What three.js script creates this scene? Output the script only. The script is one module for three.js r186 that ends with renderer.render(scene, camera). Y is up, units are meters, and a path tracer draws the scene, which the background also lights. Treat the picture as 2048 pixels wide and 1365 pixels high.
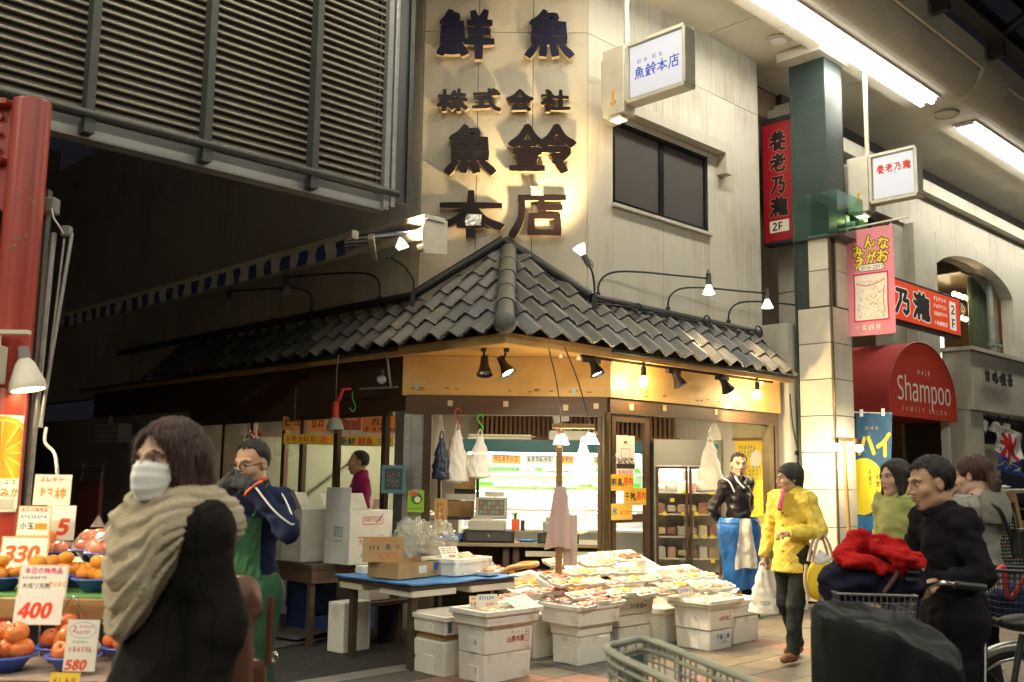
import * as THREE from 'three';
import { RoundedBoxGeometry } from 'three/addons/geometries/RoundedBoxGeometry.js';
import { mergeGeometries } from 'three/addons/utils/BufferGeometryUtils.js';
import { RectAreaLightUniformsLib } from 'three/addons/lights/RectAreaLightUniformsLib.js';
import { createNoise3D } from 'simplex-noise';

// ---------- camera, night sky, exposure ----------
const scene = new THREE.Scene();
const camera = new THREE.PerspectiveCamera(38.58, 1024 / 682, 0.1, 200);
camera.position.set(0, 1.5, 0);
camera.rotation.set(THREE.MathUtils.degToRad(7.68), THREE.MathUtils.degToRad(0.7), THREE.MathUtils.degToRad(0.75), 'YXZ');
camera.focus = 8.6;
camera.userData.fStop = 3.2;
const renderer = new THREE.WebGLRenderer({ antialias: true });
renderer.toneMapping = THREE.LinearToneMapping;
renderer.toneMappingExposure = 1.15;
renderer.shadowMap.enabled = true;
RectAreaLightUniformsLib.init();
{ // clear night sky above the town: a faint, even glow of street light in the air
  const w = 64, h = 32, d = new Float32Array(w * h * 4);
  for (let i = 0; i < w * h; i++) { d[i * 4] = 0.0065; d[i * 4 + 1] = 0.0062; d[i * 4 + 2] = 0.0085; d[i * 4 + 3] = 1; }
  const t = new THREE.DataTexture(d, w, h, THREE.RGBAFormat, THREE.FloatType);
  t.mapping = THREE.EquirectangularReflectionMapping; t.needsUpdate = true;
  scene.background = t; scene.environment = t;
}

// ---------- helpers ----------
const S = Math.SQRT1_2, PI = Math.PI, R45 = PI / 4, V3 = THREE.Vector3;
const W = (a, y, b) => new V3(S * (a - b), y, -S * (a + b));          // street axes: a along the street, b towards the shops
let seed = 7; const rnd = () => { seed = (seed * 1664525 + 1013904223) >>> 0; return seed / 4294967296; };
const rr = (a, b) => a + (b - a) * rnd();
const n3 = createNoise3D((() => { let s = 12345; return () => { s = (s * 1103515245 + 12345) >>> 0; return s / 4294967296; }; })());
const used = {};
const numbered = (n) => { const k = used[n] = (used[n] ?? -1) + 1; return k ? n + '_' + String(k).padStart(3, '0') : n; };
function tag(o, label, category, group, kind) { o.userData.label = label; o.userData.category = category; if (group) o.userData.group = group; if (kind) o.userData.kind = kind; return o; }
function thing(name, label, category, pos, turn = 0, group) {
  const o = new THREE.Group(); o.name = numbered(name); scene.add(o);
  if (pos) o.position.copy(pos.isVector3 ? pos : new V3(...pos)); o.rotation.y = turn;
  return tag(o, label, category, group);
}
function part(parent, name, geo, mat, label) {
  const m = new THREE.Mesh(Array.isArray(geo) ? mg(geo) : geo, mat); m.name = name; m.castShadow = m.receiveShadow = true;
  parent.add(m); if (label) m.userData.label = label; return m;
}
function struct(name, geo, mat) { const m = part(scene, name, geo, mat); m.name = numbered(name); m.userData.kind = 'structure'; return m; }
function copyThing(o, label, pos, turn) { const c = o.clone(); c.name = numbered(o.name.replace(/_\d{3}$/, '')); scene.add(c); if (pos) c.position.copy(pos); if (turn !== undefined) c.rotation.y = turn; c.userData = { ...o.userData, label }; return c; }
function mg(list) {
  list = list.map((g) => g.index ? g.toNonIndexed() : g);
  for (const g of list) for (const k of Object.keys(g.attributes)) if (!['position', 'normal', 'uv'].includes(k)) g.deleteAttribute(k);
  for (const g of list) if (!g.attributes.uv) g.setAttribute('uv', new THREE.BufferAttribute(new Float32Array(g.attributes.position.count * 2), 2));
  return list.length === 1 ? list[0] : mergeGeometries(list, false);
}
function bx(w, h, d, x = 0, y = 0, z = 0) {                             // box with uv in metres
  const g = new THREE.BoxGeometry(w, h, d), uv = g.attributes.uv, o = rnd() * 3;
  for (let i = 0; i < 24; i++) { const f = i >> 2, su = f < 2 ? d : w, sv = f === 2 || f === 3 ? d : h; uv.setXY(i, uv.getX(i) * su + o, uv.getY(i) * sv + o * 0.7); }
  return g.translate(x, y, z);
}
function rb(w, h, d, x = 0, y = 0, z = 0, r = 0.008, seg = 2) { r = Math.min(r, w / 2.01, h / 2.01, d / 2.01); const g = new RoundedBoxGeometry(w, h, d, seg, r); boxUV(g); return g.translate(x, y, z); }
function boxUV(g) {
  const p = g.attributes.position, n = g.attributes.normal, u = new Float32Array(p.count * 2);
  for (let i = 0; i < p.count; i++) {
    const ax = Math.abs(n.getX(i)), ay = Math.abs(n.getY(i)), az = Math.abs(n.getZ(i));
    const q = ay > ax && ay > az ? [p.getX(i), p.getZ(i)] : ax > az ? [p.getZ(i), p.getY(i)] : [p.getX(i), p.getY(i)];
    u[i * 2] = q[0]; u[i * 2 + 1] = q[1];
  }
  g.setAttribute('uv', new THREE.BufferAttribute(u, 2)); return g;
}
const sbox = (a0, a1, y0, y1, b0, b1) => { const p = W((a0 + a1) / 2, (y0 + y1) / 2, (b0 + b1) / 2); return bx(a1 - a0, y1 - y0, b1 - b0).rotateY(R45).translate(p.x, p.y, p.z); };
const cbox = (x0, x1, y0, y1, z0, z1) => bx(Math.abs(x1 - x0), Math.abs(y1 - y0), Math.abs(z1 - z0), (x0 + x1) / 2, (y0 + y1) / 2, (z0 + z1) / 2);
const cyl = (r0, r1, h, seg = 16, open = false) => new THREE.CylinderGeometry(r0, r1, h, seg, 1, open);
function bar(p, q, r, seg = 8, r2 = r) {                                // cylinder between two points
  p = p.isVector3 ? p : new V3(...p); q = q.isVector3 ? q : new V3(...q);
  const d = q.clone().sub(p), g = cyl(r2, r, d.length(), seg);
  g.applyQuaternion(new THREE.Quaternion().setFromUnitVectors(new V3(0, 1, 0), d.normalize()));
  const m = p.clone().add(q).multiplyScalar(0.5); return g.translate(m.x, m.y, m.z);
}
function tube(pts, r, n = 24, seg = 6, closed = false) { return new THREE.TubeGeometry(new THREE.CatmullRomCurve3(pts.map((p) => p.isVector3 ? p : new V3(...p)), closed), n, r, seg, closed); }
const lathe = (pts, seg = 24) => new THREE.LatheGeometry(pts.map((p) => new THREE.Vector2(...p)), seg);
function ext(shapePts, depth, bevel = 0) { const s = new THREE.Shape(shapePts.map((p) => new THREE.Vector2(...p))); return new THREE.ExtrudeGeometry(s, { depth, bevelEnabled: bevel > 0, bevelSize: bevel, bevelThickness: bevel, bevelSegments: 2, curveSegments: 8 }); }
function displace(g, f) { const p = g.attributes.position, v = new V3(); for (let i = 0; i < p.count; i++) { v.fromBufferAttribute(p, i); f(v); p.setXYZ(i, v.x, v.y, v.z); } g.computeVertexNormals(); return g; }

// ---------- procedural textures ----------
function lattice(p, sd) { const t = new Float32Array(p * p); let s = sd * 7919 + 17; for (let i = 0; i < t.length; i++) { s = (s * 1664525 + 1013904223) >>> 0; t[i] = s / 4294967296; } return t; }
function fbm(size, freq, oct, sd, gain = 0.5, fy = 1) {                 // tileable value noise, 0..1
  const out = new Float32Array(size * size); let amp = 1, tot = 0;
  for (let o = 0; o < oct; o++) {
    const p = freq << o, py = Math.max(1, Math.round(p * fy)), m = Math.max(p, py), L = lattice(m, sd + o);
    for (let y = 0; y < size; y++) for (let x = 0; x < size; x++) {
      const fx = x / size * p, fyv = y / size * py, x0 = fx | 0, y0 = fyv | 0, x1 = (x0 + 1) % p, y1 = (y0 + 1) % py;
      let u = fx - x0, v = fyv - y0; u = u * u * (3 - 2 * u); v = v * v * (3 - 2 * v);
      const a = L[y0 * m + x0], b = L[y0 * m + x1], c = L[y1 * m + x0], d = L[y1 * m + x1];
      out[y * size + x] += amp * (a + (b - a) * u + (c - a) * v + (a - b - c + d) * u * v);
    }
    tot += amp; amp *= gain;
  }
  for (let i = 0; i < out.length; i++) out[i] /= tot; return out;
}
function grey(size, f, rep = 1, repY = rep) {                            // f(i, x, y) -> 0..1 or [r, g, b] linear
  const d = new Uint8Array(size * size * 4);
  for (let i = 0; i < size * size; i++) { const c = f(i, i % size, (i / size) | 0), q = Array.isArray(c) ? c : [c, c, c]; for (let k = 0; k < 3; k++) d[i * 4 + k] = Math.max(0, Math.min(255, q[k] * 255)); d[i * 4 + 3] = 255; }
  const t = new THREE.DataTexture(d, size, size); t.wrapS = t.wrapT = THREE.RepeatWrapping; t.magFilter = THREE.LinearFilter; t.repeat.set(rep, repY); t.needsUpdate = true; return t;
}
const rep = (t, x, y = x) => { const c = t.clone(); c.repeat.set(x, y); c.needsUpdate = true; return c; };
const N_fine = fbm(512, 64, 3, 1), N_mid = fbm(512, 8, 5, 2), N_big = fbm(512, 3, 6, 3, 0.6), N_line = fbm(512, 4, 5, 4, 0.6, 16), N_grain = fbm(512, 2, 6, 5, 0.6, 32);
const T = {
  fine: grey(512, (i) => N_fine[i]), mid: grey(512, (i) => N_mid[i]), big: grey(512, (i) => N_big[i]),
  stipple: grey(512, (i) => 0.65 * N_fine[i] + 0.35 * N_mid[i]),
  patch: grey(512, (i) => 0.8 + 0.2 * Math.min(1, Math.max(0, (N_big[i] - 0.3) * 2.2)) - 0.1 * Math.max(0, N_fine[i] - 0.62)),
  stain: grey(512, (i, x, y) => { const s = Math.max(0, N_line[x * 512 + y] * 0.4 + N_big[i] * 0.75 - 0.58) + 0.12 * Math.max(0, N_fine[i] - 0.6); return [1 - s * 0.9, 1 - s * 1.05, 1 - s * 1.2]; }),
  smudge: grey(512, (i) => { const s = Math.max(0, N_mid[i] - 0.58) * 1.1 + Math.max(0, N_big[i] - 0.55) * 0.7 + (N_fine[i] > 0.74 ? 0.14 : 0); return [1 - s * 0.75, 1 - s, 1 - s * 1.35]; }),
  skin: grey(256, (i, x, y) => { const a = N_mid[y * 1024 + x * 2], b = N_fine[y * 512 + x]; return [0.93 + 0.1 * (b - 0.5), 0.9 + 0.28 * (a - 0.5) + 0.1 * (b - 0.5), 0.88 + 0.34 * (a - 0.5)]; }),
  wood: grey(512, (i) => { const g = N_grain[i], k = 0.62 + 0.5 * (g - 0.4) + 0.12 * (N_fine[i] - 0.5); return [k, k * 0.95, k * 0.88]; }),
  ply: grey(512, (i) => { const g = N_grain[i], st = Math.max(0, N_big[i] - 0.5) * 0.9, k = 0.9 + 0.22 * (g - 0.5) - st; return [k, k - st * 0.25, k - st * 0.5]; }),
  asphalt: grey(512, (i) => 0.55 + 0.5 * (N_fine[i] - 0.5) + 0.5 * (N_big[i] - 0.5)),
  weave: grey(256, (i, x, y) => 0.5 + 0.25 * Math.sin(x * PI / 4) * Math.cos(y * PI / 4) + 0.5 * (N_fine[(y % 256) * 512 + (x % 256)] - 0.5)),
  streak: grey(512, (i, x, y) => N_grain[x * 512 + y]),
  metal: grey(512, (i) => 0.75 + 0.5 * (N_grain[i] - 0.5) + 0.3 * (N_big[i] - 0.5)),
};
function mat(r, g, b, rough = 0.7, o = {}) {
  const { tex, k = 1, bump, bs = 0.002, bk = k, phys, ...rest } = o, M = phys ? THREE.MeshPhysicalMaterial : THREE.MeshStandardMaterial;
  const m = new M({ roughness: rough, side: THREE.DoubleSide, ...rest }); m.color.setRGB(r, g, b);
  if (tex) m.map = rep(tex, k); if (bump) { m.bumpMap = rep(bump, bk); m.bumpScale = bs; } return m;
}
const glow = (r, g, b, s) => { const m = new THREE.MeshStandardMaterial({ color: 0xffffff, roughness: 0.4 }); m.emissive.setRGB(r, g, b); m.emissiveIntensity = s; return m; };
const M = {
  wall: mat(0.52, 0.47, 0.36, 0.9, { tex: T.patch, k: 0.45, bump: T.stipple, bk: 1.6, bs: 0.006 }),
  wallSide: mat(0.50, 0.47, 0.39, 0.88, { tex: T.stain, k: 0.4, bump: T.stipple, bk: 1.6, bs: 0.003 }),
  concrete: mat(0.46, 0.43, 0.36, 0.88, { tex: T.stain, k: 0.35, bump: T.stipple, bk: 1.2, bs: 0.003 }),
  concreteDark: mat(0.4, 0.36, 0.29, 0.9, { tex: T.stain, k: 0.6, bump: T.stipple, bk: 1, bs: 0.003 }),
  joint: mat(0.06, 0.055, 0.05, 0.95),
  soffit: mat(0.76, 0.71, 0.58, 0.6, { tex: T.patch, k: 0.3 }),
  duct: mat(0.8, 0.74, 0.6, 0.55, { tex: T.patch, k: 0.25 }),
  steelDark: mat(0.045, 0.047, 0.05, 0.6, { tex: T.metal, k: 0.7 }),
  louver: mat(0.3, 0.26, 0.2, 0.6, { tex: T.metal, k: 0.5 }),
  greySteel: mat(0.07, 0.075, 0.066, 0.55, { tex: T.metal, k: 1.3, metalness: 0.4 }),
  galva: mat(0.3, 0.3, 0.28, 0.45, { tex: T.metal, k: 1, metalness: 0.5 }),
  tile: mat(0.1, 0.1, 0.086, 0.5, { tex: T.stain, k: 0.9, bump: T.stipple, bk: 2, bs: 0.002 }), tile2: mat(0.08, 0.082, 0.07, 0.55, { tex: T.smudge, k: 1.3, bump: T.stipple, bk: 2, bs: 0.002 }),
  flashing: mat(0.035, 0.037, 0.035, 0.5, { tex: T.metal, k: 2 }),
  ply: mat(0.6, 0.37, 0.12, 0.55, { tex: T.ply, k: 0.55, bump: T.fine, bk: 1, bs: 0.0008 }),
  trimWood: mat(0.45, 0.27, 0.09, 0.6, { tex: T.ply, k: 0.8 }),
  brownWood: mat(0.105, 0.06, 0.03, 0.5, { tex: T.wood, k: 0.9, bump: T.fine, bk: 1, bs: 0.0006 }),
  bronze: mat(0.15, 0.115, 0.06, 0.35, { tex: T.metal, k: 2, metalness: 0.55 }),
  slat: mat(0.3, 0.16, 0.06, 0.6, { tex: T.wood, k: 1 }),
  wood: mat(0.5, 0.29, 0.11, 0.55, { tex: T.wood, k: 1.4 }),
  woodDark: mat(0.1, 0.065, 0.04, 0.65, { tex: T.wood, k: 1.2 }),
  red: mat(0.38, 0.04, 0.02, 0.38, { tex: T.patch, k: 0.6, phys: true, clearcoat: 0.3, clearcoatRoughness: 0.35 }),
  alu: mat(0.42, 0.43, 0.4, 0.4, { metalness: 0.6, tex: T.metal, k: 1.5 }),
  aluGreen: mat(0.05, 0.075, 0.072, 0.42, { metalness: 0.3, tex: T.metal, k: 0.7 }),
  stoneTile: mat(0.66, 0.61, 0.5, 0.55, { tex: T.patch, k: 0.9 }),
  black: mat(0.012, 0.012, 0.013, 0.5), blackGloss: mat(0.012, 0.012, 0.014, 0.22), grey: mat(0.18, 0.18, 0.17, 0.5), darkGrey: mat(0.05, 0.05, 0.05, 0.55),
  white: mat(0.78, 0.77, 0.72, 0.5), offWhite: mat(0.6, 0.58, 0.5, 0.5), cream: mat(0.66, 0.62, 0.5, 0.5, { tex: T.patch, k: 1.5 }),
  foam: mat(0.82, 0.8, 0.73, 0.7, { tex: T.smudge, k: 1.3, bump: T.stipple, bk: 2.4, bs: 0.003 }),
  foam2: mat(0.75, 0.72, 0.63, 0.75, { tex: T.smudge, k: 0.8, bump: T.stipple, bk: 2.4, bs: 0.003 }),
  card: mat(0.42, 0.27, 0.12, 0.8, { tex: T.patch, k: 2.5, bump: T.fine, bk: 2, bs: 0.0006 }),
  whiteCard: mat(0.62, 0.62, 0.56, 0.75, { tex: T.patch, k: 2 }),
  blueSheet: mat(0.06, 0.24, 0.6, 0.4, { tex: T.patch, k: 1.4, bump: T.big, bk: 0.8, bs: 0.02 }),
  glass: new THREE.MeshPhysicalMaterial({ color: 0xffffff, roughness: 0.03, transmission: 1, thickness: 0, ior: 1.5 }),
  lampGlass: new THREE.MeshPhysicalMaterial({ color: 0xe8f0ff, roughness: 0.12, transmission: 0.7, thickness: 0, ior: 1.5, side: THREE.DoubleSide }),
  film: new THREE.MeshPhysicalMaterial({ color: 0xffffff, roughness: 0.08, transmission: 0.92, thickness: 0, ior: 1.4, side: THREE.DoubleSide }),
  plasticBag: new THREE.MeshPhysicalMaterial({ color: 0xf3f1ea, roughness: 0.45, transmission: 0.35, thickness: 0, ior: 1.4, side: THREE.DoubleSide }),
  clearBag: new THREE.MeshPhysicalMaterial({ color: 0xfafaf6, roughness: 0.14, transmission: 0.86, thickness: 0, ior: 1.4, side: THREE.DoubleSide }),
  chrome: mat(0.6, 0.6, 0.58, 0.2, { metalness: 1 }),
};
// ---------- brush lettering: strokes on a 100 x 100 grid, y down ----------
const G = {
  魚: '40 4 32 16 18 28/36 13 62 12 54 26/22 30 78 30/22 30 22 66/78 30 78 66/50 30 50 66/22 48 78 48/22 66 78 66/22 78 10 95/40 78 38 93/58 78 62 93/76 78 92 95',
  羊: '28 5 38 20/72 3 60 20/14 26 88 26/20 45 82 45/6 66 96 66/50 22 50 98', 鮮: '@魚 0 0 .52 .94/@羊 .5 .02 .5 .98',
  木: '8 32 92 32/50 4 50 98/48 34 30 62 6 78/52 34 70 62 94 78', 本: '@木 0 0 1 1/34 76 66 76', 朱: '22 12 12 32/22 26 82 26/6 50 94 50/50 4 50 98/46 52 30 74 6 88/54 52 70 74 94 88', 株: '@木 0 .02 .42 .96/@朱 .42 0 .58 1',
  式: '8 24 94 22/60 4 64 50 78 82 96 94/74 4 86 14/14 48 54 48/33 48 33 80/6 84 60 80', 会: '50 4 30 30 4 46/50 4 70 30 96 46/30 44 70 44/14 60 86 60/50 60 26 90/24 91 78 89/66 72 86 96',
  社: '24 4 32 14/8 28 42 28 8 64/26 48 26 98/30 52 44 64/50 36 92 36/70 6 70 90/42 90 98 88', 金: '50 4 30 26 4 42/50 4 70 26 96 42/30 40 70 40/14 58 86 58/50 40 50 92/26 68 34 82/74 68 64 82/4 93 96 93',
  令: '50 4 30 26 2 42/50 4 70 26 98 40/34 38 64 38/14 54 84 54 50 80/42 66 72 97', 鈴: '@金 0 0 .52 1/@令 .48 0 .52 1', 店: '52 2 52 16/18 16 96 15/20 16 19 62 4 97/58 28 58 56/54 38 90 37/38 56 86 56/38 56 38 94/86 56 86 94/38 92 86 92',
  養: '34 2 42 12/66 2 58 12/20 16 80 16/26 26 74 26/8 36 92 36/50 12 50 36/44 38 26 54 6 64/56 38 74 54 94 64/34 60 66 60/34 60 34 94/66 60 66 76/34 68 66 68/34 76 66 76/34 94 50 86/54 76 70 94 92 96',
  老: '22 18 70 18/48 4 48 36/6 38 94 38/80 10 54 44 10 72/76 52 44 64/38 50 38 82 46 90 84 90 86 76', 乃: '16 14 72 14 56 46 82 46 80 80 68 92 56 84/40 16 36 50 10 92',
  瀧: '10 12 20 22/6 38 16 46/4 92 20 66/40 4 40 14/26 16 60 16/34 22 36 32/52 20 48 32/24 36 62 36/30 44 30 94/30 44 56 44 56 92/30 58 56 58/30 72 56 72/66 4 66 22 94 22/66 34 92 34 92 48 66 48/66 48 66 88 74 94 94 94 96 82/70 60 90 60/70 70 90 70/70 80 88 80',
  十: '8 44 92 44/50 6 50 96', 条: '44 4 30 24 10 40/38 14 72 14 50 34 8 54/36 18 62 38 94 50/10 64 90 64/50 50 50 98/42 66 28 82 10 90/58 66 72 82 90 90', 艮: '20 8 76 8 76 44/20 26 76 26/20 44 76 44/20 8 20 92 44 82/44 46 62 74 94 94/84 52 64 66', 銀: '@金 0 0 .5 1/@艮 .5 0 .5 1',
  座: '52 2 52 14/14 14 94 14/16 14 16 60 4 96/36 24 26 52/36 34 48 52/74 24 62 52/74 34 90 52/30 66 86 66/56 22 56 90/20 90 96 90', 刺: '8 18 56 18/32 4 32 96/12 34 52 34 52 52/12 34 12 52/12 52 52 52/30 54 8 82/34 54 56 80/70 16 70 66/88 4 88 90 78 84',
  身: '48 2 40 14/26 16 26 66/26 16 76 16 76 90 64 84/26 32 76 32/26 48 76 48/8 66 88 66/76 54 44 82 10 94', は: '16 8 12 50 16 92/36 28 92 28/66 6 66 80 52 92 38 82 50 70 74 78 94 90', 内: '14 24 14 96/14 24 86 24 86 92 74 88/50 4 48 40 24 74/50 40 76 72',
  干: '18 12 82 12/6 48 94 48/50 12 50 98', 物: '18 10 8 36/12 30 46 26/28 4 28 96/6 66 46 54/62 4 46 40/56 22 94 22 88 86 76 90/70 24 52 64/82 24 60 84', 氷: '50 4 50 94 40 88/18 10 30 22/10 38 40 38 8 84/86 22 60 46/56 42 72 68 96 84',
  あ: '18 22 82 20/44 4 42 60 50 86/72 36 54 76 24 90 14 74 34 52 66 48 90 64 84 86 64 96', り: '26 8 24 40 32 52/70 6 76 44 66 80 46 96', ま: '16 22 84 22/20 44 80 44/50 4 52 80 38 94 22 84 36 72 60 78 86 92', す: '6 26 94 26/56 4 58 52 44 66 36 52 48 40 58 52 56 80 36 98',
  山: '50 6 50 88/14 36 14 90/14 88 86 88/86 36 86 94', 彦: '50 2 50 12/14 14 86 14/32 18 42 30/66 18 54 32/12 36 92 36/16 36 16 62 4 96/70 44 34 60/78 58 34 76/84 72 30 96', 水: '50 4 50 92 40 86/8 32 40 32 6 80/88 20 58 46/54 38 70 68 96 84',
  産: '50 2 50 12/16 14 84 14/34 18 42 30/64 18 56 32/12 34 92 34/16 34 16 64 4 96/36 44 26 62/30 56 84 56/34 74 80 74/56 42 56 92/22 94 94 94', 蒸: '6 12 94 12/32 2 32 24/68 2 68 24/28 30 70 30 50 44/50 40 50 74 42 70/12 46 40 46 12 72/84 42 58 56 90 74/22 80 78 80/14 88 8 98/38 88 40 96/60 88 62 96/84 88 92 98',
  し: '32 6 30 70 44 92 74 86 88 66', 蛸: '8 24 46 24/8 24 8 52/46 24 46 52/8 52 46 52/27 6 27 84/4 88 48 80/74 4 74 28/56 10 62 26/92 10 86 26/58 36 58 96/58 36 92 36 92 92 82 88/58 54 92 54/58 70 92 70', い: '20 16 20 60 32 78 42 62/74 22 86 44 86 66', か: '10 34 62 30 66 50 54 90 42 84/38 6 30 50 10 92/76 18 90 48',
  日: '22 8 22 94/22 8 78 8 78 94/22 48 78 48/22 90 78 90', の: '54 20 42 66 20 76 10 52 30 22 60 14 88 34 86 66 60 92', 特: '18 10 8 36/12 28 46 26/26 4 26 96/6 66 46 54/52 24 92 24/72 6 72 44/48 46 98 46/50 64 96 64/82 48 82 92 72 86/60 72 66 82',
  売: '16 16 84 16/50 2 50 34/26 34 74 34/10 46 10 58/10 46 90 46 88 58/36 56 32 78 8 96/62 56 62 86 72 92 92 92 94 78', 品: '32 6 68 6 68 40 32 40 32 6/8 54 44 54 44 92 8 92 8 54/56 54 92 54 92 92 56 92 56 54', 小: '50 6 50 92 40 86/26 34 8 70/72 32 94 68', 玉: '14 14 86 14/22 48 78 48/50 14 50 86/8 90 92 90/64 60 78 74',
  九: '40 6 38 50 10 94/10 34 70 34 68 84 78 92 94 90 96 74', 新: '26 2 30 12/8 14 50 14/18 20 22 30/40 18 36 30/4 36 54 36/8 54 50 54/28 38 28 96/24 58 6 82/32 58 50 78/84 4 62 16/62 16 60 60 50 94/62 40 98 40/80 40 80 98', ハ: '34 22 26 54 8 88/62 20 78 52 94 86', イ: '76 6 46 38 10 58/52 34 52 96',
  み: '16 18 58 18 40 60 24 84 10 72 24 56 56 62 92 78/76 38 72 66 56 94', ん: '52 6 28 56 10 92 34 56 48 54 50 80 62 92 80 86 94 62', な: '8 24 56 22/36 6 26 40 10 60/68 20 90 34/68 42 68 80 54 94 38 84 50 72 74 78 94 90', え: '36 6 60 14/20 34 74 32 42 62 12 94 44 62 56 64 60 86 76 92 94 90', が: '@か 0 0 .96 1/80 6 88 16/92 2 99 12', お: '12 26 62 24/38 6 38 78 24 90 12 76 36 54 66 50 86 68 78 88 62 92/76 16 92 30',
  サ: '6 34 94 34/32 8 32 62/68 6 68 50 58 78 36 96', ン: '14 18 34 32/10 86 50 76 90 34', ふ: '40 6 58 18/46 32 56 56 52 82 34 84/24 50 10 76/74 48 92 74', じ: '@し 0 0 1 1/62 12 70 24/80 8 88 20', 成: '10 22 92 22/12 22 14 60 4 94/16 44 44 44 42 78 34 74/56 4 60 44 76 82 94 90 94 74/84 40 70 70 46 94/74 6 86 14',
  完: '50 2 50 12/8 28 8 16 92 16 90 28/26 36 74 36/10 54 90 54/36 54 30 82 6 96/62 54 62 88 92 90 94 76', 熟: '26 2 28 10/6 12 50 12/14 20 44 20 44 32 14 32 14 20/12 42 42 42 28 52/28 50 28 70 18 68/4 60 50 56/54 22 84 20 82 62 94 70/70 4 66 44 50 68/54 40 66 52/14 80 8 96/38 80 40 94/60 80 64 94/84 80 94 96',
  大: '8 34 92 34/50 6 48 40 8 94/52 36 94 94', 甘: '6 30 94 30/28 6 28 92/72 6 72 92/28 60 72 60/28 90 72 90', 乾: '28 2 28 22/6 12 52 12/14 26 46 26 46 52 14 52 14 26/14 39 46 39/4 66 54 66/29 52 29 98/68 4 56 24/62 16 96 16/60 34 90 34 60 80 66 92 94 92 96 78', 一: '6 50 94 50', 杯: '@木 0 0 .45 1/48 12 98 12/74 14 50 56/74 34 74 96/80 40 96 60',
  飲: '34 2 20 20 4 32/34 2 56 26/20 30 48 30 48 56 20 56/20 30 20 90 40 82/20 43 48 43/34 62 52 88/72 4 58 36/66 22 96 22 90 38/78 26 74 60 54 96/78 52 96 94', で: '10 20 88 16 60 34 50 60 60 84 84 92/76 40 84 52/90 36 98 48', 味: '4 30 36 30 36 72 4 72 4 30/46 24 94 24/42 48 98 48/70 4 70 98/66 50 40 84/74 50 98 80',
  茶: '6 14 94 14/34 4 34 24/66 4 66 24/50 24 6 54/50 24 94 54/26 58 74 58/50 44 50 98/36 68 20 88/64 68 80 88', 喫: '2 34 28 34 28 72 2 72 2 34/36 14 64 14/38 26 62 26/34 40 66 38/50 4 50 48/72 12 98 12 94 50 84 46/84 14 68 50/36 62 98 62/66 50 62 72 36 98/68 64 98 98', 柿: '@木 0 0 .42 1/72 4 72 18/48 22 98 22/56 36 56 76/56 36 92 36 92 72 84 70/73 22 73 98',
  見: '26 6 26 58/26 6 74 6 74 58/26 24 74 24/26 40 74 40/26 58 74 58/40 60 34 82 8 96/60 60 60 88 92 90 94 74', て: '10 20 88 16 60 34 50 60 60 84 84 92', を: '16 20 78 18/46 4 34 36 14 60 36 44 50 48 54 72/82 38 40 66 36 84 52 94 84 92', こ: '24 18 78 20 64 30/20 66 26 86 52 92 84 86', た: '8 24 62 22/38 6 28 50 10 94/52 44 90 42/50 66 58 86 92 86',
};
const glyphCache = {};
function glyph(ch) {
  if (glyphCache[ch]) return glyphCache[ch]; if (!G[ch]) return null; const out = [];
  for (const s of G[ch].split('/')) {
    if (s[0] === '@') { const [c, x, y, w, h] = s.slice(1).split(' '); for (const q of glyph(c)) out.push(q.map(([a, b]) => [a * w + x * 100, b * h + y * 100])); }
    else { const n = s.split(' ').map(Number), q = []; for (let i = 0; i < n.length; i += 2) q.push([n[i], n[i + 1]]); out.push(q); }
  }
  return glyphCache[ch] = out;
}
const KANA = /[\u3040-\u30ff]/;
function smooth(q, kana) { if (q.length < 3) return q; if (!kana) { return q; } return new THREE.SplineCurve(q.map((p) => new THREE.Vector2(...p))).getPoints(q.length * 5).map((p) => [p.x, p.y]); }
function write(c, text, x, y, size, color, { wide = 0.11, vertical = false, step = 1.08, sx = 1, font = 'sans-serif', bold = true, tilt = 0 } = {}) {
  c.save(); c.fillStyle = c.strokeStyle = color; c.lineJoin = c.lineCap = 'round'; let k = 0;
  for (const ch of text) {
    const g = glyph(ch); c.save(); c.translate(x, y); c.rotate(tilt); c.translate(vertical ? 0 : k, vertical ? k : 0);
    if (g) { c.scale(size / 100 * sx, size / 100); c.lineWidth = wide * 100; for (const q of g) { c.beginPath(); smooth(q, KANA.test(ch)).forEach((p, i) => i ? c.lineTo(...p) : c.moveTo(...p)); c.stroke(); } k += size * step * (vertical ? 1 : sx); }
    else { c.scale(sx, 1); c.font = (bold ? 'bold ' : '') + size + 'px ' + font; c.textBaseline = 'top'; c.fillText(ch, 0, 0); k += c.measureText(ch).width * sx * (step / 1.08); }
    c.restore();
  }
  c.restore(); return k;
}
function marks(c, x, y, w, h, color, n, rows = 1) {                      // print too small to read: short strokes in rows
  c.fillStyle = color; for (let r = 0; r < rows; r++) for (let i = 0; i < n; i++) { const cw = w / n, chh = h / rows; for (let k = 0; k < 4; k++) { if (rnd() < 0.5) c.fillRect(x + i * cw + rnd() * cw * 0.3, y + r * chh + rnd() * chh * 0.7, cw * 0.6, chh * 0.12); else c.fillRect(x + i * cw + rnd() * cw * 0.7, y + r * chh, cw * 0.14, chh * 0.75); } }
}
function canvas(w, h, draw, { alpha = false } = {}) {
  const cv = document.createElement('canvas'); cv.width = w; cv.height = h; const c = cv.getContext('2d'); draw(c, w, h);
  const t = new THREE.CanvasTexture(cv); t.colorSpace = THREE.SRGBColorSpace; return t;
}
const paper = (t, o = {}) => new THREE.MeshStandardMaterial({ map: t, roughness: 0.7, side: THREE.DoubleSide, ...o });
const decalMat = (t) => new THREE.MeshStandardMaterial({ map: t, roughness: 0.7, transparent: true });
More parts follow.
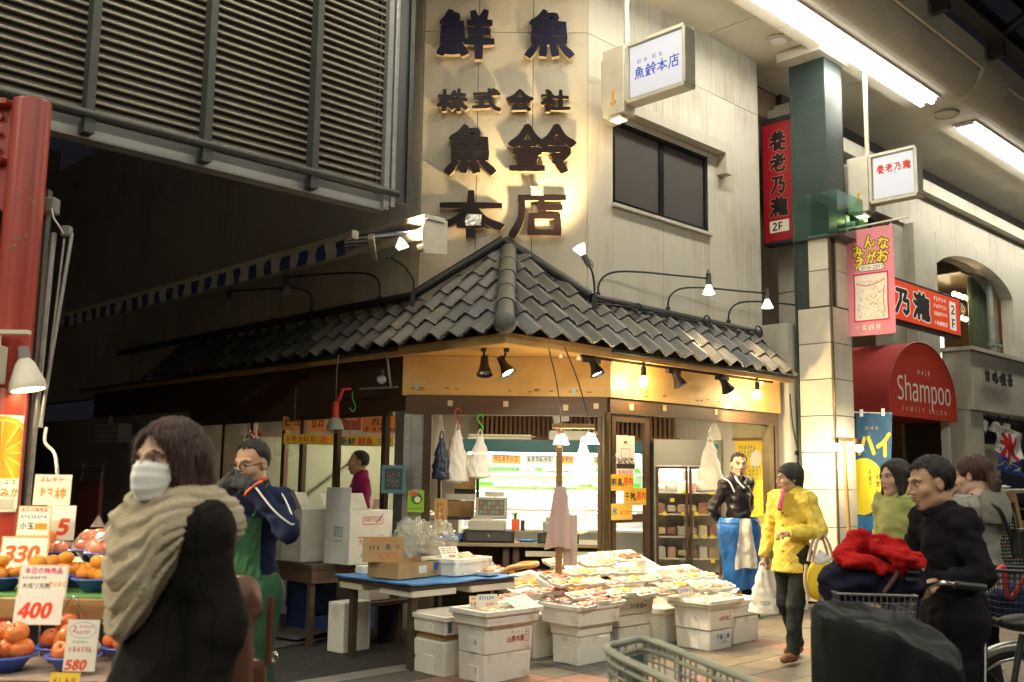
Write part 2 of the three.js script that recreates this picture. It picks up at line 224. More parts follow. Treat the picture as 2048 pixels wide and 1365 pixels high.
const plane = (w, h, x = 0, y = 0, z = 0) => new THREE.PlaneGeometry(w, h).translate(x, y, z);
// a thin board with print on its front face: returns [geometry of the face, geometry of the board]
const board = (w, h, d = 0.006) => [plane(w, h, 0, 0, d / 2 + 0.0015), bx(w, h, d)];
function printedCard(t, w, h, tex, back, d = 0.004, nm = 'print') { const [f, b] = board(w, h, d); part(t, 'card', b, back); part(t, nm, f, paper(tex)); return t; }
// raised brush strokes as solids
function strokeSolid(q, w, kana, depth, z) {
  const pts = (q.length > 2 ? new THREE.SplineCurve(q.map((p) => new THREE.Vector2(p[0], 100 - p[1]))).getPoints(10) : [0, 0.25, 0.5, 0.75, 1].map((t) => new THREE.Vector2(q[0][0] + (q[1][0] - q[0][0]) * t, 100 - (q[0][1] + (q[1][1] - q[0][1]) * t))));
  const n = pts.length, L = [], Rr = [];
  const hor = Math.abs(q[q.length - 1][0] - q[0][0]) > Math.abs(q[q.length - 1][1] - q[0][1]) * 2;
  for (let i = 0; i < n; i++) {
    const a = pts[Math.max(0, i - 1)], b = pts[Math.min(n - 1, i + 1)], d = b.clone().sub(a).normalize(), t = i / (n - 1), r = w / 2 * (hor ? 0.86 + 0.3 * Math.abs(t - 0.5) : 0.82 + 0.34 * t - 0.1 * Math.sin(t * PI)), e = i === 0 ? -0.35 * w : i === n - 1 ? 0.35 * w : 0;
    const c = pts[i].clone().addScaledVector(d, e), taper = i === 0 || i === n - 1 ? 0.75 : 1;
    L.push([c.x - d.y * r * taper, c.y + d.x * r * taper]); Rr.push([c.x + d.y * r * taper, c.y - d.x * r * taper]);
  }
  const g = ext([...L, ...Rr.reverse()], depth / 1); g.translate(0, 0, z); return g;
}
function raisedChar(ch, size, wide, depth) {
  const front = [], side = [];
  glyph(ch).forEach((q, i) => {
    const g = strokeSolid(q, wide * 100, false, 1, 0), p = g.attributes.position;
    for (let k = 0; k < p.count; k++) p.setXYZ(k, (p.getX(k) - 50) / 100 * size, (p.getY(k) - 50) / 100 * size, p.getZ(k) > 0.5 ? depth + i * 0.0012 : 0.03);
    g.computeVertexNormals(); const grp = g.groups, ni = g.toNonIndexed ? g : g, arr = (st, ct) => { const o = new THREE.BufferGeometry(); for (const nme of ['position', 'normal', 'uv']) o.setAttribute(nme, new THREE.BufferAttribute(ni.attributes[nme].array.slice(st * ni.attributes[nme].itemSize, (st + ct) * ni.attributes[nme].itemSize), ni.attributes[nme].itemSize)); return o; };
    front.push(arr(grp[0].start, grp[0].count)); side.push(arr(grp[1].start, grp[1].count));
  });
  return [mg(front), mg(side)];
}
// ---------- ground ----------
struct('ground', new THREE.PlaneGeometry(120, 120).rotateX(-PI / 2), mat(0.05, 0.047, 0.045, 0.85, { tex: T.asphalt, k: 60, bump: T.stipple, bk: 90, bs: 0.012 }));
{
  const base = struct('pavement', sbox(-14, 30, -0.06, 0.006, -3, 5.95).toNonIndexed(), mat(0.1, 0.085, 0.07, 0.85, { tex: T.smudge, k: 0.6, bump: T.stipple, bk: 1.2, bs: 0.003 }));
  const tones = { grey: [0.1, 0.095, 0.083], salmon: [0.24, 0.12, 0.085], beige: [0.17, 0.14, 0.1] }, ms = {};
  for (const [k, c] of Object.entries(tones)) ms[k] = [0.88, 1, 1.1].map((f) => mat(c[0] * f, c[1] * f, c[2] * f, 0.85, { tex: T.smudge, k: 0.3 * f, bump: T.stipple, bk: 2.4, bs: 0.002, roughnessMap: rep(T.big, 0.35 * f) }));
  const g = rb(0.294, 0.014, 0.294, 0, 0, 0, 0.003, 1).rotateY(R45);
  for (let i = 0; i < 17; i++) for (let j = 0; j < 10; j++) {
    const a = 4.65 + i * 0.3, b = 3.1 + j * 0.3; if (a - b < -0.9 || a - b > 5.4) continue;
    const kind = a > 7.75 && a < 7.98 ? 'salmon' : b > 5.55 ? 'grey' : a + b < 10.75 && a < 6.6 ? 'salmon' : b > 5.0 && a < 7.4 ? 'grey' : a < 7.2 && (i + j) % 5 < 2 ? 'grey' : 'beige';
    const m = part(base, 'paver', g, ms[kind][(i * 7 + j * 5 + i * j) % 3]); m.position.copy(W(a, 0.005 + 0.0025 * ((i * 3 + j) % 3) / 3, b));
  }
  struct('granite_edging', sbox(-4, 5.4, -0.05, 0.02, 5.95, 6.15).toNonIndexed(), mat(0.2, 0.19, 0.17, 0.8, { tex: T.patch, k: 1.3, bump: T.stipple, bk: 2, bs: 0.002 }));
}
// ---------- arcade ceiling, duct and strip lights ----------
const tubeMat = glow(1, 0.96, 0.86, 10);
function arcadeSide(mirror, name) {
  const B = (b) => mirror ? 3.9 - b : b, base = struct(name, [sbox(-12, 32, 6.9, 6.94, Math.min(B(5.7), B(7.4)), Math.max(B(5.7), B(7.4)))], M.joint);
  const box = (a0, a1, y0, y1, b0, b1) => sbox(a0, a1, y0, y1, Math.min(B(b0), B(b1)), Math.max(B(b0), B(b1)));
  const a0 = mirror ? -2 : 4.2, a1 = mirror ? 12 : 27;
  for (let a = a0; a < a1; a += 1.35) part(base, 'soffit_panel', box(a, a + 1.338, 6.86, 6.9, 5.71, 6.9), M.soffit);
  // duct: flat underside, then a quarter round up to the roof
  const prof = (rad) => { const o = [[5.7, 6.86], [5.7, 6.77]]; for (let i = 0; i <= 12; i++) { const t = i / 12 * 1.57; o.push([5.18 - rad * Math.sin(t), 6.77 + rad - rad * Math.cos(t)]); } const inn = o.slice().reverse().map(([b, y]) => [b + 0.0, y]); const ring = []; for (const [b, y] of inn) { ring.push([b - (b - 5.2) * 0.04 + 0.03, y + 0.035]); } return [...o, ...ring]; };
  for (let a = a0; a < a1; a += 0.95) {
    const wide = [13.45, 21.9, 5.0].some((k) => a + 0.5 > k && a + 0.5 < k + 1.05), g = ext(prof(wide ? 0.5 : 0.42).map(([b, y]) => [-B(b), y]), 0.94); // shape x = -b, extruded along +z -> turn to +a
    const q = g.attributes.position; for (let i = 0; i < q.count; i++) { const v = W(a + q.getZ(i), q.getY(i), -q.getX(i)); q.setXYZ(i, v.x, v.y, v.z); }
    g.computeVertexNormals(); boxUV(g); part(base, 'duct_panel', g, M.duct);
  }
  for (let a = a0; a < a1; a += 1.9) part(base, 'fascia_panel', box(a, a + 1.89, 7.17, 7.5, 4.7, 4.74), M.duct);
  return B;
}
const Bn = arcadeSide(false, 'arcade_ceiling'); arcadeSide(true, 'arcade_ceiling');
function stripLight(a0, a1, b0, b1, label, I = 25) {
  const am = (a0 + a1) / 2, bm = (b0 + b1) / 2, t = thing('strip_light', label, 'ceiling light', W(am, 6.77, bm), R45, 'fluorescent strips under the arcade duct'), L = a1 - a0;
  part(t, 'housing', [bx(L + 0.08, 0.02, 0.04, 0, -0.012, -0.15), bx(L + 0.08, 0.02, 0.04, 0, -0.012, 0.15), bx(0.04, 0.05, 0.26, -L / 2 - 0.02, -0.03, 0), bx(0.04, 0.05, 0.26, L / 2 + 0.02, -0.03, 0), bx(L, 0.012, 0.26, 0, -0.012, 0)], M.white);
  for (const z of [-0.075, 0.075]) part(t, 'tube', bx(L, 0.08, 0.05, 0, -0.062, z), tubeMat);
  const l = new THREE.RectAreaLight(new THREE.Color().setRGB(1, 0.96, 0.79), I * 1.2, L, 0.2); l.position.set(0, -0.112, 0); l.rotation.x = -PI / 2; t.add(l);
}
stripLight(6.1, 13.25, 5.19, 5.45, 'long white fluorescent strip running above the fish shop'); stripLight(14.6, 21.8, 5.19, 5.45, 'farther white fluorescent strip above the arched window');
stripLight(-2.6, 4.9, 5.19, 5.45, 'white fluorescent strip in line with the near one, above the louvred screen'); stripLight(23, 30, 5.19, 5.45, 'farthest fluorescent strip along the arcade');
stripLight(-3, 4.5, -1.55, -1.3, 'fluorescent strip over the opposite side of the street, nearest one', 50); stripLight(5.8, 13, -1.55, -1.3, 'fluorescent strip over the opposite side of the street, farther right', 45);
stripLight(-11, -3.8, 5.19, 5.45, 'fluorescent strip farther left along the louvred side of the arcade', 45); stripLight(-11.4, -4.2, -1.55, -1.3, 'fluorescent strip over the opposite side of the street, farther left', 55);
{ // round fittings in the ceiling
  const disc = (r) => lathe([[0, 0], [r * 0.8, 0], [r, 0.012], [r, 0.03], [0, 0.03]], 28);
  let t = thing('smoke_detector', 'round white detector on the ceiling beside the near strip', 'detector', W(10.32, 6.83, 5.92)); part(t, 'base', disc(0.16), M.cream); part(t, 'cap', disc(0.11).translate(0, -0.022, 0), M.white);
  t = thing('ceiling_speaker', 'flat round speaker cover between the two strip lights', 'speaker', W(14.0, 6.735, 5.35)); part(t, 'cover', disc(0.17), M.cream); part(t, 'rim', new THREE.TorusGeometry(0.17, 0.008, 6, 28).rotateX(PI / 2), M.offWhite);
}
{ // dark steel roof over the street
  const g = []; const r = struct('arcade_roof', sbox(-8, 32, 9.4, 9.45, -3, 5.2), mat(0.03, 0.032, 0.035, 0.6));
  for (const [b, y] of [[4.5, 7.5], [3.9, 8.2]]) part(r, 'roof_beam', [sbox(-8, 32, y, y + 0.03, b - 0.12, b + 0.12), sbox(-8, 32, y + 0.2, y + 0.23, b - 0.12, b + 0.12), sbox(-8, 32, y + 0.03, y + 0.2, b - 0.015, b + 0.015)], M.steelDark);
  for (let a = 10; a < 30; a += 1.9) { part(r, 'rafter', bar(W(a, 7.6, 4.5), W(a, 9.3, 1.5), 0.06, 4), M.steelDark); part(r, 'brace', bar(W(a, 7.7, 4.5), W(a + 1.9, 9.2, 2.4), 0.035, 4), M.steelDark); part(r, 'bracket', sbox(a - 0.05, a + 0.05, 7.3, 7.6, 4.45, 4.65), M.steelDark); }
}
// ---------- louvred screen over the alley mouth ----------
{
  const t = thing('louvre_screen', 'large grey louvred metal screen above the alley entrance', 'louvre screen', W(3.2, 3.7, 6.5), R45);
  const L = 4.2, x0 = -2.6, x1 = 1.55, slat = bx(x1 - x0, 0.046, 0.01).rotateX(-0.5), lip = bx(x1 - x0, 0.01, 0.024);
  for (let k = 0; k < 48; k++) { const m = part(t, 'slat', slat, M.louver); m.position.set((x0 + x1) / 2, 0.19 + k * 0.066, 0); m.rotation.x = -0.25; }
  for (let k = 0; k < 48; k++) { const m = part(t, 'slat_lip', lip, M.louver); m.position.set((x0 + x1) / 2, 0.19 + k * 0.066 - 0.024, 0.018); }
  for (const a of [-1.75, -0.9, -0.07, 0.83]) part(t, 'mullion', [bx(0.055, 3.3, 0.09, a, 1.62, 0.1)], M.greySteel);
  part(t, 'rail', bar([x0, 0.1, 0.14], [x1 + 0.1, 0.1, 0.14], 0.03, 10), M.greySteel);
  part(t, 'bottom_beam', [bx(x1 - x0, 0.13, 0.08, (x0 + x1) / 2, 0.03, 0), bx(x1 - x0, 0.015, 0.13, (x0 + x1) / 2, -0.045, 0.02)], M.galva);
  for (const a of [-1.75, -0.9, -0.07, 0.83]) part(t, 'bracket', bx(0.07, 0.09, 0.12, a, 0.02, 0.09), M.greySteel);
  part(t, 'end_frame', [bx(0.05, 3.3, 0.1, x1 + 0.03, 1.62, 0.02), bar([x1 + 0.1, 0.0, 0.06], [x1 + 0.1, 3.3, 0.06], 0.022, 8)], M.galva);
  part(t, 'backing_sheet', bx(4.15, 3.2, 0.01, (x0 + x1) / 2, 1.75, -0.1), M.joint);
  const d = thing('drain_panel', 'dark narrow metal panel and pipe between louvres and corner wall', 'panel', W(5.03, 0, 6.75), R45);
  part(d, 'panel', bx(0.34, 3.0, 0.04, 0.1, 5.4, -0.1), M.darkGrey); part(d, 'pipe', bar([-0.06, 3.8, 0], [-0.06, 6.8, 0], 0.03), M.greySteel); part(d, 'frame', bx(0.05, 3.0, 0.08, 0.28, 5.4, -0.1), M.greySteel);
}
// ---------- the fish shop ----------
const P0 = new V3(-0.2, 0, -10);
const shop = thing('fish_shop_building', 'corner fish shop with cream upper walls and grey tiled canopy roof', 'building', P0);
const sp = (name, geo, m, label) => { const o = part(shop, name, geo, m, label); o.position.copy(P0).negate(); return o; };
const CX0 = -1.085, CX1 = 0.64;                                          // chamfered upper corner, z = -9.82
sp('wall_core', [cbox(CX0 + 0.02, CX1 - 0.02, 2.6, 6.9, -9.9, -9.86), sbox(7.4, 10.74, 2.6, 6.9, 6.53, 6.57), sbox(6.21, 6.25, 2.6, 6.9, 7.72, 22)], M.joint);
for (const [x0, x1] of [[CX0, -0.517], [-0.51, 0.063], [0.07, CX1]]) for (const [y0, y1] of [[2.6, 6.13], [6.137, 6.95]]) sp('wall_panel', cbox(x0, x1, y0, y1, -9.82, -9.87), M.wall);
const WA = [7.4, 7.81, 9.59, 10.74], win = [7.81, 9.59, 4.36, 5.3];
for (const [a0, a1, y0, y1] of [[7.408, 7.806, 2.6, 6.13], [7.808, 8.69, 2.6, 4.36], [8.696, 9.588, 2.6, 4.36], [9.594, 10.74, 2.6, 6.13], [7.808, 8.69, 5.3, 6.13], [8.696, 9.588, 5.3, 6.13], [7.408, 8.69, 6.136, 6.9], [8.696, 9.7, 6.136, 6.9], [9.706, 10.74, 6.136, 6.9]]) sp('wall_panel', sbox(a0, a1, y0, y1, 6.49, 6.6), M.wallSide);
sp('side_wall', sbox(6.17, 6.35, 2.6, 6.9, 7.74, 22), M.wallSide);
sp('end_wall', sbox(10.7, 10.74, 0, 6.9, 6.6, 12), M.concreteDark);
{ // upper window with its concrete hood
  const w = sp('window', [sbox(7.81, 9.59, 4.36, 4.41, 6.5, 6.58), sbox(7.81, 9.59, 5.25, 5.3, 6.5, 6.58), sbox(7.81, 7.86, 4.36, 5.3, 6.5, 6.58), sbox(9.54, 9.59, 4.36, 5.3, 6.5, 6.58), sbox(8.66, 8.74, 4.36, 5.3, 6.51, 6.57)], M.blackGloss);
  part(w, 'pane', sbox(7.86, 8.66, 4.41, 5.25, 6.545, 6.55), M.glass); part(w, 'pane', sbox(8.74, 9.54, 4.41, 5.25, 6.555, 6.56), M.glass);
  const cur = []; for (let i = 0; i < 17; i++) cur.push(bar(W(7.85 + i * 0.105, 4.38, 6.72 + 0.02 * (i % 2)), W(7.85 + i * 0.105, 5.28, 6.72 + 0.02 * (i % 2)), 0.06, 6)); part(w, 'curtain', cur, mat(0.09, 0.1, 0.09, 0.9));
  part(w, 'sill', sbox(7.78, 9.62, 4.32, 4.355, 6.44, 6.5), M.concrete);
  part(w, 'hood', [sbox(7.7, 9.92, 5.37, 5.5, 6.36, 6.49), sbox(9.79, 9.92, 5.12, 5.37, 6.36, 6.49), sbox(7.7, 7.8, 5.2, 5.37, 6.36, 6.49)], M.concrete);
}
// canopy roof of pantiles, right side along the street and left side along the alley
{
  const roof = sp('roof', [sbox(7.2, 10.62, 2.66, 2.69, 5.97, 6.5), sbox(5.74, 6.2, 2.66, 2.69, 7.5, 15.5)], M.flashing), EA = 5.7, EB = 5.93, EY = 2.73, SL = 0.95, rows = 6, TW = 0.285, TL = 0.33, STEP = 0.27;
  const nrm = Math.hypot(1, SL), cs = 1 / nrm, sn = SL / nrm;
  // local tile: u across, v up the slope, h proud of the slope
  const prof = (u) => 0.034 * Math.sin((u - 0.12) * 2 * PI) + 0.013 * Math.sin((u - 0.1) * 4 * PI) + (u > 0.9 ? 0.014 : 0);
  function tileGeo(place, u0, v0, clip) {
    const NU = 10, pos = [], idx = [], uv = [], lift = 0.034 + rr(-0.004, 0.006), dv = rr(-0.009, 0.009), sk = rr(-0.007, 0.007);
    for (let j = 0; j < 2; j++) for (let top = 0; top < 2; top++) for (let i = 0; i <= NU; i++) {
      const u = i / NU; let uu = u0 + u * TW, v = v0 + j * TL + (j ? 0 : dv + sk * u); if (clip) uu = clip(uu, v); const h = prof(u) + (j ? 0.004 : lift) + (top ? 0 : -0.016);
      const p = place(uu, v, h); pos.push(p.x, p.y, p.z); uv.push(uu + v0, v + u0);
    }
    const id = (j, top, i) => (j * 2 + top) * (NU + 1) + i, quad = (a, b, c, d) => idx.push(a, b, c, a, c, d);
    for (let i = 0; i < NU; i++) { quad(id(0, 1, i), id(0, 1, i + 1), id(1, 1, i + 1), id(1, 1, i)); quad(id(0, 0, i), id(1, 0, i), id(1, 0, i + 1), id(0, 0, i + 1)); quad(id(0, 0, i), id(0, 0, i + 1), id(0, 1, i + 1), id(0, 1, i)); }
    for (const i of [0, NU]) quad(id(0, 0, i), id(0, 1, i), id(1, 1, i), id(1, 0, i));
    const g = new THREE.BufferGeometry(); g.setAttribute('position', new THREE.Float32BufferAttribute(pos, 3)); g.setAttribute('uv', new THREE.Float32BufferAttribute(uv, 2)); g.setIndex(idx); const ng = g.toNonIndexed(); ng.computeVertexNormals(); return ng;
  }
  const right = (u, v, h) => W(u, EY + v * sn + h * cs, EB + v * cs - h * sn), left = (u, v, h) => W(EA + v * cs - h * sn, EY + v * sn + h * cs, u);
  const tm = [0.72, 1, 0.86, 1.25, 0.95, 1.1, 0.8].map((f, i) => mat(0.1 * f, 0.1 * f, (0.086 + 0.006 * (i % 3)) * f, 0.42 + 0.05 * (i % 4), { tex: i % 2 ? T.smudge : T.stain, k: 0.8 + 0.2 * i, bump: T.stipple, bk: 2, bs: 0.002 }));
  let n = 0;
  for (let r = 0; r < rows; r++) {
    const v = r * STEP - 0.04, d = v * cs, hip = (uu, vv) => Math.max(uu, EA + vv * cs + 0.0), hipL = (uu, vv) => Math.max(uu, EB + vv * cs);
    for (let c = 0; c < 17; c++) { const u = EA + c * TW; if (u + TW < EA + d + 0.02) continue; const bb = EB + d, top = u + TW / 2 > 7.4 ? 6.49 : 13.89 - (u + TW / 2); if (bb > top - 0.02 || u > 10.45) continue; part(roof, 'tile', tileGeo(right, u, v, u < EA + d + 0.25 ? hip : null), tm[(n++ * 5 + r * 3) % 7]); }
    for (let c = 0; c < 25; c++) { const u = EB + c * TW; if (u + TW < EB + d + 0.02) continue; const aa = EA + d, top = u + TW / 2 > 7.72 ? 6.17 : 13.89 - (u + TW / 2); if (aa > top - 0.02) continue; part(roof, 'tile', tileGeo(left, u, v, u < EB + d + 0.25 ? hipL : null), tm[(n++ * 4 + r * 3) % 7]); }
  }
  part(roof, 'underlay', [0, 1].map((k) => { const f = k ? left : right, a = k ? EB : EA, e = k ? 12.6 : 10.6, g = new THREE.BufferGeometry(), P = (u, v) => f(u, v, -0.035), q = [P(a, 0), P(e, 0), P(e, 0.8), P(a + 0.56, 0.8), P(a + 1.05, 1.45)]; const A = []; for (const t of [[0, 1, 2], [0, 2, 3], [3, 2, 4]]) for (const i of t) A.push(q[i].x, q[i].y, q[i].z); g.setAttribute('position', new THREE.Float32BufferAttribute(A, 3)); g.computeVertexNormals(); return g; }), M.flashing);
  // hip cap: overlapping half-round caps with a rounded end
  for (let i = 0; i < 5; i++) { const p = (t) => W(EA + t * cs, EY + t * sn + 0.05, EB + t * cs), q = p(i * 0.27 - 0.02), e = p(i * 0.27 + 0.28); part(roof, 'ridge_cap', bar(q, e, 0.086 + 0.004 * (i % 2), 18, 0.078), M.tile); }
  { const q = W(EA - 0.015, EY + 0.035, EB - 0.015); part(roof, 'ridge_end', new THREE.SphereGeometry(0.1, 20, 12).scale(1, 1, 0.8).translate(q.x, q.y, q.z), M.tile2); }
  // flashing where the roof meets the walls
  const ap = new V3(-0.22, 3.87, -9.79), rj = new V3(CX1 + 0.03, 3.3, -9.79), lj = new V3(CX0 - 0.03, 3.3, -9.79);
  part(roof, 'flashing', [bar(ap, rj, 0.05, 6), bar(ap, lj, 0.05, 6), bar(W(7.42, 3.28, 6.45), W(10.62, 3.26, 6.45), 0.05, 6), bar(W(6.13, 3.28, 7.7), W(6.13, 3.26, 15), 0.05, 6)], M.flashing);
  part(roof, 'cable', [tube([new V3(CX1 + 0.04, 3.24, -9.7), W(8, 3.21, 6.36), W(9.2, 3.23, 6.38), W(10.5, 3.2, 6.36)], 0.012, 40), tube([new V3(CX1 + 0.04, 3.2, -9.68), W(8.2, 3.24, 6.34), W(9.4, 3.19, 6.35), W(10.5, 3.22, 6.36)], 0.009, 40), new THREE.TorusGeometry(0.055, 0.009, 6, 20).rotateY(R45).translate(...W(8.0, 3.22, 6.3).toArray()), new THREE.TorusGeometry(0.06, 0.01, 6, 20).rotateY(R45).translate(...W(9.25, 3.24, 6.3).toArray()), new THREE.TorusGeometry(0.07, 0.01, 6, 20).rotateY(R45).rotateZ(0.3).translate(...W(10.35, 3.24, 6.3).toArray())], M.black);
  part(roof, 'eave_trim', [sbox(5.82, 10.6, 2.61, 2.7, 6.0, 6.05), sbox(5.77, 5.82, 2.608, 2.698, 6.0, 15.5)], M.trimWood);
  part(roof, 'soffit', [0].map(() => { const g = new THREE.BufferGeometry(), A = []; const q = [W(5.8, 2.64, 6.03), W(10.6, 2.64, 6.03), W(10.6, 2.64, 6.5), W(7.3, 2.64, 6.5), W(6.17, 2.64, 7.7), W(6.17, 2.64, 15.5), W(5.8, 2.64, 15.5)]; for (const t of [[0, 1, 2], [0, 2, 3], [0, 3, 4], [0, 4, 5], [0, 5, 6]]) for (const i of t) A.push(q[i].x, q[i].y, q[i].z); g.setAttribute('position', new THREE.Float32BufferAttribute(A, 3)); g.computeVertexNormals(); return g; }), mat(0.6, 0.34, 0.09, 0.6));
}
// lower shop front: ply boards, beams, posts
const zC = -9.6;
sp('fascia_board', cbox(-1.195, 0.855, 2.25, 2.635, zC, zC - 0.03), M.ply); sp('fascia_board', sbox(7.4, 10.6, 2.25, 2.635, 6.18, 6.21), M.ply); sp('fascia_board', sbox(5.95, 5.98, 2.25, 2.635, 7.66, 15.4), M.brownWood);  // alley-side board is a darker brown than the two ply ones
{ const tapeM = mat(0.2, 0.08, 0.02, 0.5), stickM = mat(0.3, 0.45, 0.38, 0.6), g = []; for (let i = 0; i < 16; i++) g.push(bx(rr(0.03, 0.07), 0.012, 0.003, rr(-1.1, 0.8), 2.29 + rr(0, 0.03), zC + 0.0025)); for (let i = 0; i < 14; i++) { const q = W(rr(7.5, 10.5), 2.29 + rr(0, 0.05), 6.1775); g.push(bx(rr(0.03, 0.07), 0.014, 0.003).rotateY(R45).translate(q.x, q.y, q.z)); } g.forEach((x) => sp('tape_scrap', x, tapeM)); const s = [];  for (const [x, y] of [[-1.05, 2.33], [0.5, 2.3], [-0.2, 2.42]]) s.push(bx(0.04, 0.06, 0.003, x, y, zC + 0.003)); s.forEach((x) => sp('sticker', x, stickM)); }
sp('lintel', [cbox(-1.16, 0.83, 2.06, 2.25, zC - 0.02, zC - 0.12), sbox(7.42, 10.58, 2.1, 2.25, 6.2, 6.3), sbox(5.97, 6.07, 2.09, 2.25, 7.7, 12.2)], M.brownWood);
{ const s = []; for (const [x, y] of [[-0.72, 2.17], [-0.17, 2.17], [0.42, 2.14], [0.72, 2.16]]) s.push(bx(0.05, 0.055, 0.003, x, y, zC - 0.017)); for (const [a, y] of [[7.75, 2.17], [8.3, 2.19], [9.25, 2.2]]) { const q = W(a, y, 6.197); s.push(bx(0.06, 0.06, 0.003).rotateY(R45).translate(q.x, q.y, q.z)); } const om = mat(0.5, 0.4, 0.22, 0.7); s.forEach((x) => sp('old_notice', x, om)); }
sp('corner_post', [cbox(0.78, 0.86, 0, 2.06, zC - 0.02, zC - 0.1)], M.bronze); sp('corner_post', sbox(7.37, 7.43, 0, 2.1, 6.2, 6.28), M.bronze); sp('corner_post', cbox(0.74, 0.775, 0, 2.06, zC - 0.03, zC - 0.1), M.brownWood);
sp('post', cbox(-0.98, -0.9, 0, 2.06, zC - 0.02, zC - 0.1), M.brownWood); sp('post', sbox(10.36, 10.46, 0, 2.1, 6.2, 6.3), M.bronze); sp('post', sbox(10.5, 10.58, 0, 2.1, 6.2, 6.3), M.brownWood);
sp('side_panel', [cbox(-1.17, -1.1, 0, 2.06, zC - 0.02, zC - 0.06), cbox(-1.1, -0.985, 0.0, 2.06, zC - 0.045, zC - 0.055)], M.alu);
sp('aluminium_post', [sbox(5.98, 6.05, 0, 2.09, 7.66, 7.78)], M.alu);
{ // sliding glass door on the street side
  const d = sp('door', [sbox(7.47, 7.53, 0.05, 2.08, 6.22, 6.26), sbox(8.0, 8.07, 0.05, 2.08, 6.22, 6.26), sbox(7.53, 8.0, 2.02, 2.08, 6.22, 6.26), sbox(7.53, 8.0, 1.02, 1.1, 6.222, 6.258), sbox(7.53, 8.0, 0.05, 0.3, 6.222, 6.258)], M.brownWood, 'brown framed glass door with yellow notices');
  part(d, 'pane', sbox(7.53, 8.0, 1.1, 2.02, 6.238, 6.242), M.glass); part(d, 'pane', sbox(7.53, 8.0, 0.3, 1.02, 6.238, 6.242), M.glass);
}
{ // sliding windows on the alley side
  const mull = [7.98, 8.83, 9.5, 9.88, 10.6, 11.3], f = [sbox(5.98, 6.05, 1.0, 1.06, 7.9, 12.2), sbox(5.985, 6.04, 2.05, 2.09, 7.9, 12.2)]; for (const b of mull) f.push(sbox(5.99, 6.045, 1.06, 2.05, b - 0.035, b + 0.035));
  const w = sp('window', f, M.brownWood, 'row of dark framed sliding windows facing the alley');
  for (const [b0, b1] of [[8.02, 8.79], [8.87, 9.46], [9.54, 9.84], [9.92, 10.56], [10.64, 11.26]]) part(w, 'pane', sbox(6.015, 6.02, 1.06, 2.05, b0, b1), M.glass);
  sp('alley_wall', [sbox(5.98, 6.1, 0, 1.0, 7.8, 12.2), sbox(5.98, 6.1, 0, 2.25, 12.2, 22)], M.concreteDark);
}
// interior shell
function polySlab(pts, y0, y1) { const g = ext(pts.map(([a, b]) => { const p = W(a, 0, b); return [p.x, -p.z]; }), y1 - y0); g.rotateX(-PI / 2).translate(0, y0, 0); return boxUV(g); }
const plan = [[6.1, 7.7], [7.4, 6.32], [10.68, 6.32], [10.68, 14], [6.1, 14]];
sp('shop_ceiling', polySlab(plan, 2.42, 2.45), mat(0.55, 0.52, 0.45, 0.8)); sp('shop_floor', polySlab(plan, 0.004, 0.02), mat(0.2, 0.19, 0.17, 0.6, { tex: T.patch, k: 0.7 }));
sp('back_wall', [cbox(-4.6, 1.5, 0, 2.45, -13.6, -13.7), sbox(10.64, 10.68, 0, 2.45, 6.35, 11.5)], mat(0.5, 0.47, 0.4, 0.8, { tex: T.stain, k: 0.5 }));
{ const g = []; for (let x = -0.55; x < 2.05; x += 0.062) g.push(cbox(x, x + 0.034, 1.98, 2.42, -12.98, -13.02)); const lat = sp('lattice', [cbox(-0.6, 2.1, 1.93, 1.98, -12.97, -13.05)], M.slat); for (const s of g) part(lat, 'slat', s, M.slat); part(lat, 'backing', cbox(-0.6, 2.1, 1.98, 2.42, -13.06, -13.08), M.woodDark); }
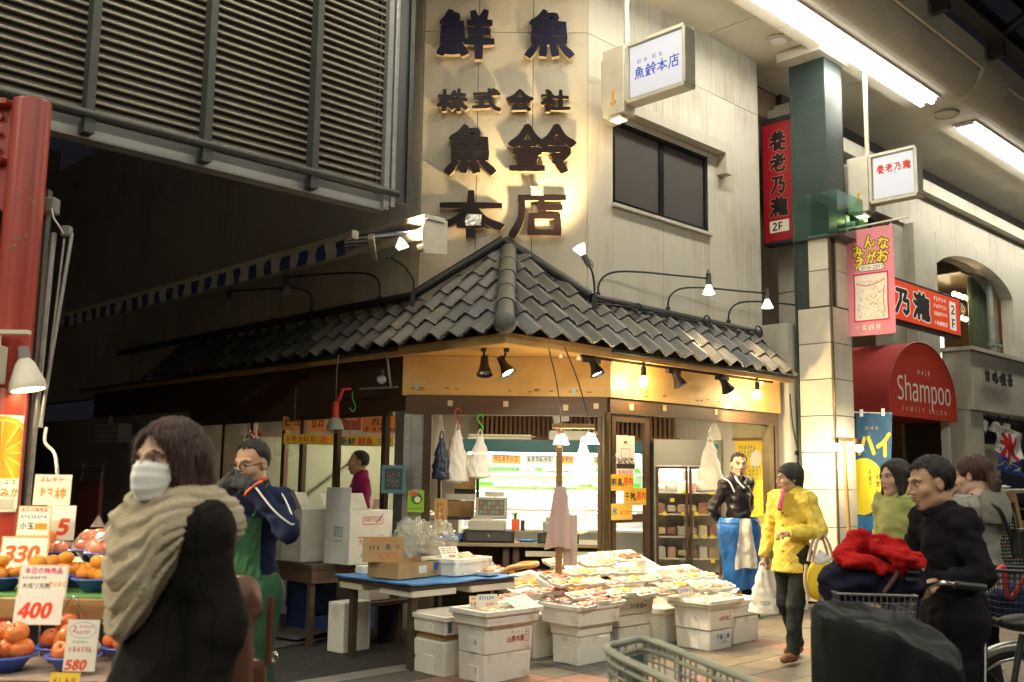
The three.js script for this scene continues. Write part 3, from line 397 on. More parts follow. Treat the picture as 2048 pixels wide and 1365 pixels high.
// ---------- raised characters on the corner wall ----------
{
  const navy = mat(0.006, 0.006, 0.026, 0.4, { phys: true, specularIntensity: 0.3 }), brown = mat(0.01, 0.006, 0.006, 0.38, { phys: true, specularIntensity: 0.3 }), edge = mat(0.36, 0.28, 0.17, 0.7);  // edge: warm light on the letter sides, put into a paler colour
  const put = (ch, x, y, w, h, wide, m, label) => { const t = thing('wall_character', label, 'sign letter', [x, y, -9.82], 0, 'raised characters on the cream corner wall'), [f, s] = raisedChar(ch, 1, wide, 0.085 / 1); for (const g of [f, s]) g.scale(w, h, 1); part(t, 'face', f, m); part(t, 'edge', s, edge); part(t, 'standoff', bar([-w * 0.1, 0, -0.0], [-w * 0.1, 0, 0.04], 0.012), M.galva); };
  put('鮮', -0.65, 6.07, 0.57, 0.53, 0.165, navy, 'dark blue fresh character at the top left of the corner wall'); put('魚', 0.23, 6.08, 0.53, 0.52, 0.165, navy, 'dark blue fish character at the top right of the corner wall');
  put('株', -0.77, 5.345, 0.3, 0.235, 0.175, brown, 'small brown raised character, leftmost of the row of four'); put('式', -0.42, 5.35, 0.29, 0.24, 0.175, brown, 'small brown raised character, second of the row of four'); put('会', -0.07, 5.35, 0.27, 0.23, 0.175, brown, 'small brown raised character, third of the row of four'); put('社', 0.295, 5.35, 0.3, 0.23, 0.175, brown, 'small brown raised character, rightmost of the row of four');
  put('魚', -0.58, 4.81, 0.55, 0.52, 0.165, brown, 'large brown fish character left of the bell character'); put('鈴', 0.165, 4.83, 0.63, 0.5, 0.155, brown, 'large brown bell character at the right of the third row'); put('本', -0.56, 4.13, 0.68, 0.48, 0.15, brown, 'large brown taped book character in the bottom row'); put('店', 0.13, 4.14, 0.56, 0.48, 0.15, brown, 'large brown shop character right in the bottom row');
  for (const [x, y, s, l] of [[-0.53, 4.06, 1, 'shiny tape patch on the middle of the large lower left character'], [0.12, 4.37, 0.8, 'shiny tape patch on the top of the large lower right character']]) { const tp = thing('tape_patch', l, 'tape', [x, y, -9.735], 0, 'silver tape on the raised characters'); part(tp, 'tape', displace(new THREE.PlaneGeometry(0.16 * s, 0.12 * s, 8, 6), (v) => { v.z = 0.012 * n3(v.x * 30, v.y * 30, x) + 0.012; }), mat(0.5, 0.5, 0.48, 0.22, { metalness: 0.6 })); }
}
// ---------- lamps ----------
const warm = [1, 0.7, 0.36], warmW = [1, 0.78, 0.46];
const bulbGlow = glow(1, 0.8, 0.52, 14), hotGlow = glow(1, 0.78, 0.48, 30), bulbSoft = glow(1, 0.82, 0.6, 3);
const orient = (g, dir) => { g.quaternion.setFromUnitVectors(new V3(0, 1, 0), dir.clone().normalize()); return g; };
function spot(parent, pos, to, col, cd, angle, pen = 0.6, radius = 1) { const l = new THREE.SpotLight(new THREE.Color().setRGB(...col), cd, 0, angle, pen, 2); l.position.copy(pos); l.target.position.copy(to); l.target.updateMatrixWorld(); l.castShadow = true; l.shadow.radius = radius; scene.add(l); return l; }
function point(pos, col, cd, radius = 2) { const l = new THREE.PointLight(new THREE.Color().setRGB(...col), cd, 0, 2); l.position.copy(pos); l.castShadow = true; l.shadow.radius = radius; scene.add(l); }
// lamp head pointing along +y from its socket: open end at y = 0.2
const parGlass = () => lathe([[0.025, 0.1], [0.03, 0.115], [0.062, 0.185], [0.066, 0.2]], 20), parFace = () => lathe([[0, 0.205], [0.045, 0.203], [0.064, 0.197]], 20), socket = () => [cyl(0.03, 0.03, 0.1, 14).translate(0, 0.05, 0), cyl(0.034, 0.034, 0.02, 14).translate(0, 0.07, 0), cyl(0.026, 0.03, 0.03, 14).translate(0, -0.01, 0)];
function parLamp(name, label, group, base, head, dir, armPts, lit, cd, to, angle) {
  const t = thing(name, label, 'lamp', base, 0, group), h = head.clone().sub(base); const loc = (v) => v.clone().sub(base);
  part(t, 'arm', [tube(armPts.map(loc), 0.011, 28, 7), bx(0.045, 0.13, 0.03).translate(...loc(armPts[0]).toArray())], M.black);
  const hd = new THREE.Group(); hd.name = 'lamp_head'; hd.position.copy(h); orient(hd, dir); t.add(hd);
  part(hd, 'socket', socket(), mat(0.08, 0.09, 0.08, 0.5)); part(hd, 'reflector', parGlass(), lit ? bulbSoft : mat(0.55, 0.55, 0.5, 0.25, { metalness: 0.5 })); part(hd, 'lens', parFace(), lit ? bulbGlow : M.lampGlass);
  part(hd, 'cable_loop', tube([[0, -0.02, 0], [0.0, -0.06, 0.03], [0.02, -0.05, 0.07], [0.03, 0.0, 0.06], [0.02, 0.03, 0.03]], 0.004, 20, 5), M.black);
  if (lit) spot(t, head.clone().addScaledVector(dir.clone().normalize(), 0.225), to, warm, cd, angle, 0.9, 4);
  return t;
}
{ // two uplights for the sign wall
  let hd = new V3(-1.32, 3.58, -9.3), to = new V3(-0.1, 5.5, -9.82), d = to.clone().sub(hd); parLamp('sign_spotlight', 'lit reflector lamp on the left of the roof aimed up at the sign', 'lamps aimed at the raised characters', new V3(-1.12, 3.25, -9.62), hd, new V3(0.62, 0.62, -0.02), [new V3(-1.12, 3.2, -9.62), new V3(-1.12, 3.4, -9.62), new V3(-1.2, 3.52, -9.55), new V3(-1.31, 3.57, -9.32)], true, 27, to, 0.85);
  hd = new V3(0.62, 3.52, -9.3); to = new V3(-0.4, 5.5, -9.82); parLamp('sign_spotlight', 'lit reflector lamp on the right of the roof aimed up at the sign', 'lamps aimed at the raised characters', new V3(0.7, 3.25, -9.62), hd, new V3(-0.42, 0.78, -0.02), [new V3(0.7, 3.2, -9.6), new V3(0.7, 3.36, -9.6), new V3(0.68, 3.47, -9.55), new V3(0.63, 3.51, -9.32)], true, 27, to, 0.85);
  [[7.51, 8.85, 'leftmost of three gooseneck lamps over the street side roof'], [8.7, 10.05, 'middle of three gooseneck lamps over the street side roof'], [9.9, 11.3, 'rightmost of three gooseneck lamps over the street side roof']].forEach(([a0, a1, l]) => parLamp('gooseneck_lamp', l, 'gooseneck lamps above the tiled roof', W(a0, 3.3, 6.42), W(a1, 3.66, 6.0), new V3(0, -1, 0), [W(a0, 3.28, 6.44), W(a0, 3.45, 6.42), W(a0 + 0.1, 3.55, 6.36), W(a1 - 0.3, 3.62, 6.08), W(a1, 3.63, 6.0)], true, 3.2, W(a1, 0, 6.0), 0.7));
  [[8.3, 9.3, 'unlit gooseneck lamp over the alley roof nearest the corner'], [9.6, 10.6, 'unlit gooseneck lamp deeper over the alley roof']].forEach(([b0, b1, l]) => parLamp('gooseneck_lamp', l, 'unlit gooseneck lamps over the alley', W(6.1, 3.3, b0), W(5.6, 3.6, b1), new V3(0, -1, 0), [W(6.12, 3.28, b0), W(6.1, 3.5, b0), W(6.05, 3.58, b0 + 0.1), W(5.62, 3.6, b1 - 0.1), W(5.6, 3.6, b1)], false));
}
function trackSpot(label, top, head, dir, lit, cd = 10, to) {
  const t = thing('track_spotlight', label, 'spotlight', top, 0, 'black spotlights under the shop eave'), h = head.clone().sub(top);
  part(t, 'stem', [bx(0.05, 0.03, 0.05, 0, -0.01, 0), bar([0, 0, 0], h, 0.012)], M.black);
  const hd = new THREE.Group(); hd.name = 'lamp_head'; hd.position.copy(h); orient(hd, dir); t.add(hd);
  part(hd, 'shade', lathe([[0, -0.06], [0.035, -0.06], [0.038, 0.0], [0.045, 0.04], [0.075, 0.12], [0.07, 0.12], [0.04, 0.04], [0.03, 0.0]], 22), M.blackGloss); part(hd, 'reflector', lathe([[0.0, 0.03], [0.035, 0.035], [0.068, 0.112]], 20), lit ? bulbGlow : M.chrome); part(hd, 'rim', new THREE.TorusGeometry(0.073, 0.005, 6, 22).rotateX(PI / 2).translate(0, 0.12, 0), M.black);
  if (lit) spot(t, head.clone().addScaledVector(dir.clone().normalize(), 0.13), to ?? head.clone().addScaledVector(dir, 3), warmW, cd, 0.8, 0.6, 2);
}
trackSpot('unlit black spotlight hanging at the roof corner, left of the lit one', new V3(-0.37, 2.63, -8.95), new V3(-0.36, 2.5, -8.93), new V3(0.03, -0.95, 0.3), false);
trackSpot('lit black spotlight at the roof corner tilted to the right', new V3(-0.16, 2.63, -8.95), new V3(-0.19, 2.5, -8.93), new V3(0.42, -0.78, 0.28), true, 21);
trackSpot('lit black spotlight, first along the street side eave', W(7.0, 2.63, 6.08), W(7.0, 2.54, 6.06), W(0.1, -0.8, -0.35), true, 21); trackSpot('lit black spotlight in the middle of the street side eave', W(8.32, 2.63, 6.08), W(8.32, 2.53, 6.06), W(0.15, -0.8, -0.3), true, 18); trackSpot('lit black spotlight tilted right near the end of the eave', W(9.2, 2.63, 6.08), W(9.2, 2.53, 6.06), W(0.6, -0.8, -0.1), true, 21);
function bareBulb(label, pos, cd) {
  const t = thing('bare_bulb', label, 'light bulb', pos, 0, 'bare bulbs against the ply fascia'); part(t, 'socket', [cyl(0.025, 0.028, 0.09, 12).translate(0, 0.1, 0), bar([0, 0.14, 0], [0, 0.2, 0], 0.014)], M.black); part(t, 'bulb', new THREE.SphereGeometry(0.045, 16, 12).scale(1, 1.2, 1), hotGlow); point(pos, [1, 0.7, 0.32], cd, 2);
}
bareBulb('bare glowing bulb on the ply board between the black spotlights', W(7.72, 2.42, 6.02), 3.2); bareBulb('bare glowing bulb near the right end of the ply board', W(9.82, 2.42, 6.02), 3.2);
function hangingBulb(label, pos, top, pal = 4.2) {
  const t = thing('hanging_lamp', label, 'hanging lamp', pos, 0, 'clear lamps hung over the fish'); part(t, 'cord', tube([top.clone().sub(pos), top.clone().sub(pos).multiplyScalar(0.6).add(new V3(0.03, 0, 0.02)), new V3(0, 0.1, 0)], 0.006, 20, 5), M.black); part(t, 'socket', cyl(0.02, 0.026, 0.07, 12).translate(0, 0.07, 0), M.black);
  part(t, 'shade', lathe([[0.026, 0.05], [0.04, 0.03], [0.075, -0.05]], 18), M.lampGlass); part(t, 'bulb', new THREE.SphereGeometry(0.04, 14, 10).translate(0, -0.005, 0), hotGlow); point(pos.clone().add(new V3(0, -0.005, 0)), warmW, pal, 2);
}
hangingBulb('left of the two lit clear lamps above the wooden post', new V3(0.33, 1.79, -8.42), new V3(0.22, 2.6, -8.6)); hangingBulb('right of the two lit clear lamps beside the wooden post', new V3(0.585, 1.8, -8.42), new V3(0.36, 2.6, -8.5));
{ const t = thing('wooden_post', 'tall wooden post standing among the foam boxes with lamps on top', 'post', [0.315, 0, -8.4]); part(t, 'shaft', rb(0.055, 1.72, 0.05, 0, 0.86, 0, 0.004), M.wood); part(t, 'crossbar', rb(0.36, 0.04, 0.035, 0.12, 1.9, 0, 0.004), M.wood); part(t, 'upright', rb(0.035, 0.25, 0.03, 0.0, 1.8, -0.01, 0.004), M.wood); part(t, 'wire', tube([[0, 1.4, 0.03], [0.06, 1.35, 0.05], [0.05, 1.1, 0.05], [0, 1.05, 0.03]], 0.004, 20, 5), M.offWhite); }
// red clamp lamp hung on the alley side
{ const p = W(5.55, 1.9, 8.2), t = thing('clamp_lamp', 'red and white unlit work lamp hanging before the alley windows', 'lamp', p); part(t, 'shade', lathe([[0.03, 0.12], [0.06, 0.1], [0.085, 0.03], [0.088, 0.0], [0.08, 0.0], [0.055, 0.09]], 22), mat(0.32, 0.36, 0.32, 0.4)); part(t, 'handle', [cyl(0.035, 0.04, 0.16, 14).translate(0, 0.2, 0), bar([0.02, 0.28, 0], [0.07, 0.4, 0.02], 0.02), bar([0.07, 0.4, 0.02], [0.15, 0.41, 0.0], 0.014)], mat(0.45, 0.03, 0.03, 0.4)); part(t, 'guard', [0, 1, 2, 3].map((k) => tube([[0.085 * Math.cos(k * 0.785), 0.0, 0.085 * Math.sin(k * 0.785)], [0, -0.035, 0], [-0.085 * Math.cos(k * 0.785), 0, -0.085 * Math.sin(k * 0.785)]], 0.003, 12, 4)), M.galva); part(t, 'hook', tube([[0, 0.28, 0], [0, 0.6, 0], [0.01, 0.75, 0]], 0.005, 8, 4), M.galva); part(t, 'green_hook', tube([[0.16, 0.38, 0], [0.17, 0.3, 0], [0.2, 0.22, 0], [0.17, 0.18, 0], [0.14, 0.22, 0]], 0.006, 16, 5), mat(0.04, 0.3, 0.06, 0.5)); }
{ const p = W(5.86, 2.44, 7.75), t = thing('outdoor_lamp', 'unlit glass reflector bulb on a pipe at the left end of the board', 'lamp', p); part(t, 'pipe', [bar([-0.02, 0.2, 0.05], [0.03, -0.12, 0.06], 0.014), bar([-0.3, -0.13, -0.1], [0.1, -0.12, 0.06], 0.012), cyl(0.06, 0.05, 0.02, 14).translate(-0.03, 0.21, 0.05)], M.galva); part(t, 'bulb', new THREE.SphereGeometry(0.05, 14, 10).scale(1, 0.9, 1).translate(-0.06, -0.05, 0.07), M.lampGlass); part(t, 'socket', cyl(0.022, 0.028, 0.07, 12).translate(-0.06, 0.02, 0.07), M.black); }
{ const p = W(7.0, 2.6, 6.1), t = thing('track_rail', 'black lighting rail with plug boxes under the right eave', 'rail', p, R45); part(t, 'rail', [bx(3.4, 0.025, 0.03, 1.55, 0.0, 0.02)], M.black); for (const x of [0.0, 1.3, 2.2]) part(t, 'adapter', bx(0.22, 0.05, 0.04, x, -0.03, 0.02), M.black); for (const x of [-0.45, -0.2, 0.3, 0.75, 2.9, 3.0]) part(t, 'plug', cyl(0.02, 0.02, 0.035, 10).translate(x, -0.03, 0.03), M.white); }
// ---------- arcade column with lamps, glass box, banner ----------
{
  const c = thing('arcade_column', 'square arcade column with pale stone tiles below and green metal above', 'column', W(11.1, 0, 5.85), R45);
  part(c, 'core', bx(0.4, 6.8, 0.42, 0, 3.4, 0), M.joint);
  for (let i = 0; i < 8; i++) { const y0 = 0.03 + i * 0.44, y1 = y0 + 0.43; if (y1 > 3.95) break; part(c, 'stone_tile', bx(0.46, 0.43, 0.025, 0.02, (y0 + y1) / 2, 0.225), M.stoneTile); part(c, 'stone_tile', bx(0.025, 0.43, 0.42, -0.222, (y0 + y1) / 2, 0.0), M.stoneTile); }
  for (let i = 0; i < 2; i++) { part(c, 'stone_tile', bx(0.3, 0.44, 0.025, 0.08, 3.78 + i * 0.45, 0.225), M.stoneTile); part(c, 'stone_tile', bx(0.025, 0.44, 0.26, -0.222, 3.78 + i * 0.45, 0.08), M.stoneTile); }
  part(c, 'metal_casing', [bx(0.45, 6.82, 0.03, 0.0, 3.42, -0.24), bx(0.03, 3.3, 0.45, -0.2, 5.2, 0), bx(0.43, 2.5, 0.03, 0.02, 5.6, 0.21), bx(0.03, 3.3, 0.45, 0.22, 5.2, 0)], M.aluGreen);
  part(c, 'corner_strip', [bx(0.02, 4.4, 0.02, -0.232, 2.2, 0.236)], M.bronze); part(c, 'capital', [bx(0.7, 0.12, 0.6, -0.1, 6.78, 0)], M.cream);
  const g = thing('glass_box', 'green tinted glass box around the arcade column above the banner', 'glass box', W(11.12, 4.42, 5.78), R45), gl = new THREE.MeshPhysicalMaterial({ color: 0xbfe0d6, roughness: 0.05, transmission: 0.97, thickness: 0, ior: 1.5, side: THREE.DoubleSide });
  part(g, 'pane', bx(0.8, 0.55, 0.008, 0.1, 0.27, 0.3), gl); part(g, 'pane', bx(0.008, 0.55, 0.6, -0.3, 0.27, 0.0), gl); part(g, 'pane', bx(0.008, 0.55, 0.6, 0.5, 0.27, 0.0), gl); part(g, 'floor_plate', bx(0.8, 0.02, 0.6, 0.1, -0.012, 0), M.darkGrey); part(g, 'fitting', [bx(0.1, 0.3, 0.12, 0.25, 0.2, 0.1), cyl(0.04, 0.04, 0.08, 12).rotateX(PI / 2).translate(0.25, 0.22, 0.2)], M.offWhite);
}
{ // pair of small lamps tied to a stick before the column
  const p = W(10.68, 0, 5.42), t = thing('lamp_stick', 'wooden stick with two lit bulbs leaning by the tiled column', 'lamp stand', p, R45); part(t, 'stick', [bar([0.06, 0.0, 0.02], [0, 1.95, 0], 0.024, 6)], M.wood); part(t, 'crossbar', bx(0.55, 0.045, 0.03, 0, 1.93, 0.02), M.wood);
  for (const x of [-0.26, 0.27]) { part(t, 'socket', cyl(0.02, 0.025, 0.07, 12).translate(x, 1.9, 0.05), M.black); part(t, 'shade', lathe([[0.024, 0], [0.06, -0.06]], 16).translate(x, 1.87, 0.05), M.lampGlass); part(t, 'bulb', new THREE.SphereGeometry(0.045, 14, 10).translate(x, 1.835, 0.05), hotGlow); const q = new V3(x, 1.835, 0.05).applyAxisAngle(new V3(0, 1, 0), R45).add(p); point(q, [1, 0.82, 0.52], 3.2, 2); }
}
const bannerTex = canvas(380, 820, (c, w, h) => {
  c.fillStyle = '#e88f9c'; c.fillRect(0, 0, w, h); for (let i = 0; i < 3000; i++) { c.fillStyle = `rgba(255,255,255,${rnd() * 0.05})`; c.fillRect(rnd() * w, rnd() * h, 3, 3); }
  const tx = (ch, x, y, s, tl) => { write(c, ch, x, y, s, '#2b2416', { wide: 0.3, tilt: tl }); write(c, ch, x, y, s, '#f0d24a', { wide: 0.17, tilt: tl }); };
  tx('み', 40, 130, 95, -0.15); tx('ん', 140, 62, 90, -0.1); tx('な', 262, 82, 90, 0.12); tx('の', 168, 146, 50, 0); tx('え', 62, 215, 95, -0.1); tx('が', 160, 190, 85, 0); tx('お', 250, 178, 92, 0.1);
  c.fillStyle = '#2b2416'; c.beginPath(); c.roundRect(96, 276, 210, 58, 28); c.fill(); c.fillStyle = '#efe9d8'; c.beginPath(); c.roundRect(101, 281, 200, 48, 24); c.fill(); write(c, '2016~2017', 116, 284, 40, '#2b2416', { bold: false, sx: 0.9 });
  c.fillStyle = '#cf2f63'; c.fillRect(50, 345, 280, 370); c.fillStyle = '#efe6d6'; c.fillRect(62, 358, 256, 345);
  for (let i = 0; i < 220; i++) { const cols = ['#e06a50', '#d8a23a', '#7fae5a', '#c86f8a', '#b9a58a']; c.fillStyle = cols[i % 5]; c.globalAlpha = 0.4; c.beginPath(); c.ellipse(75 + rnd() * 230, 400 + rnd() * 290, 2 + rnd() * 7, 2 + rnd() * 5, rnd() * 3, 0, 7); c.fill(); } c.globalAlpha = 0.7;
  c.strokeStyle = '#de5a4a'; c.lineWidth = 9; c.beginPath(); c.moveTo(75, 420); c.quadraticCurveTo(190, 470, 300, 400); c.stroke(); c.beginPath(); c.moveTo(296, 460); c.quadraticCurveTo(280, 560, 300, 650); c.stroke(); c.strokeStyle = '#dd9a3a'; c.beginPath(); c.moveTo(180, 590); c.quadraticCurveTo(210, 560, 240, 600); c.stroke(); c.globalAlpha = 1;
  write(c, '十条銀座', 52, 735, 50, '#b8394f', { wide: 0.2 }); write(c, '十条銀座', 52, 735, 50, '#f6eee2', { wide: 0.1 });
});
function wavy(w, h, amp, seed2, nx = 14, ny = 20) { return displace(new THREE.PlaneGeometry(w, h, nx, ny), (v) => { v.z += amp * n3(v.x * 2.4 / w, v.y * 2.2 / h, seed2) * (0.35 + 0.65 * (0.5 - v.y / h)); }); }
const ALLEYF = -R45;                                                     // turn for things that face -a (towards the alley and the camera's left)
{
  const t = thing('street_banner', 'pink cloth banner with yellow lettering and a framed drawing', 'banner', W(11.3, 3.21, 5.32), ALLEYF); part(t, 'cloth', wavy(0.6, 1.33, 0.02, 3).translate(0, 0.665, 0), paper(bannerTex, { roughness: 0.85 }));
  part(t, 'rod', bar([-0.42, 1.36, 0], [0.5, 1.38, 0], 0.013), M.offWhite); for (const x of [-0.24, 0.24]) part(t, 'cord', new THREE.TorusGeometry(0.022, 0.005, 5, 14).translate(x, 1.35, 0), M.black);
}
// ---------- hanging box signs ----------
function boxSign(name, label, a, b0, b1, y0, y1, tex, poleTop, a2) {
  const w = b1 - b0, h = y1 - y0, t = thing(name, label, 'sign', W(a, (y0 + y1) / 2, (b0 + b1) / 2), ALLEYF, 'white box signs hung from the arcade ceiling');
  part(t, 'case', [bx(w, 0.035, 0.16, 0, h / 2, 0), bx(w, 0.035, 0.16, 0, -h / 2, 0), bx(0.035, h - 0.036, 0.16, w / 2, 0, 0), bx(0.035, h - 0.036, 0.16, -w / 2, 0, 0), bx(w - 0.04, h - 0.04, 0.02, 0, 0, -0.03), bx(w + 0.02, h + 0.03, 0.015, 0, 0, -0.09)], M.cream);
  const m = paper(tex, { emissiveMap: tex, color: 0x9a9a9a }); m.emissive.setRGB(1, 1, 1); m.emissiveIntensity = 0.5; part(t, 'sign_face', plane(w - 0.07, h - 0.07, 0, 0, 0.06), m);
  part(t, 'mounting_box', [rb(0.28, h + 0.12, 0.2, -w / 2 - 0.16, -0.04, 0, 0.01), bx(0.06, h * 0.9, 0.03, -w / 2 - 0.32, -0.03, 0.05)], M.cream);
  part(t, 'pole', bar([-w / 2 - 0.06, h / 2 - 0.02, 0], [-w / 2 - 0.06, 6.86 - (y0 + y1) / 2, 0], 0.028, 12), M.cream);
  part(t, 'down_light', [bx(0.16, 0.03, 0.14, -w / 2 - 0.14, -h / 2 - 0.13, 0.03)], M.cream); part(t, 'down_light_lens', bx(0.12, 0.006, 0.1, -w / 2 - 0.14, -h / 2 - 0.149, 0.03), bulbGlow); point(t.localToWorld(new V3(-w / 2 - 0.14, -h / 2 - 0.16, 0.03)), [1, 0.66, 0.25], 0.6, 2);
  part(t, 'emblem', [new THREE.SphereGeometry(0.022, 10, 8).scale(1, 1, 0.3).translate(-w / 2 - 0.15, -h / 2 + 0.14, 0.104), bx(0.018, 0.07, 0.005, -w / 2 - 0.15, -h / 2 + 0.09, 0.104), new THREE.TorusGeometry(0.035, 0.01, 6, 14).scale(1, 0.6, 0.3).translate(-w / 2 - 0.15, -h / 2 + 0.03, 0.104)], mat(0.75, 0.4, 0.02, 0.4));
}
scene.updateMatrixWorld(true);
boxSign('hanging_sign', 'white lit box sign with blue lettering in front of the cream wall', 7.5, 5.28, 5.99, 5.24, 5.84, canvas(420, 350, (c, w, h) => { c.fillStyle = '#f4f4fa'; c.fillRect(0, 0, w, h); write(c, '鮮魚・乾魚', 60, 98, 34, '#7a80bc', { wide: 0.07, step: 1.5 }); write(c, '魚鈴本店', 34, 150, 86, '#2a4fc8', { wide: 0.1 }); }));
boxSign('hanging_sign', 'white lit box sign with orange lettering beside the green glass', 11.6, 4.8, 5.38, 4.92, 5.52, canvas(420, 400, (c, w, h) => { c.fillStyle = '#f3f3f8'; c.fillRect(0, 0, w, h); write(c, '養老乃瀧', 36, 80, 84, '#d83a10', { wide: 0.14 }); marks(c, 150, 175, 130, 14, '#b8b8e0', 6); }));
{ // red vertical sign
  const tex = canvas(240, 820, (c, w, h) => { c.fillStyle = '#8a1018'; c.fillRect(0, 0, w, h); [...'養老乃瀧'].forEach((ch, i) => { write(c, ch, 52, 62 + i * 152, 135, '#c98a7a', { wide: 0.19 }); write(c, ch, 52, 62 + i * 152, 135, '#160d10', { wide: 0.15 }); }); c.fillStyle = '#d8d0c0'; c.fillRect(45, 680, 150, 80); write(c, '2F', 62, 676, 78, '#1a1214'); });
  const t = thing('vertical_sign', 'tall red vertical sign with black brush characters and 2F plate', 'sign', W(11.0, 5.29, 6.35), ALLEYF); part(t, 'case', rb(0.56, 1.66, 0.18, 0.02, 0, -0.1, 0.01), M.black); part(t, 'sign_face', plane(0.44, 1.58, -0.02, 0, -0.007), paper(tex, { roughness: 0.4 }));
}
{ // orange sign along the street
  const tex = canvas(760, 210, (c, w, h) => { c.fillStyle = '#e8471a'; c.fillRect(0, 0, w, h); for (const [ch, x] of [['養', -220], ['老', -40], ['乃', 130], ['瀧', 300]]) { write(c, ch, x, 30, 150, '#f0e6d8', { wide: 0.24 }); write(c, ch, x, 30, 150, '#1c1512', { wide: 0.16 }); } marks(c, 490, 22, 130, 30, '#f4e6d8', 5); write(c, '5000', 492, 102, 30, '#f4e6d8'); marks(c, 560, 106, 66, 26, '#f4e6d8', 3); marks(c, 490, 64, 130, 28, '#f4e6d8', 6); write(c, '十条銀座店', 490, 158, 25, '#f4e6d8', { wide: 0.14 }); c.fillStyle = '#efe6d8'; c.fillRect(650, 24, 66, 165); write(c, '2', 664, 26, 76, '#1c1512'); write(c, 'F', 664, 106, 76, '#1c1512'); });
  const t = thing('street_sign', 'orange sign board with black characters above the red awning', 'sign', W(14.1, 3.98, 5.95), R45); part(t, 'case', rb(2.9, 0.64, 0.16, 0, 0, 0, 0.01), M.black); const m = paper(tex, { emissiveMap: tex }); m.emissive.setRGB(1, 1, 1); m.emissiveIntensity = 0.35; part(t, 'sign_face', plane(2.8, 0.56, 0, 0, 0.083), m);
}
// ---------- neighbours along the street ----------
{
  const p = thing('concrete_pier', 'stained concrete pier at the right end of the fish shop', 'pier', W(10.92, 0, 6.4), R45); part(p, 'shaft', rb(0.34, 3.38, 0.5, 0, 1.69, 0, 0.012), M.concrete); part(p, 'number_plate', [bx(0.1, 0.055, 0.008, -0.02, 1.78, 0.256), bx(0.1, 0.09, 0.008, -0.02, 1.62, 0.256)], mat(0.02, 0.06, 0.09, 0.5)); part(p, 'cable', tube([[-0.16, 2.5, 0.26], [-0.12, 2.1, 0.27], [0, 1.8, 0.27], [0.05, 1.55, 0.28], [0.02, 1.1, 0.27]], 0.008, 24, 5), M.black);
  const w = thing('party_wall', 'narrow brown rendered wall between the pier and the pilaster', 'wall', W(11.3, 0, 6.9), R45); part(w, 'render', bx(1.3, 6.85, 0.2, 0, 3.42, -0.1), mat(0.2, 0.13, 0.08, 0.9, { tex: T.stain, k: 0.5, bump: T.stipple, bk: 1, bs: 0.003 }));
  const q = thing('pilaster', 'tall pale stone pilaster behind the arcade column', 'pilaster', W(11.7, 0, 6.45), R45); for (let i = 0; i < 5; i++) part(q, 'stone_block', rb(0.55, 1.29, 0.4, 0, 0.65 + i * 1.3, 0, 0.006), M.concrete); part(q, 'cap', [rb(0.7, 0.12, 0.52, 0, 6.36, 0, 0.01)], M.concrete);
  const gt = thing('gutter_offcut', 'greenish metal gutter leaning against the pilaster', 'gutter', W(11.15, 2.1, 6.12), R45); const ch = mg([bx(0.16, 0.75, 0.01), bx(0.01, 0.75, 0.07, -0.08, 0, 0.035), bx(0.01, 0.75, 0.07, 0.08, 0, 0.035)]); ch.rotateZ(-0.55); part(gt, 'channel', ch, mat(0.2, 0.21, 0.1, 0.45, { tex: T.stain, k: 2, metalness: 0.2 })); part(gt, 'end_cap', bx(0.17, 0.012, 0.08).translate(0, 0.38, 0.035).rotateZ(-0.55), M.black);
}
const nb = thing('neighbour_building', 'pale building with an arched upper window and cafe balcony', 'building', W(16, 0, 6.6), R45);   // local x = a - 16, z = 6.6 - b
const nx = (n, a0, a1, y0, y1, b0, b1, m, l) => part(nb, n, bx(a1 - a0, y1 - y0, b1 - b0, (a0 + a1) / 2 - 16, (y0 + y1) / 2, 6.6 - (b0 + b1) / 2), m, l);
nx('recess_wall', 11.9, 15.2, 2.3, 6.85, 7.5, 7.6, M.concreteDark); nx('ground_wall', 12.0, 13.6, 0, 2.5, 6.55, 6.7, mat(0.5, 0.42, 0.28, 0.8, { tex: T.stain, k: 0.6 })); nx('dark_doorway', 13.9, 15.4, 0, 2.6, 7.2, 7.3, M.woodDark);
for (const [x, ww] of [[13.62, 0.1], [14.1, 0.07], [14.9, 0.1]]) nx('door_jamb', x, x + ww, 0, 2.5, 6.6, 6.8, M.slat); nx('door_panel', 14.2, 14.88, 0, 2.45, 6.75, 6.8, mat(0.36, 0.25, 0.14, 0.6, { tex: T.wood, k: 1 }));
for (const [x] of [[12.35], [14.4]]) nx('canopy_pole', x, x + 0.09, 0, 2.35, 5.7, 5.8, M.offWhite);
nx('top_beam', 11.9, 26, 6.1, 6.3, 6.3, 6.7, M.concrete); for (let a = 12; a < 25; a += 2.2) nx('beam_panel', a, a + 2.19, 5.5, 6.09, 6.45, 6.7, M.concrete); nx('slot', 11.9, 26, 6.3, 6.85, 6.8, 6.9, M.joint);
nx('mullion', 14.55, 15.0, 2.6, 5.5, 6.5, 6.8, M.concrete); nx('mullion', 13.1, 13.2, 3.2, 5.5, 6.9, 7.0, M.concreteDark);
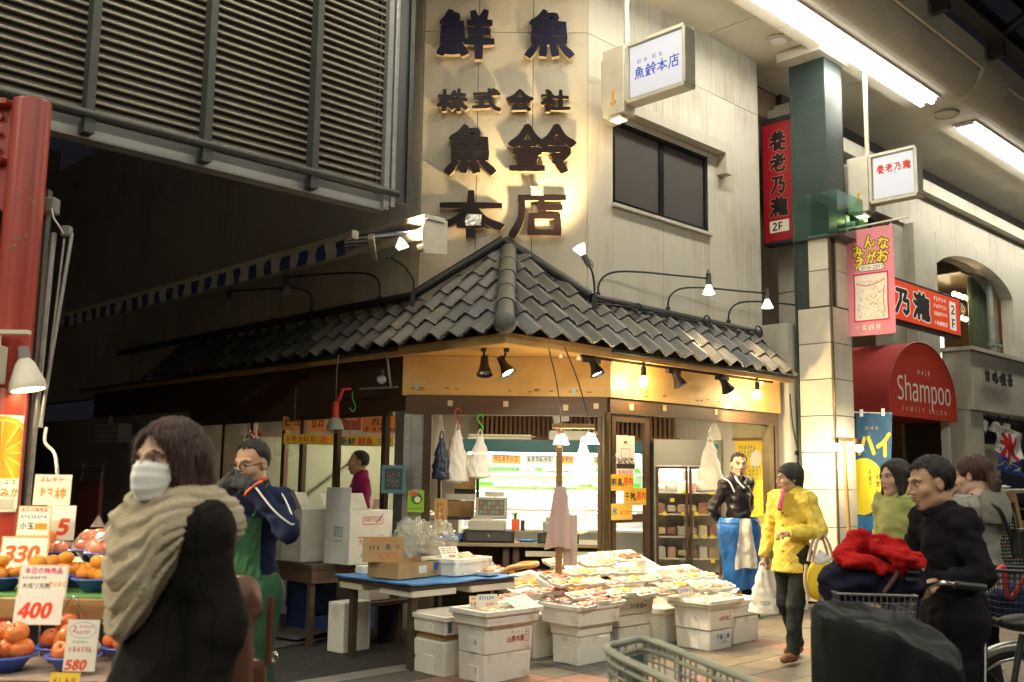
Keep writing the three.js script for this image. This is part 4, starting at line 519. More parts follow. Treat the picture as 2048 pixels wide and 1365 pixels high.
{ // arched window wall: panels with a segmental arch opening, a 15.9..19.1
  const top = (a) => 4.7 + 0.6 * Math.sqrt(Math.max(0, 1 - ((a - 17.5) / 1.85) ** 2));
  for (const [a0, a1] of [[15.0, 15.85], [15.86, 16.7], [16.71, 17.6], [17.61, 18.5], [18.51, 19.3], [19.31, 22]]) {
    const pts = []; const inside = a0 > 15.5 && a1 < 19.31; if (inside) { for (let i = 0; i <= 8; i++) { const a = a0 + (a1 - a0) * i / 8; pts.push([a - 16, top(a)]); } pts.push([a1 - 16, 5.5], [a0 - 16, 5.5]); } else pts.push([a0 - 16, 2.6], [a1 - 16, 2.6], [a1 - 16, 5.5], [a0 - 16, 5.5]);
    const g = ext(pts, 0.22); g.translate(0, 0, 0.05); boxUV(g); part(nb, 'wall_panel', g, M.concrete);
  }
  const w = nx('window', 15.9, 15.97, 3.5, 5.0, 6.5, 6.58, M.alu, 'large arched window with a lit room behind'); for (const a of [16.05, 18.75]) part(w, 'mullion', bx(0.06, 1.8, 0.06, a - 16, 4.25, 0.08), M.alu); part(w, 'pane', bx(3.2, 1.75, 0.006, 1.5, 4.4, 0.06), M.glass); part(w, 'rail', bx(0.5, 0.05, 0.05, 2.9, 3.95, 0.09), M.alu);
  const room = nx('upper_room', 15.5, 21.8, 3.3, 3.35, 6.7, 9.2, M.woodDark); part(room, 'room_wall', [bx(6.4, 2.1, 0.05, 2.6, 4.4, -2.55), bx(0.05, 2.1, 2.5, -0.5, 4.4, -1.3), bx(0.05, 2.1, 2.5, 5.8, 4.4, -1.3)], mat(0.3, 0.2, 0.1, 0.8)); part(room, 'room_ceiling', bx(6.4, 0.05, 2.5, 2.6, 5.5, -1.3), mat(0.5, 0.45, 0.36, 0.7));
  const cur = []; for (let i = 0; i < 15; i++) cur.push(cyl(0.055, 0.06, 1.8, 6).translate(2.3 + i * 0.075, 4.35, -0.12 + 0.02 * (i % 2))); part(w, 'curtain', cur, mat(0.07, 0.1, 0.045, 0.9));
}
{ // balcony box over the cafe
  const b = nx('balcony', 16.2, 22, 2.6, 3.56, 6.0, 6.45, M.concrete); part(b, 'coping', bx(5.9, 0.06, 0.55, 3.1, 3.59, 0.38), M.concrete); part(b, 'return_wall', bx(0.9, 0.94, 0.06, -0.25, 3.08, 0.02), M.concrete);
  [...'甘味喫茶'].forEach((ch, i) => { const [f, s] = raisedChar(ch, 0.22, 0.13, 0.05); const m = part(b, 'raised_character', f, M.black); m.position.set(0.75 + i * 0.34, 3.18, 0.61); const m2 = part(m, 'character_edge', s, M.darkGrey); });
}
nx('cafe_pilaster', 16.2, 16.75, 0, 2.59, 6.05, 6.5, M.concrete); nx('cafe_back_wall', 15.2, 23, 0, 2.6, 8.0, 8.1, mat(0.16, 0.09, 0.05, 0.7)); nx('cafe_ceiling', 16.2, 23, 2.5, 2.58, 6.5, 8, mat(0.12, 0.1, 0.08, 0.8)); nx('cafe_panel', 16.85, 18.4, 1.55, 2.1, 6.4, 6.44, mat(0.55, 0.5, 0.38, 0.7));
{ const v = nx('vent_grille', 16.8, 18.3, 2.1, 2.55, 6.42, 6.46, M.black); for (let i = 0; i < 9; i++) part(v, 'blade', bx(1.5, 0.012, 0.05, 1.55, 2.13 + i * 0.047, 0.19).rotateX(0), M.steelDark); }
// cafe: flag, strips, counter, menu board, lamps
{
  const fl = canvas(300, 330, (c, w, h) => { c.fillStyle = '#e9e7e0'; c.fillRect(0, 0, w, h); c.fillStyle = '#24408c'; c.beginPath(); c.moveTo(0, 190); c.quadraticCurveTo(100, 210, 170, 260); c.quadraticCurveTo(230, 210, 300, 190); c.lineTo(300, 330); c.lineTo(0, 330); c.fill(); c.strokeStyle = '#e9e7e0'; c.lineWidth = 5; for (let i = 0; i < 9; i++) { c.beginPath(); c.arc(20 + i * 35, 320, 30 + (i % 3) * 18, 3.6, 5.4); c.stroke(); } write(c, '氷', 45, 35, 205, '#c8201f', { wide: 0.2 }); c.fillStyle = '#2d6b52'; for (const [x, y] of [[110, 22], [225, 60]]) { c.beginPath(); c.ellipse(x, y, 18, 9, 0.4, 0, 7); c.fill(); } c.fillStyle = '#24408c'; for (let i = 0; i < 26; i++) c.fillRect(rnd() * 60, 80 + rnd() * 130, 12, 5); });
  const t = thing('ice_flag', 'white and blue shop flag with a large red character', 'flag', W(17.25, 1.62, 5.85), R45); part(t, 'cloth', wavy(1.15, 0.72, 0.05, 8).translate(0, 0.33, 0).rotateZ(-0.1), paper(fl)); part(t, 'rod', bar([-0.6, 0.76, 0], [0.62, 0.64, 0], 0.012), M.offWhite);
  for (const [a, l] of [[16.98, 'left narrow yellow paper strip beside the ice flag'], [17.42, 'right narrow yellow paper strip beside the ice flag']]) { const s = thing('paper_strip', l, 'notice', W(a, 1.82, 6.385), R45, 'yellow menu strips at the cafe'); printedCard(s, 0.14, 0.6, canvas(60, 240, (c, w, h) => { c.fillStyle = '#e8c45a'; c.fillRect(0, 0, w, h); marks(c, 16, 12, 30, 216, '#a8603a', 1, 9); }), M.offWhite); }
  const lamp = thing('clamp_spotlight', 'row of three white spotlights under the cafe balcony', 'spotlight', W(17.6, 2.45, 6.2), R45); [-0.45, 0.1, 0.6].forEach((x, i) => { const h = new THREE.Group(); h.name = 'lamp_head'; h.position.set(x, -0.05, 0); h.rotation.set(0.4, 0, 0.3 * (i - 1)); lamp.add(h); part(h, 'shade', lathe([[0.03, 0.08], [0.06, 0.06], [0.1, -0.1], [0.092, -0.1], [0.05, 0.05]], 18), M.white); part(h, 'stem', bar([0, 0.08, 0], [0, 0.2, 0], 0.012), M.black); });
  const ct = thing('cafe_showcase', 'glass fronted cafe counter with pale wooden top', 'showcase', W(18.2, 0, 6.0), R45); part(ct, 'base', rb(3.2, 0.7, 0.6, 0, 0.35, 0, 0.01), M.woodDark); part(ct, 'top', rb(3.3, 0.06, 0.7, 0, 1.3, 0, 0.01), mat(0.5, 0.5, 0.42, 0.4)); part(ct, 'pane', bx(3.1, 0.56, 0.008, 0, 0.99, 0.28), M.glass); part(ct, 'shelf', [bx(3.1, 0.02, 0.5, 0, 0.72, 0), bx(3.1, 0.015, 0.4, 0, 1.0, 0)], M.offWhite); for (let i = 0; i < 7; i++) part(ct, 'display_dish', lathe([[0, 0], [0.09, 0.01], [0.12, 0.05], [0.1, 0.07], [0, 0.09]], 14).translate(-1.3 + i * 0.42, 0.735, 0.1), i % 2 ? mat(0.5, 0.4, 0.2, 0.6) : M.offWhite);
  const mb = thing('menu_board', 'wooden A-frame chalkboard menu outside the cafe', 'menu board', W(15.9, 0, 5.5), R45 - 0.5); const chalk = canvas(200, 420, (c, w, h) => { c.fillStyle = '#20241f'; c.fillRect(0, 0, w, h); marks(c, 45, 18, 110, 40, '#7fa9b8', 4); for (let r = 0; r < 15; r++) marks(c, 18, 75 + r * 22, 160, 14, ['#cfcabd', '#c98f9f', '#8fb98a', '#d8c88a'][r % 4], 9); });
  const bo = part(mb, 'frame', [bx(0.06, 1.3, 0.04, -0.33, 0.65, 0), bx(0.06, 1.3, 0.04, 0.33, 0.65, 0), bx(0.72, 0.06, 0.04, 0, 0.15, 0.001), bx(0.72, 0.16, 0.04, 0, 1.24, 0.001)], M.wood); bo.rotation.x = -0.2; bo.position.z = 0.1; part(bo, 'chalkboard', plane(0.62, 1.0, 0, 0.67, 0.005), paper(chalk)); part(bo, 'board_back', bx(0.62, 1.0, 0.015, 0, 0.67, -0.006), M.black); const lg = part(mb, 'rear_leg', [bx(0.05, 1.25, 0.04, -0.3, 0.62, 0), bx(0.05, 1.25, 0.04, 0.3, 0.62, 0)], M.wood); lg.rotation.x = 0.22; lg.position.z = -0.42;
  const pl = thing('paper_pile', 'heap of folded papers on top of the menu stand', 'papers', W(15.9, 1.27, 5.62), R45 - 0.5); for (let i = 0; i < 6; i++) { const g = bx(0.3, 0.012, 0.2); g.rotateX(rr(-0.2, 0.2)).rotateY(rr(-1, 1)).rotateZ(rr(-0.25, 0.25)); part(pl, 'sheet', g.translate(rr(-0.12, 0.2), 0.02 + i * 0.018, 0), M.white); }
}
// red awning with the salon name
{
  const a0 = 12.31, a1 = 14.47, fb = 5.6, bb = 6.6, w = a1 - a0, H = 1.05, arch = []; for (let i = 0; i <= 20; i++) { const t = PI * i / 20; arch.push([-w / 2 * Math.cos(t) * (1 - 0.06 * Math.sin(t)), 0.28 + (H - 0.28) * Math.sin(t)]); }
  const t = thing('salon_awning', 'rounded red canopy with white salon lettering', 'awning', W((a0 + a1) / 2, 2.3, fb), R45);
  const tex = canvas(1000, 520, (c, W2, h) => { c.fillStyle = '#c8402a'; c.fillRect(0, 0, W2, h); const wr = (s, y, sz, sp, o = {}) => { c.font = (o.b ? 'bold ' : '') + sz + 'px sans-serif'; let tw = 0; for (const ch of s) tw += c.measureText(ch).width * (o.sx ?? 1) + sp; let x = W2 / 2 - tw / 2 + (o.dx ?? 0); c.fillStyle = '#eeeae0'; c.textBaseline = 'top'; for (const ch of s) { c.save(); c.translate(x, y); c.scale(o.sx ?? 1, 1); c.fillText(ch, 0, 0); c.restore(); x += c.measureText(ch).width * (o.sx ?? 1) + sp; } }; wr('HAIR', 178, 48, 26, { dx: 20 }); wr('Shampoo', 205, 220, -4, { sx: 0.9, dx: 20 }); wr('FAMILY SALON', 440, 44, 34, { dx: 25 }); });
  const shape = new THREE.Shape([new THREE.Vector2(-w / 2, 0), new THREE.Vector2(w / 2, 0), ...arch.slice().reverse().map((p) => new THREE.Vector2(...p))]), fg = new THREE.ShapeGeometry(shape, 12); { const p = fg.attributes.position, u = fg.attributes.uv; for (let i = 0; i < p.count; i++) u.setXY(i, p.getX(i) / w + 0.5, p.getY(i) / H); }
  const fm = paper(tex, { roughness: 0.6 }); part(t, 'front_panel', fg.translate(0, 0, 0.0), fm);
  const pos = [], idx = []; const outline = [[-w / 2, 0], ...arch, [w / 2, 0]]; outline.forEach(([x, y]) => { pos.push(x, y, 0, x, y, -(bb - fb)); }); for (let i = 0; i < outline.length - 1; i++) { const k = i * 2; idx.push(k, k + 2, k + 3, k, k + 3, k + 1); } const sg = new THREE.BufferGeometry(); sg.setAttribute('position', new THREE.Float32BufferAttribute(pos, 3)); sg.setIndex(idx); sg.computeVertexNormals(); part(t, 'canopy_cover', sg, mat(0.4, 0.035, 0.03, 0.6, { bump: T.fine, bs: 0.0005 })); part(t, 'front_frame', tube(outline.map(([x, y]) => [x, y, 0]), 0.015, 60, 6), mat(0.3, 0.03, 0.03, 0.5)); part(t, 'underside', bx(w - 0.02, 0.01, bb - fb - 0.02, 0, 0.02, -(bb - fb) / 2), mat(0.3, 0.02, 0.02, 0.7));
}
{ // blue and yellow drinks flag behind the column
  const tex = canvas(260, 620, (c, w, h) => { c.fillStyle = '#26506e'; c.fillRect(0, 0, w, h); c.fillStyle = '#cfd8d0'; for (let i = 0; i < 40; i++) c.fillRect(rnd() * w, rnd() * 230, 3, 3); write(c, 'ハイ', 20, 110, 120, '#e9b52c', { wide: 0.2 }); marks(c, 60, 72, 110, 22, '#b98a4a', 3); c.fillStyle = '#e3cf34'; c.beginPath(); c.arc(60, 390, 150, 0, 7); c.fill(); write(c, '一杯飲んで', 150, 285, 34, '#26301c', { vertical: true, wide: 0.1 }); write(c, 'を見て', 96, 300, 32, '#26301c', { vertical: true, wide: 0.1 }); c.fillStyle = '#2f6fa8'; c.fillRect(0, 545, w, 75); });
  const t = thing('drinks_flag', 'dark blue pole flag with a yellow moon circle', 'flag', W(11.6, 0.85, 5.56), ALLEYF); part(t, 'cloth', wavy(0.46, 1.44, 0.03, 12).translate(0, 0.72, 0).applyMatrix4(new THREE.Matrix4().makeShear(0, 0, 0.06, 0, 0, 0)), paper(tex)); part(t, 'pole', bar([-0.26, -0.85, 0], [-0.24, 1.5, 0], 0.012), M.offWhite); part(t, 'top_rod', bar([-0.26, 1.46, 0.0], [0.3, 1.42, 0], 0.008), M.offWhite); for (const x of [-0.08, 0.2]) part(t, 'loop', bx(0.04, 0.09, 0.012, x, 1.44, 0), M.white);
}
{ const t = thing('wall_plate', 'small wooden plate beside the salon doorway', 'plate', W(12.95, 1.42, 6.54), R45); part(t, 'plate', rb(0.1, 0.2, 0.02, 0, 0, 0, 0.005), M.woodDark); part(t, 'inset', rb(0.05, 0.12, 0.01, 0, 0, 0.013, 0.003), M.brownWood); }
{ const t = thing('price_board', 'black leaning price board behind the column', 'board', W(12.5, 0, 6.15), R45); const f = part(t, 'panel', bx(0.5, 0.9, 0.02, 0, 0.45, 0), M.black); f.rotation.x = -0.2; part(f, 'print', plane(0.3, 0.5, -0.05, 0.55, 0.0115), paper(canvas(120, 200, (c, w, h) => { c.fillStyle = '#cfcabc'; c.fillRect(0, 0, w, h); marks(c, 10, 20, 100, 160, '#2a2724', 3, 5); }))); }
{ // chandelier in the upper room
  const t = thing('chandelier', 'cluster of round glowing bulbs in the arched window room', 'chandelier', W(18.4, 4.95, 7.1), R45); part(t, 'frame', [bx(1.5, 0.03, 0.9, 0, 0.22, 0)], M.bronze); let n = 0; for (let i = 0; i < 7; i++) for (let j = 0; j < 3; j++) { const y = -0.02 - 0.14 * ((i * 5 + j * 3) % 5); part(t, 'bulb', new THREE.SphereGeometry(0.045, 10, 8).translate(-0.65 + i * 0.215, y, -0.3 + j * 0.3), bulbGlow); n++; } point(W(18.4, 4.6, 7.1).add(new V3(0.09, 0, 0)), [1, 0.72, 0.36], 3.5, 8);
  const s = thing('lit_menu_panel', 'small white lit panel inside the arched window', 'panel', W(18.7, 4.1, 7.5), R45); part(s, 'frame', rb(0.5, 0.85, 0.04, 0, 0, 0, 0.005), M.darkGrey); part(s, 'lit_screen', plane(0.42, 0.76, 0, 0, 0.025), glow(1, 0.97, 0.85, 1.1)); 
}
// ---------- striped awning over the alley ----------
{
  const t = thing('striped_awning', 'blue and white striped folding awning along the alley wall', 'awning', W(6.05, 3.8, 7.3), ALLEYF);   // local x = 7.3 - b, z = 6.05 - a
  const L = 7.1, blue = mat(0.035, 0.07, 0.22, 0.7), wht = mat(0.62, 0.62, 0.55, 0.7), n = 44, sw = L / n, fz = 0.98;
  for (let i = 0; i < n; i++) { const x = -0.1 - (i + 0.5) * sw, m = i % 2 ? wht : blue; const f = new THREE.PlaneGeometry(sw, 1, 1, 1); f.rotateX(-PI / 2).scale(1, 1, fz - 0.1).translate(x, 0, fz / 2 + 0.05); displace(f, (v) => { v.y = 0.1 - 0.24 * (v.z / fz); }); part(t, 'stripe', f, m); part(t, 'valance_stripe', displace(new THREE.PlaneGeometry(sw, 0.15, 1, 4).translate(x, -0.25, fz + 0.02), (v) => { v.z += 0.02 * n3(v.x * 3, v.y * 6, 2); }), m); }
  part(t, 'front_rail', [rb(L + 0.1, 0.06, 0.05, -L / 2 - 0.1, -0.15, fz, 0.01), rb(0.05, 0.08, 0.08, 0.0, -0.15, fz, 0.01)], M.cream); part(t, 'cassette', [rb(L + 0.2, 0.05, 0.26, -L / 2, 0.16, 0.1, 0.01), bar([0.05, 0.04, 0.1], [-L, 0.04, 0.1], 0.06, 14)], M.cream); part(t, 'end_plate', ext([[-0.08, -0.17], [0.2, -0.2], [0.24, 0.02], [0.2, 0.16], [-0.08, 0.17]], 0.02).rotateY(-PI / 2).translate(0.08, 0, 0), M.cream); part(t, 'arm', [rb(0.06, 0.06, 1.0).rotateY(0.9).translate(-0.5, -0.1, 0.4), bar([-0.05, -0.1, 0.1], [-0.1, -0.12, 0.14], 0.04)], M.cream);
}
// dim things deeper in the alley
{
  const s = thing('wall_unit', 'pale grey unit mounted high in the dark alley', 'air conditioner', W(5.75, 1.98, 14.1), ALLEYF); part(s, 'body', rb(0.85, 0.28, 0.2, 0, 0, 0, 0.02), mat(0.5, 0.55, 0.52, 0.5)); for (let i = 0; i < 3; i++) part(s, 'ridge', bx(0.85, 0.012, 0.01, 0, -0.08 + i * 0.08, 0.104), M.grey); part(s, 'bracket', cyl(0.02, 0.05, 0.12, 10).translate(-0.1, 0.2, 0), M.offWhite);
  const d = thing('shutter_door', 'beige panelled door at the far left of the alley', 'door', W(5.5, 0, 17.3), ALLEYF); part(d, 'panel', rb(1.6, 2.3, 0.06, 0, 1.15, 0, 0.01), mat(0.4, 0.33, 0.17, 0.6)); part(d, 'band', bx(1.58, 0.8, 0.012, 0, 1.05, 0.034), mat(0.22, 0.19, 0.12, 0.6)); part(d, 'stile', bx(0.06, 2.3, 0.03, 0.3, 1.15, 0.045), M.bronze);
  const l = thing('step_ladder', 'folded metal step ladder leaning in the alley', 'ladder', W(5.3, 0, 13.6), ALLEYF + 0.3); part(l, 'rail', [bar([-0.25, 0, 0.1], [-0.2, 1.55, 0], 0.02), bar([0.25, 0, 0.1], [0.2, 1.55, 0], 0.02)], M.galva); for (let i = 0; i < 5; i++) part(l, 'rung', bar([-0.25, 0.25 + i * 0.3, 0.08 - i * 0.015], [0.25, 0.25 + i * 0.3, 0.08 - i * 0.015], 0.015), M.galva);
  const c = thing('alley_chair', 'dark red padded chair back in the alley shadow', 'chair', W(4.9, 0, 12.6), ALLEYF + 0.2); part(c, 'backrest', rb(0.5, 0.75, 0.07, 0, 0.95, 0, 0.1, 4), mat(0.16, 0.03, 0.025, 0.8)); part(c, 'seat', rb(0.5, 0.07, 0.46, 0, 0.48, -0.25, 0.03), mat(0.16, 0.03, 0.025, 0.8)); for (const [x, z] of [[-0.2, 0], [0.2, 0], [-0.2, -0.44], [0.2, -0.44]]) part(c, 'leg', bar([x, 0, z], [x, 0.48, z], 0.014), M.galva);
  const w = thing('far_building', 'unlit building closing the end of the alley', 'building', W(1, 0, 24), R45); part(w, 'wall', bx(14, 9, 0.4, 0, 4.5, 0), M.wallSide); part(w, 'shutter', bx(1.2, 2.4, 0.05, 2.5, 3.6, 0.23), M.galva);
  const a = thing('alley_building', 'unlit concrete building on the left side of the alley', 'building', W(-5.8, 0, 13.8), R45); part(a, 'wall', bx(12.6, 9, 14.4, 0, 4.5, 0), M.concrete); part(a, 'pale_sign', bx(0.05, 1.4, 0.6, 6.34, 4.2, -6), mat(0.2, 0.2, 0.22, 0.7));
}
{ const p = new V3(-2.75, 2.15, -3.0), t = thing('added_stall_lamp', 'added bulb lamp out of view that lights the fruit stand and the passer-by', 'hanging lamp', p); part(t, 'shade', lathe([[0.03, 0.1], [0.05, 0.08], [0.13, -0.03], [0.125, -0.03], [0.04, 0.07]], 24), M.cream); part(t, 'bulb', new THREE.SphereGeometry(0.05, 16, 12), hotGlow); part(t, 'cord', bar([0, 0.1, 0], [0, 1.2, 0], 0.005), M.black); point(p, [1, 0.85, 0.6], 7, 3); }  // added lamp, out of view, brightens the fruit and the passer-by
// ---------- red arcade post on the left ----------
{
  const t = thing('red_post', 'thick red painted steel post with a crossbeam', 'post', [-2.66, 0, -5.0]); part(t, 'pipe', [cyl(0.097, 0.097, 3.43, 36).translate(0, 1.715, 0)], M.red); part(t, 'cap', cyl(0.094, 0.098, 0.012, 36).translate(0, 3.436, 0), M.red);
  part(t, 'crossbeam', [rb(1.6, 0.03, 0.16, -0.9, 3.42, 0, 0.003), rb(1.6, 0.03, 0.16, -0.9, 3.1, 0, 0.003), bx(1.6, 0.29, 0.02, -0.9, 3.26, 0)], M.red); part(t, 'gusset', ext([[-0.28, 3.08], [-0.08, 3.08], [-0.08, 2.8]], 0.02), M.red); for (let i = 0; i < 3; i++) part(t, 'bolt', cyl(0.02, 0.02, 0.02, 8).rotateX(PI / 2).translate(-0.16, 3.17 + i * 0.09, 0.02), M.red);
  const ch = mat(0.25, 0.2, 0.1, 0.7); for (let i = 0; i < 14; i++) { const an = rr(-0.1, 1.0), y = i < 8 ? rr(2.86, 3.0) : rr(2.6, 2.7), g = bx(rr(0.006, 0.02), rr(0.004, 0.02), 0.002); g.rotateY(an).translate(Math.sin(an) * 0.0985, y, Math.cos(an) * 0.0985); part(t, 'paint_chip', g, ch); }
  const l = thing('post_lamp', 'lit white reflector lamp clamped to the red post', 'lamp', [-2.52, 1.9, -4.9]); const hd = new THREE.Group(); hd.name = 'lamp_head'; hd.position.set(0, 0.04, 0); hd.rotation.set(0, 0, 0.2); l.add(hd); part(hd, 'shade', lathe([[0.03, 0.1], [0.045, 0.08], [0.085, -0.02], [0.09, -0.06], [0.08, -0.06], [0.04, 0.06]], 24), M.cream); part(hd, 'bulb', lathe([[0, -0.04], [0.07, -0.04], [0.078, -0.055], [0, -0.06]], 20), hotGlow); part(hd, 'socket', cyl(0.025, 0.03, 0.07, 12).translate(0, 0.13, 0), M.grey); part(l, 'bracket', [bx(0.3, 0.02, 0.04, -0.13, 0.27, 0.05), rb(0.14, 0.19, 0.1, -0.16, 0.1, 0.08, 0.006), bar([-0.13, 0.25, 0.07], [-0.13, 0.19, 0.07], 0.02)], M.cream); spot(l, new V3(-2.505, 1.865, -4.9), new V3(-1.9, 0.9, -4.0), [1, 0.84, 0.5], 26, 1.15, 0.5, 3);
  const r = thing('pipe_bundle', 'thin grey poles and a cable beside the red post', 'poles', [-2.58, 0, -5.12]); part(r, 'dark_channel', bx(0.05, 3.0, 0.05, -0.05, 1.5, -0.04), M.darkGrey); part(r, 'pole', bar([0.0, 0, 0.05], [0.03, 2.75, 0], 0.016, 10), M.alu); part(r, 'pole', bar([0.06, 1.7, 0.05], [0.13, 2.75, 0], 0.01, 10), M.alu); part(r, 'pole', bar([0.07, 1.7, 0.05], [0.09, 2.72, 0], 0.006, 10), M.alu); part(r, 'clamp', [rb(0.05, 0.06, 0.05, 0.1, 2.76, 0, 0.01)], M.grey); part(r, 'clamp', [rb(0.12, 0.09, 0.08, -0.02, 2.9, 0, 0.015)], M.grey); part(r, 'cable', [tube([[0.02, 2.9, 0.03], [0.05, 2.82, 0.05], [0.08, 2.78, 0.05], [0.1, 2.74, 0.03]], 0.005, 16, 5)], M.offWhite); part(r, 'cable', [tube([[0.1, 1.7, 0.06], [0.11, 1.62, 0.08], [0.16, 1.57, 0.08], [0.18, 1.5, 0.08], [0.18, 1.4, 0.06]], 0.009, 20, 5)], M.offWhite);
  const po = canvas(220, 420, (c, w, h) => { c.fillStyle = '#ece2c8'; c.fillRect(0, 0, w, h); c.fillStyle = '#f0a21e'; c.beginPath(); c.arc(120, 170, 165, 0, 7); c.fill(); c.fillStyle = '#f8ce62'; c.beginPath(); c.arc(120, 170, 150, 0, 7); c.fill(); for (let k = 0; k < 12; k++) { c.fillStyle = k % 2 ? '#f0a01c' : '#ee9416'; c.beginPath(); c.moveTo(120, 170); c.arc(120, 170, 142, k * PI / 6 + 0.03, k * PI / 6 + PI / 6 - 0.05); c.fill(); } c.fillStyle = '#efe6cf'; c.fillRect(0, 285, w, 140); write(c, 'ん', 62, 285, 36, '#3a8a3a', { wide: 0.15 }); write(c, 'ー', 150, 285, 36, '#3a8a3a'); marks(c, 110, 290, 90, 26, '#3a8a3a', 3); write(c, '一日みか', 40, 326, 42, '#e07b1e', { wide: 0.16 }); c.fillStyle = '#55708c'; c.fillRect(60, 376, 60, 44); c.fillStyle = '#b8b0a0'; c.fillRect(130, 376, 70, 44); });
  const pp = thing('orange_poster', 'paper poster with a big orange slice wrapped on the red post', 'poster', [-2.66, 1.3, -5.0]); const cg = new THREE.CylinderGeometry(0.101, 0.101, 0.47, 24, 1, true, -0.9, 2.3); part(pp, 'paper', cg.translate(0, 0.22, 0), paper(po)); part(pp, 'torn_edge', new THREE.CylinderGeometry(0.1005, 0.1005, 0.02, 24, 1, true, -0.85, 2.2).translate(0, -0.02, 0), M.offWhite);
}
// ---------- inside the shop ----------
const caseLight = glow(1, 0.98, 0.9, 5), whiteLit = mat(0.82, 0.82, 0.78, 0.5);
{
  const t = thing('display_case', 'bright open refrigerated display case with green mats inside the shop', 'display case', [0.4, 0, -12.55]); const w = 2.36;   // x -0.78 .. 1.58
  part(t, 'cabinet', [bx(w, 0.5, 0.7, 0, 0.25, 0), bx(w, 1.42, 0.05, 0, 1.21, -0.33), bx(0.04, 1.42, 0.66, -w / 2 + 0.02, 1.21, 0), bx(0.04, 1.42, 0.66, w / 2 - 0.02, 1.21, 0)], whiteLit); part(t, 'canopy', [rb(w, 0.16, 0.72, 0, 1.83, 0, 0.02)], mat(0.02, 0.09, 0.12, 0.4));
  const green = mat(0.1, 0.5, 0.03, 0.6); [[1.5, 0.32], [1.29, 0.4], [1.04, 0.5], [0.8, 0.58]].forEach(([y, d], i) => { part(t, 'shelf', rb(w - 0.1, 0.02, d, 0, y, -0.31 + d / 2, 0.004), whiteLit); part(t, 'price_rail', bx(w - 0.1, 0.03, 0.012, 0, y - 0.005, -0.3 + d), M.offWhite); if (i < 2) { for (let k = 0; k < 7; k++) { const m = part(t, 'green_mat', bx(0.31, 0.012, d - 0.06, -0.96 + k * 0.32, 0, 0), green); m.position.set(0, y + 0.035, -0.31 + d / 2); m.rotation.x = 0.22; } } });
  part(t, 'light_tube', bx(w - 0.2, 0.03, 0.04, 0, 1.735, 0.2), caseLight); for (const [y, z] of [[1.475, -0.02], [1.265, 0.05], [1.015, 0.15]]) part(t, 'light_tube', bx(w - 0.3, 0.016, 0.025, 0, y, z), caseLight);
  const add = (y, z, I, tilt) => { const l = new THREE.RectAreaLight(new THREE.Color().setRGB(1, 0.98, 0.9), I, w - 0.3, 0.06); l.position.set(0, y, z); l.rotation.x = tilt; t.add(l); }; add(1.71, 0.2, 60, -PI / 2 + 0.5 - 1.0 * 0); add(1.45, 0.0, 26, -PI / 2); add(1.24, 0.07, 26, -PI / 2); add(0.99, 0.17, 26, -PI / 2);
  const cards = [['#e8d9a0', 0], ['#efc07a', 1], ['#d8e0e8', 2], ['#e8d090', 3], ['#efe0b0', 4]]; cards.forEach(([col], i) => { const s = thing('price_card', 'handwritten card on the top shelf of the display case, number ' + ['one', 'two', 'three', 'four', 'five'][i] + ' from the left', 'price card', [-0.62 + i * 0.42, 1.66, -12.28], 0, 'handwritten cards in the display case'); s.rotation.x = -0.15; printedCard(s, 0.36, 0.11, canvas(180, 60, (c, W2, h) => { c.fillStyle = col; c.fillRect(0, 0, W2, h); marks(c, 12, 10, 150, 40, i % 2 ? '#b8602a' : '#4a6f98', 6); }), M.white); });
}
const packTray = (() => { const g = rb(0.2, 0.022, 0.13, 0, 0.011, 0, 0.01); return g; })(), fishGeo = [0, 1, 2].map((k) => displace(new THREE.SphereGeometry(0.07, 14, 10).scale(1, 0.22, 0.6), (v) => { const s = 1 + 0.25 * n3(v.x * 30, v.z * 30, k * 3); v.y *= s; v.z *= s; }).translate(0, 0.026, 0)), fishCol = [mat(0.6, 0.18, 0.13, 0.3), mat(0.62, 0.4, 0.32, 0.3), mat(0.45, 0.44, 0.42, 0.3)];
const packs = [[-0.52, 1.535, -12.6], [0.06, 1.535, -12.6], [0.36, 1.535, -12.6], [0.62, 1.535, -12.6], [-0.26, 1.335, -12.5], [-0.05, 1.335, -12.5], [0.16, 1.335, -12.5], [0.38, 1.335, -12.5], [0.62, 1.335, -12.5], [1.0, 1.335, -12.5], [-0.6, 1.055, -12.45], [-0.35, 1.055, -12.45], [-0.1, 1.055, -12.45], [0.2, 1.055, -12.45], [0.45, 1.055, -12.45], [0.8, 1.055, -12.45], [-0.5, 0.815, -12.42], [0, 0.815, -12.42], [0.4, 0.815, -12.42]];
packs.forEach(([x, y, z], i) => { const t = thing('fish_pack', ['white tray of red fish slices in the lit display case', 'white tray of pink fish slices in the lit display case', 'white tray of silver fish in the lit display case'][i % 3], 'fish pack', [x, y, z], rr(-0.1, 0.1), ['red fish packs in the case', 'pink fish packs in the case', 'silver fish packs in the case'][i % 3]); t.rotation.x = y > 1.2 ? 0.2 : 0; part(t, 'tray', packTray, M.white); part(t, 'fish', fishGeo[i % 3], fishCol[i % 3]); });
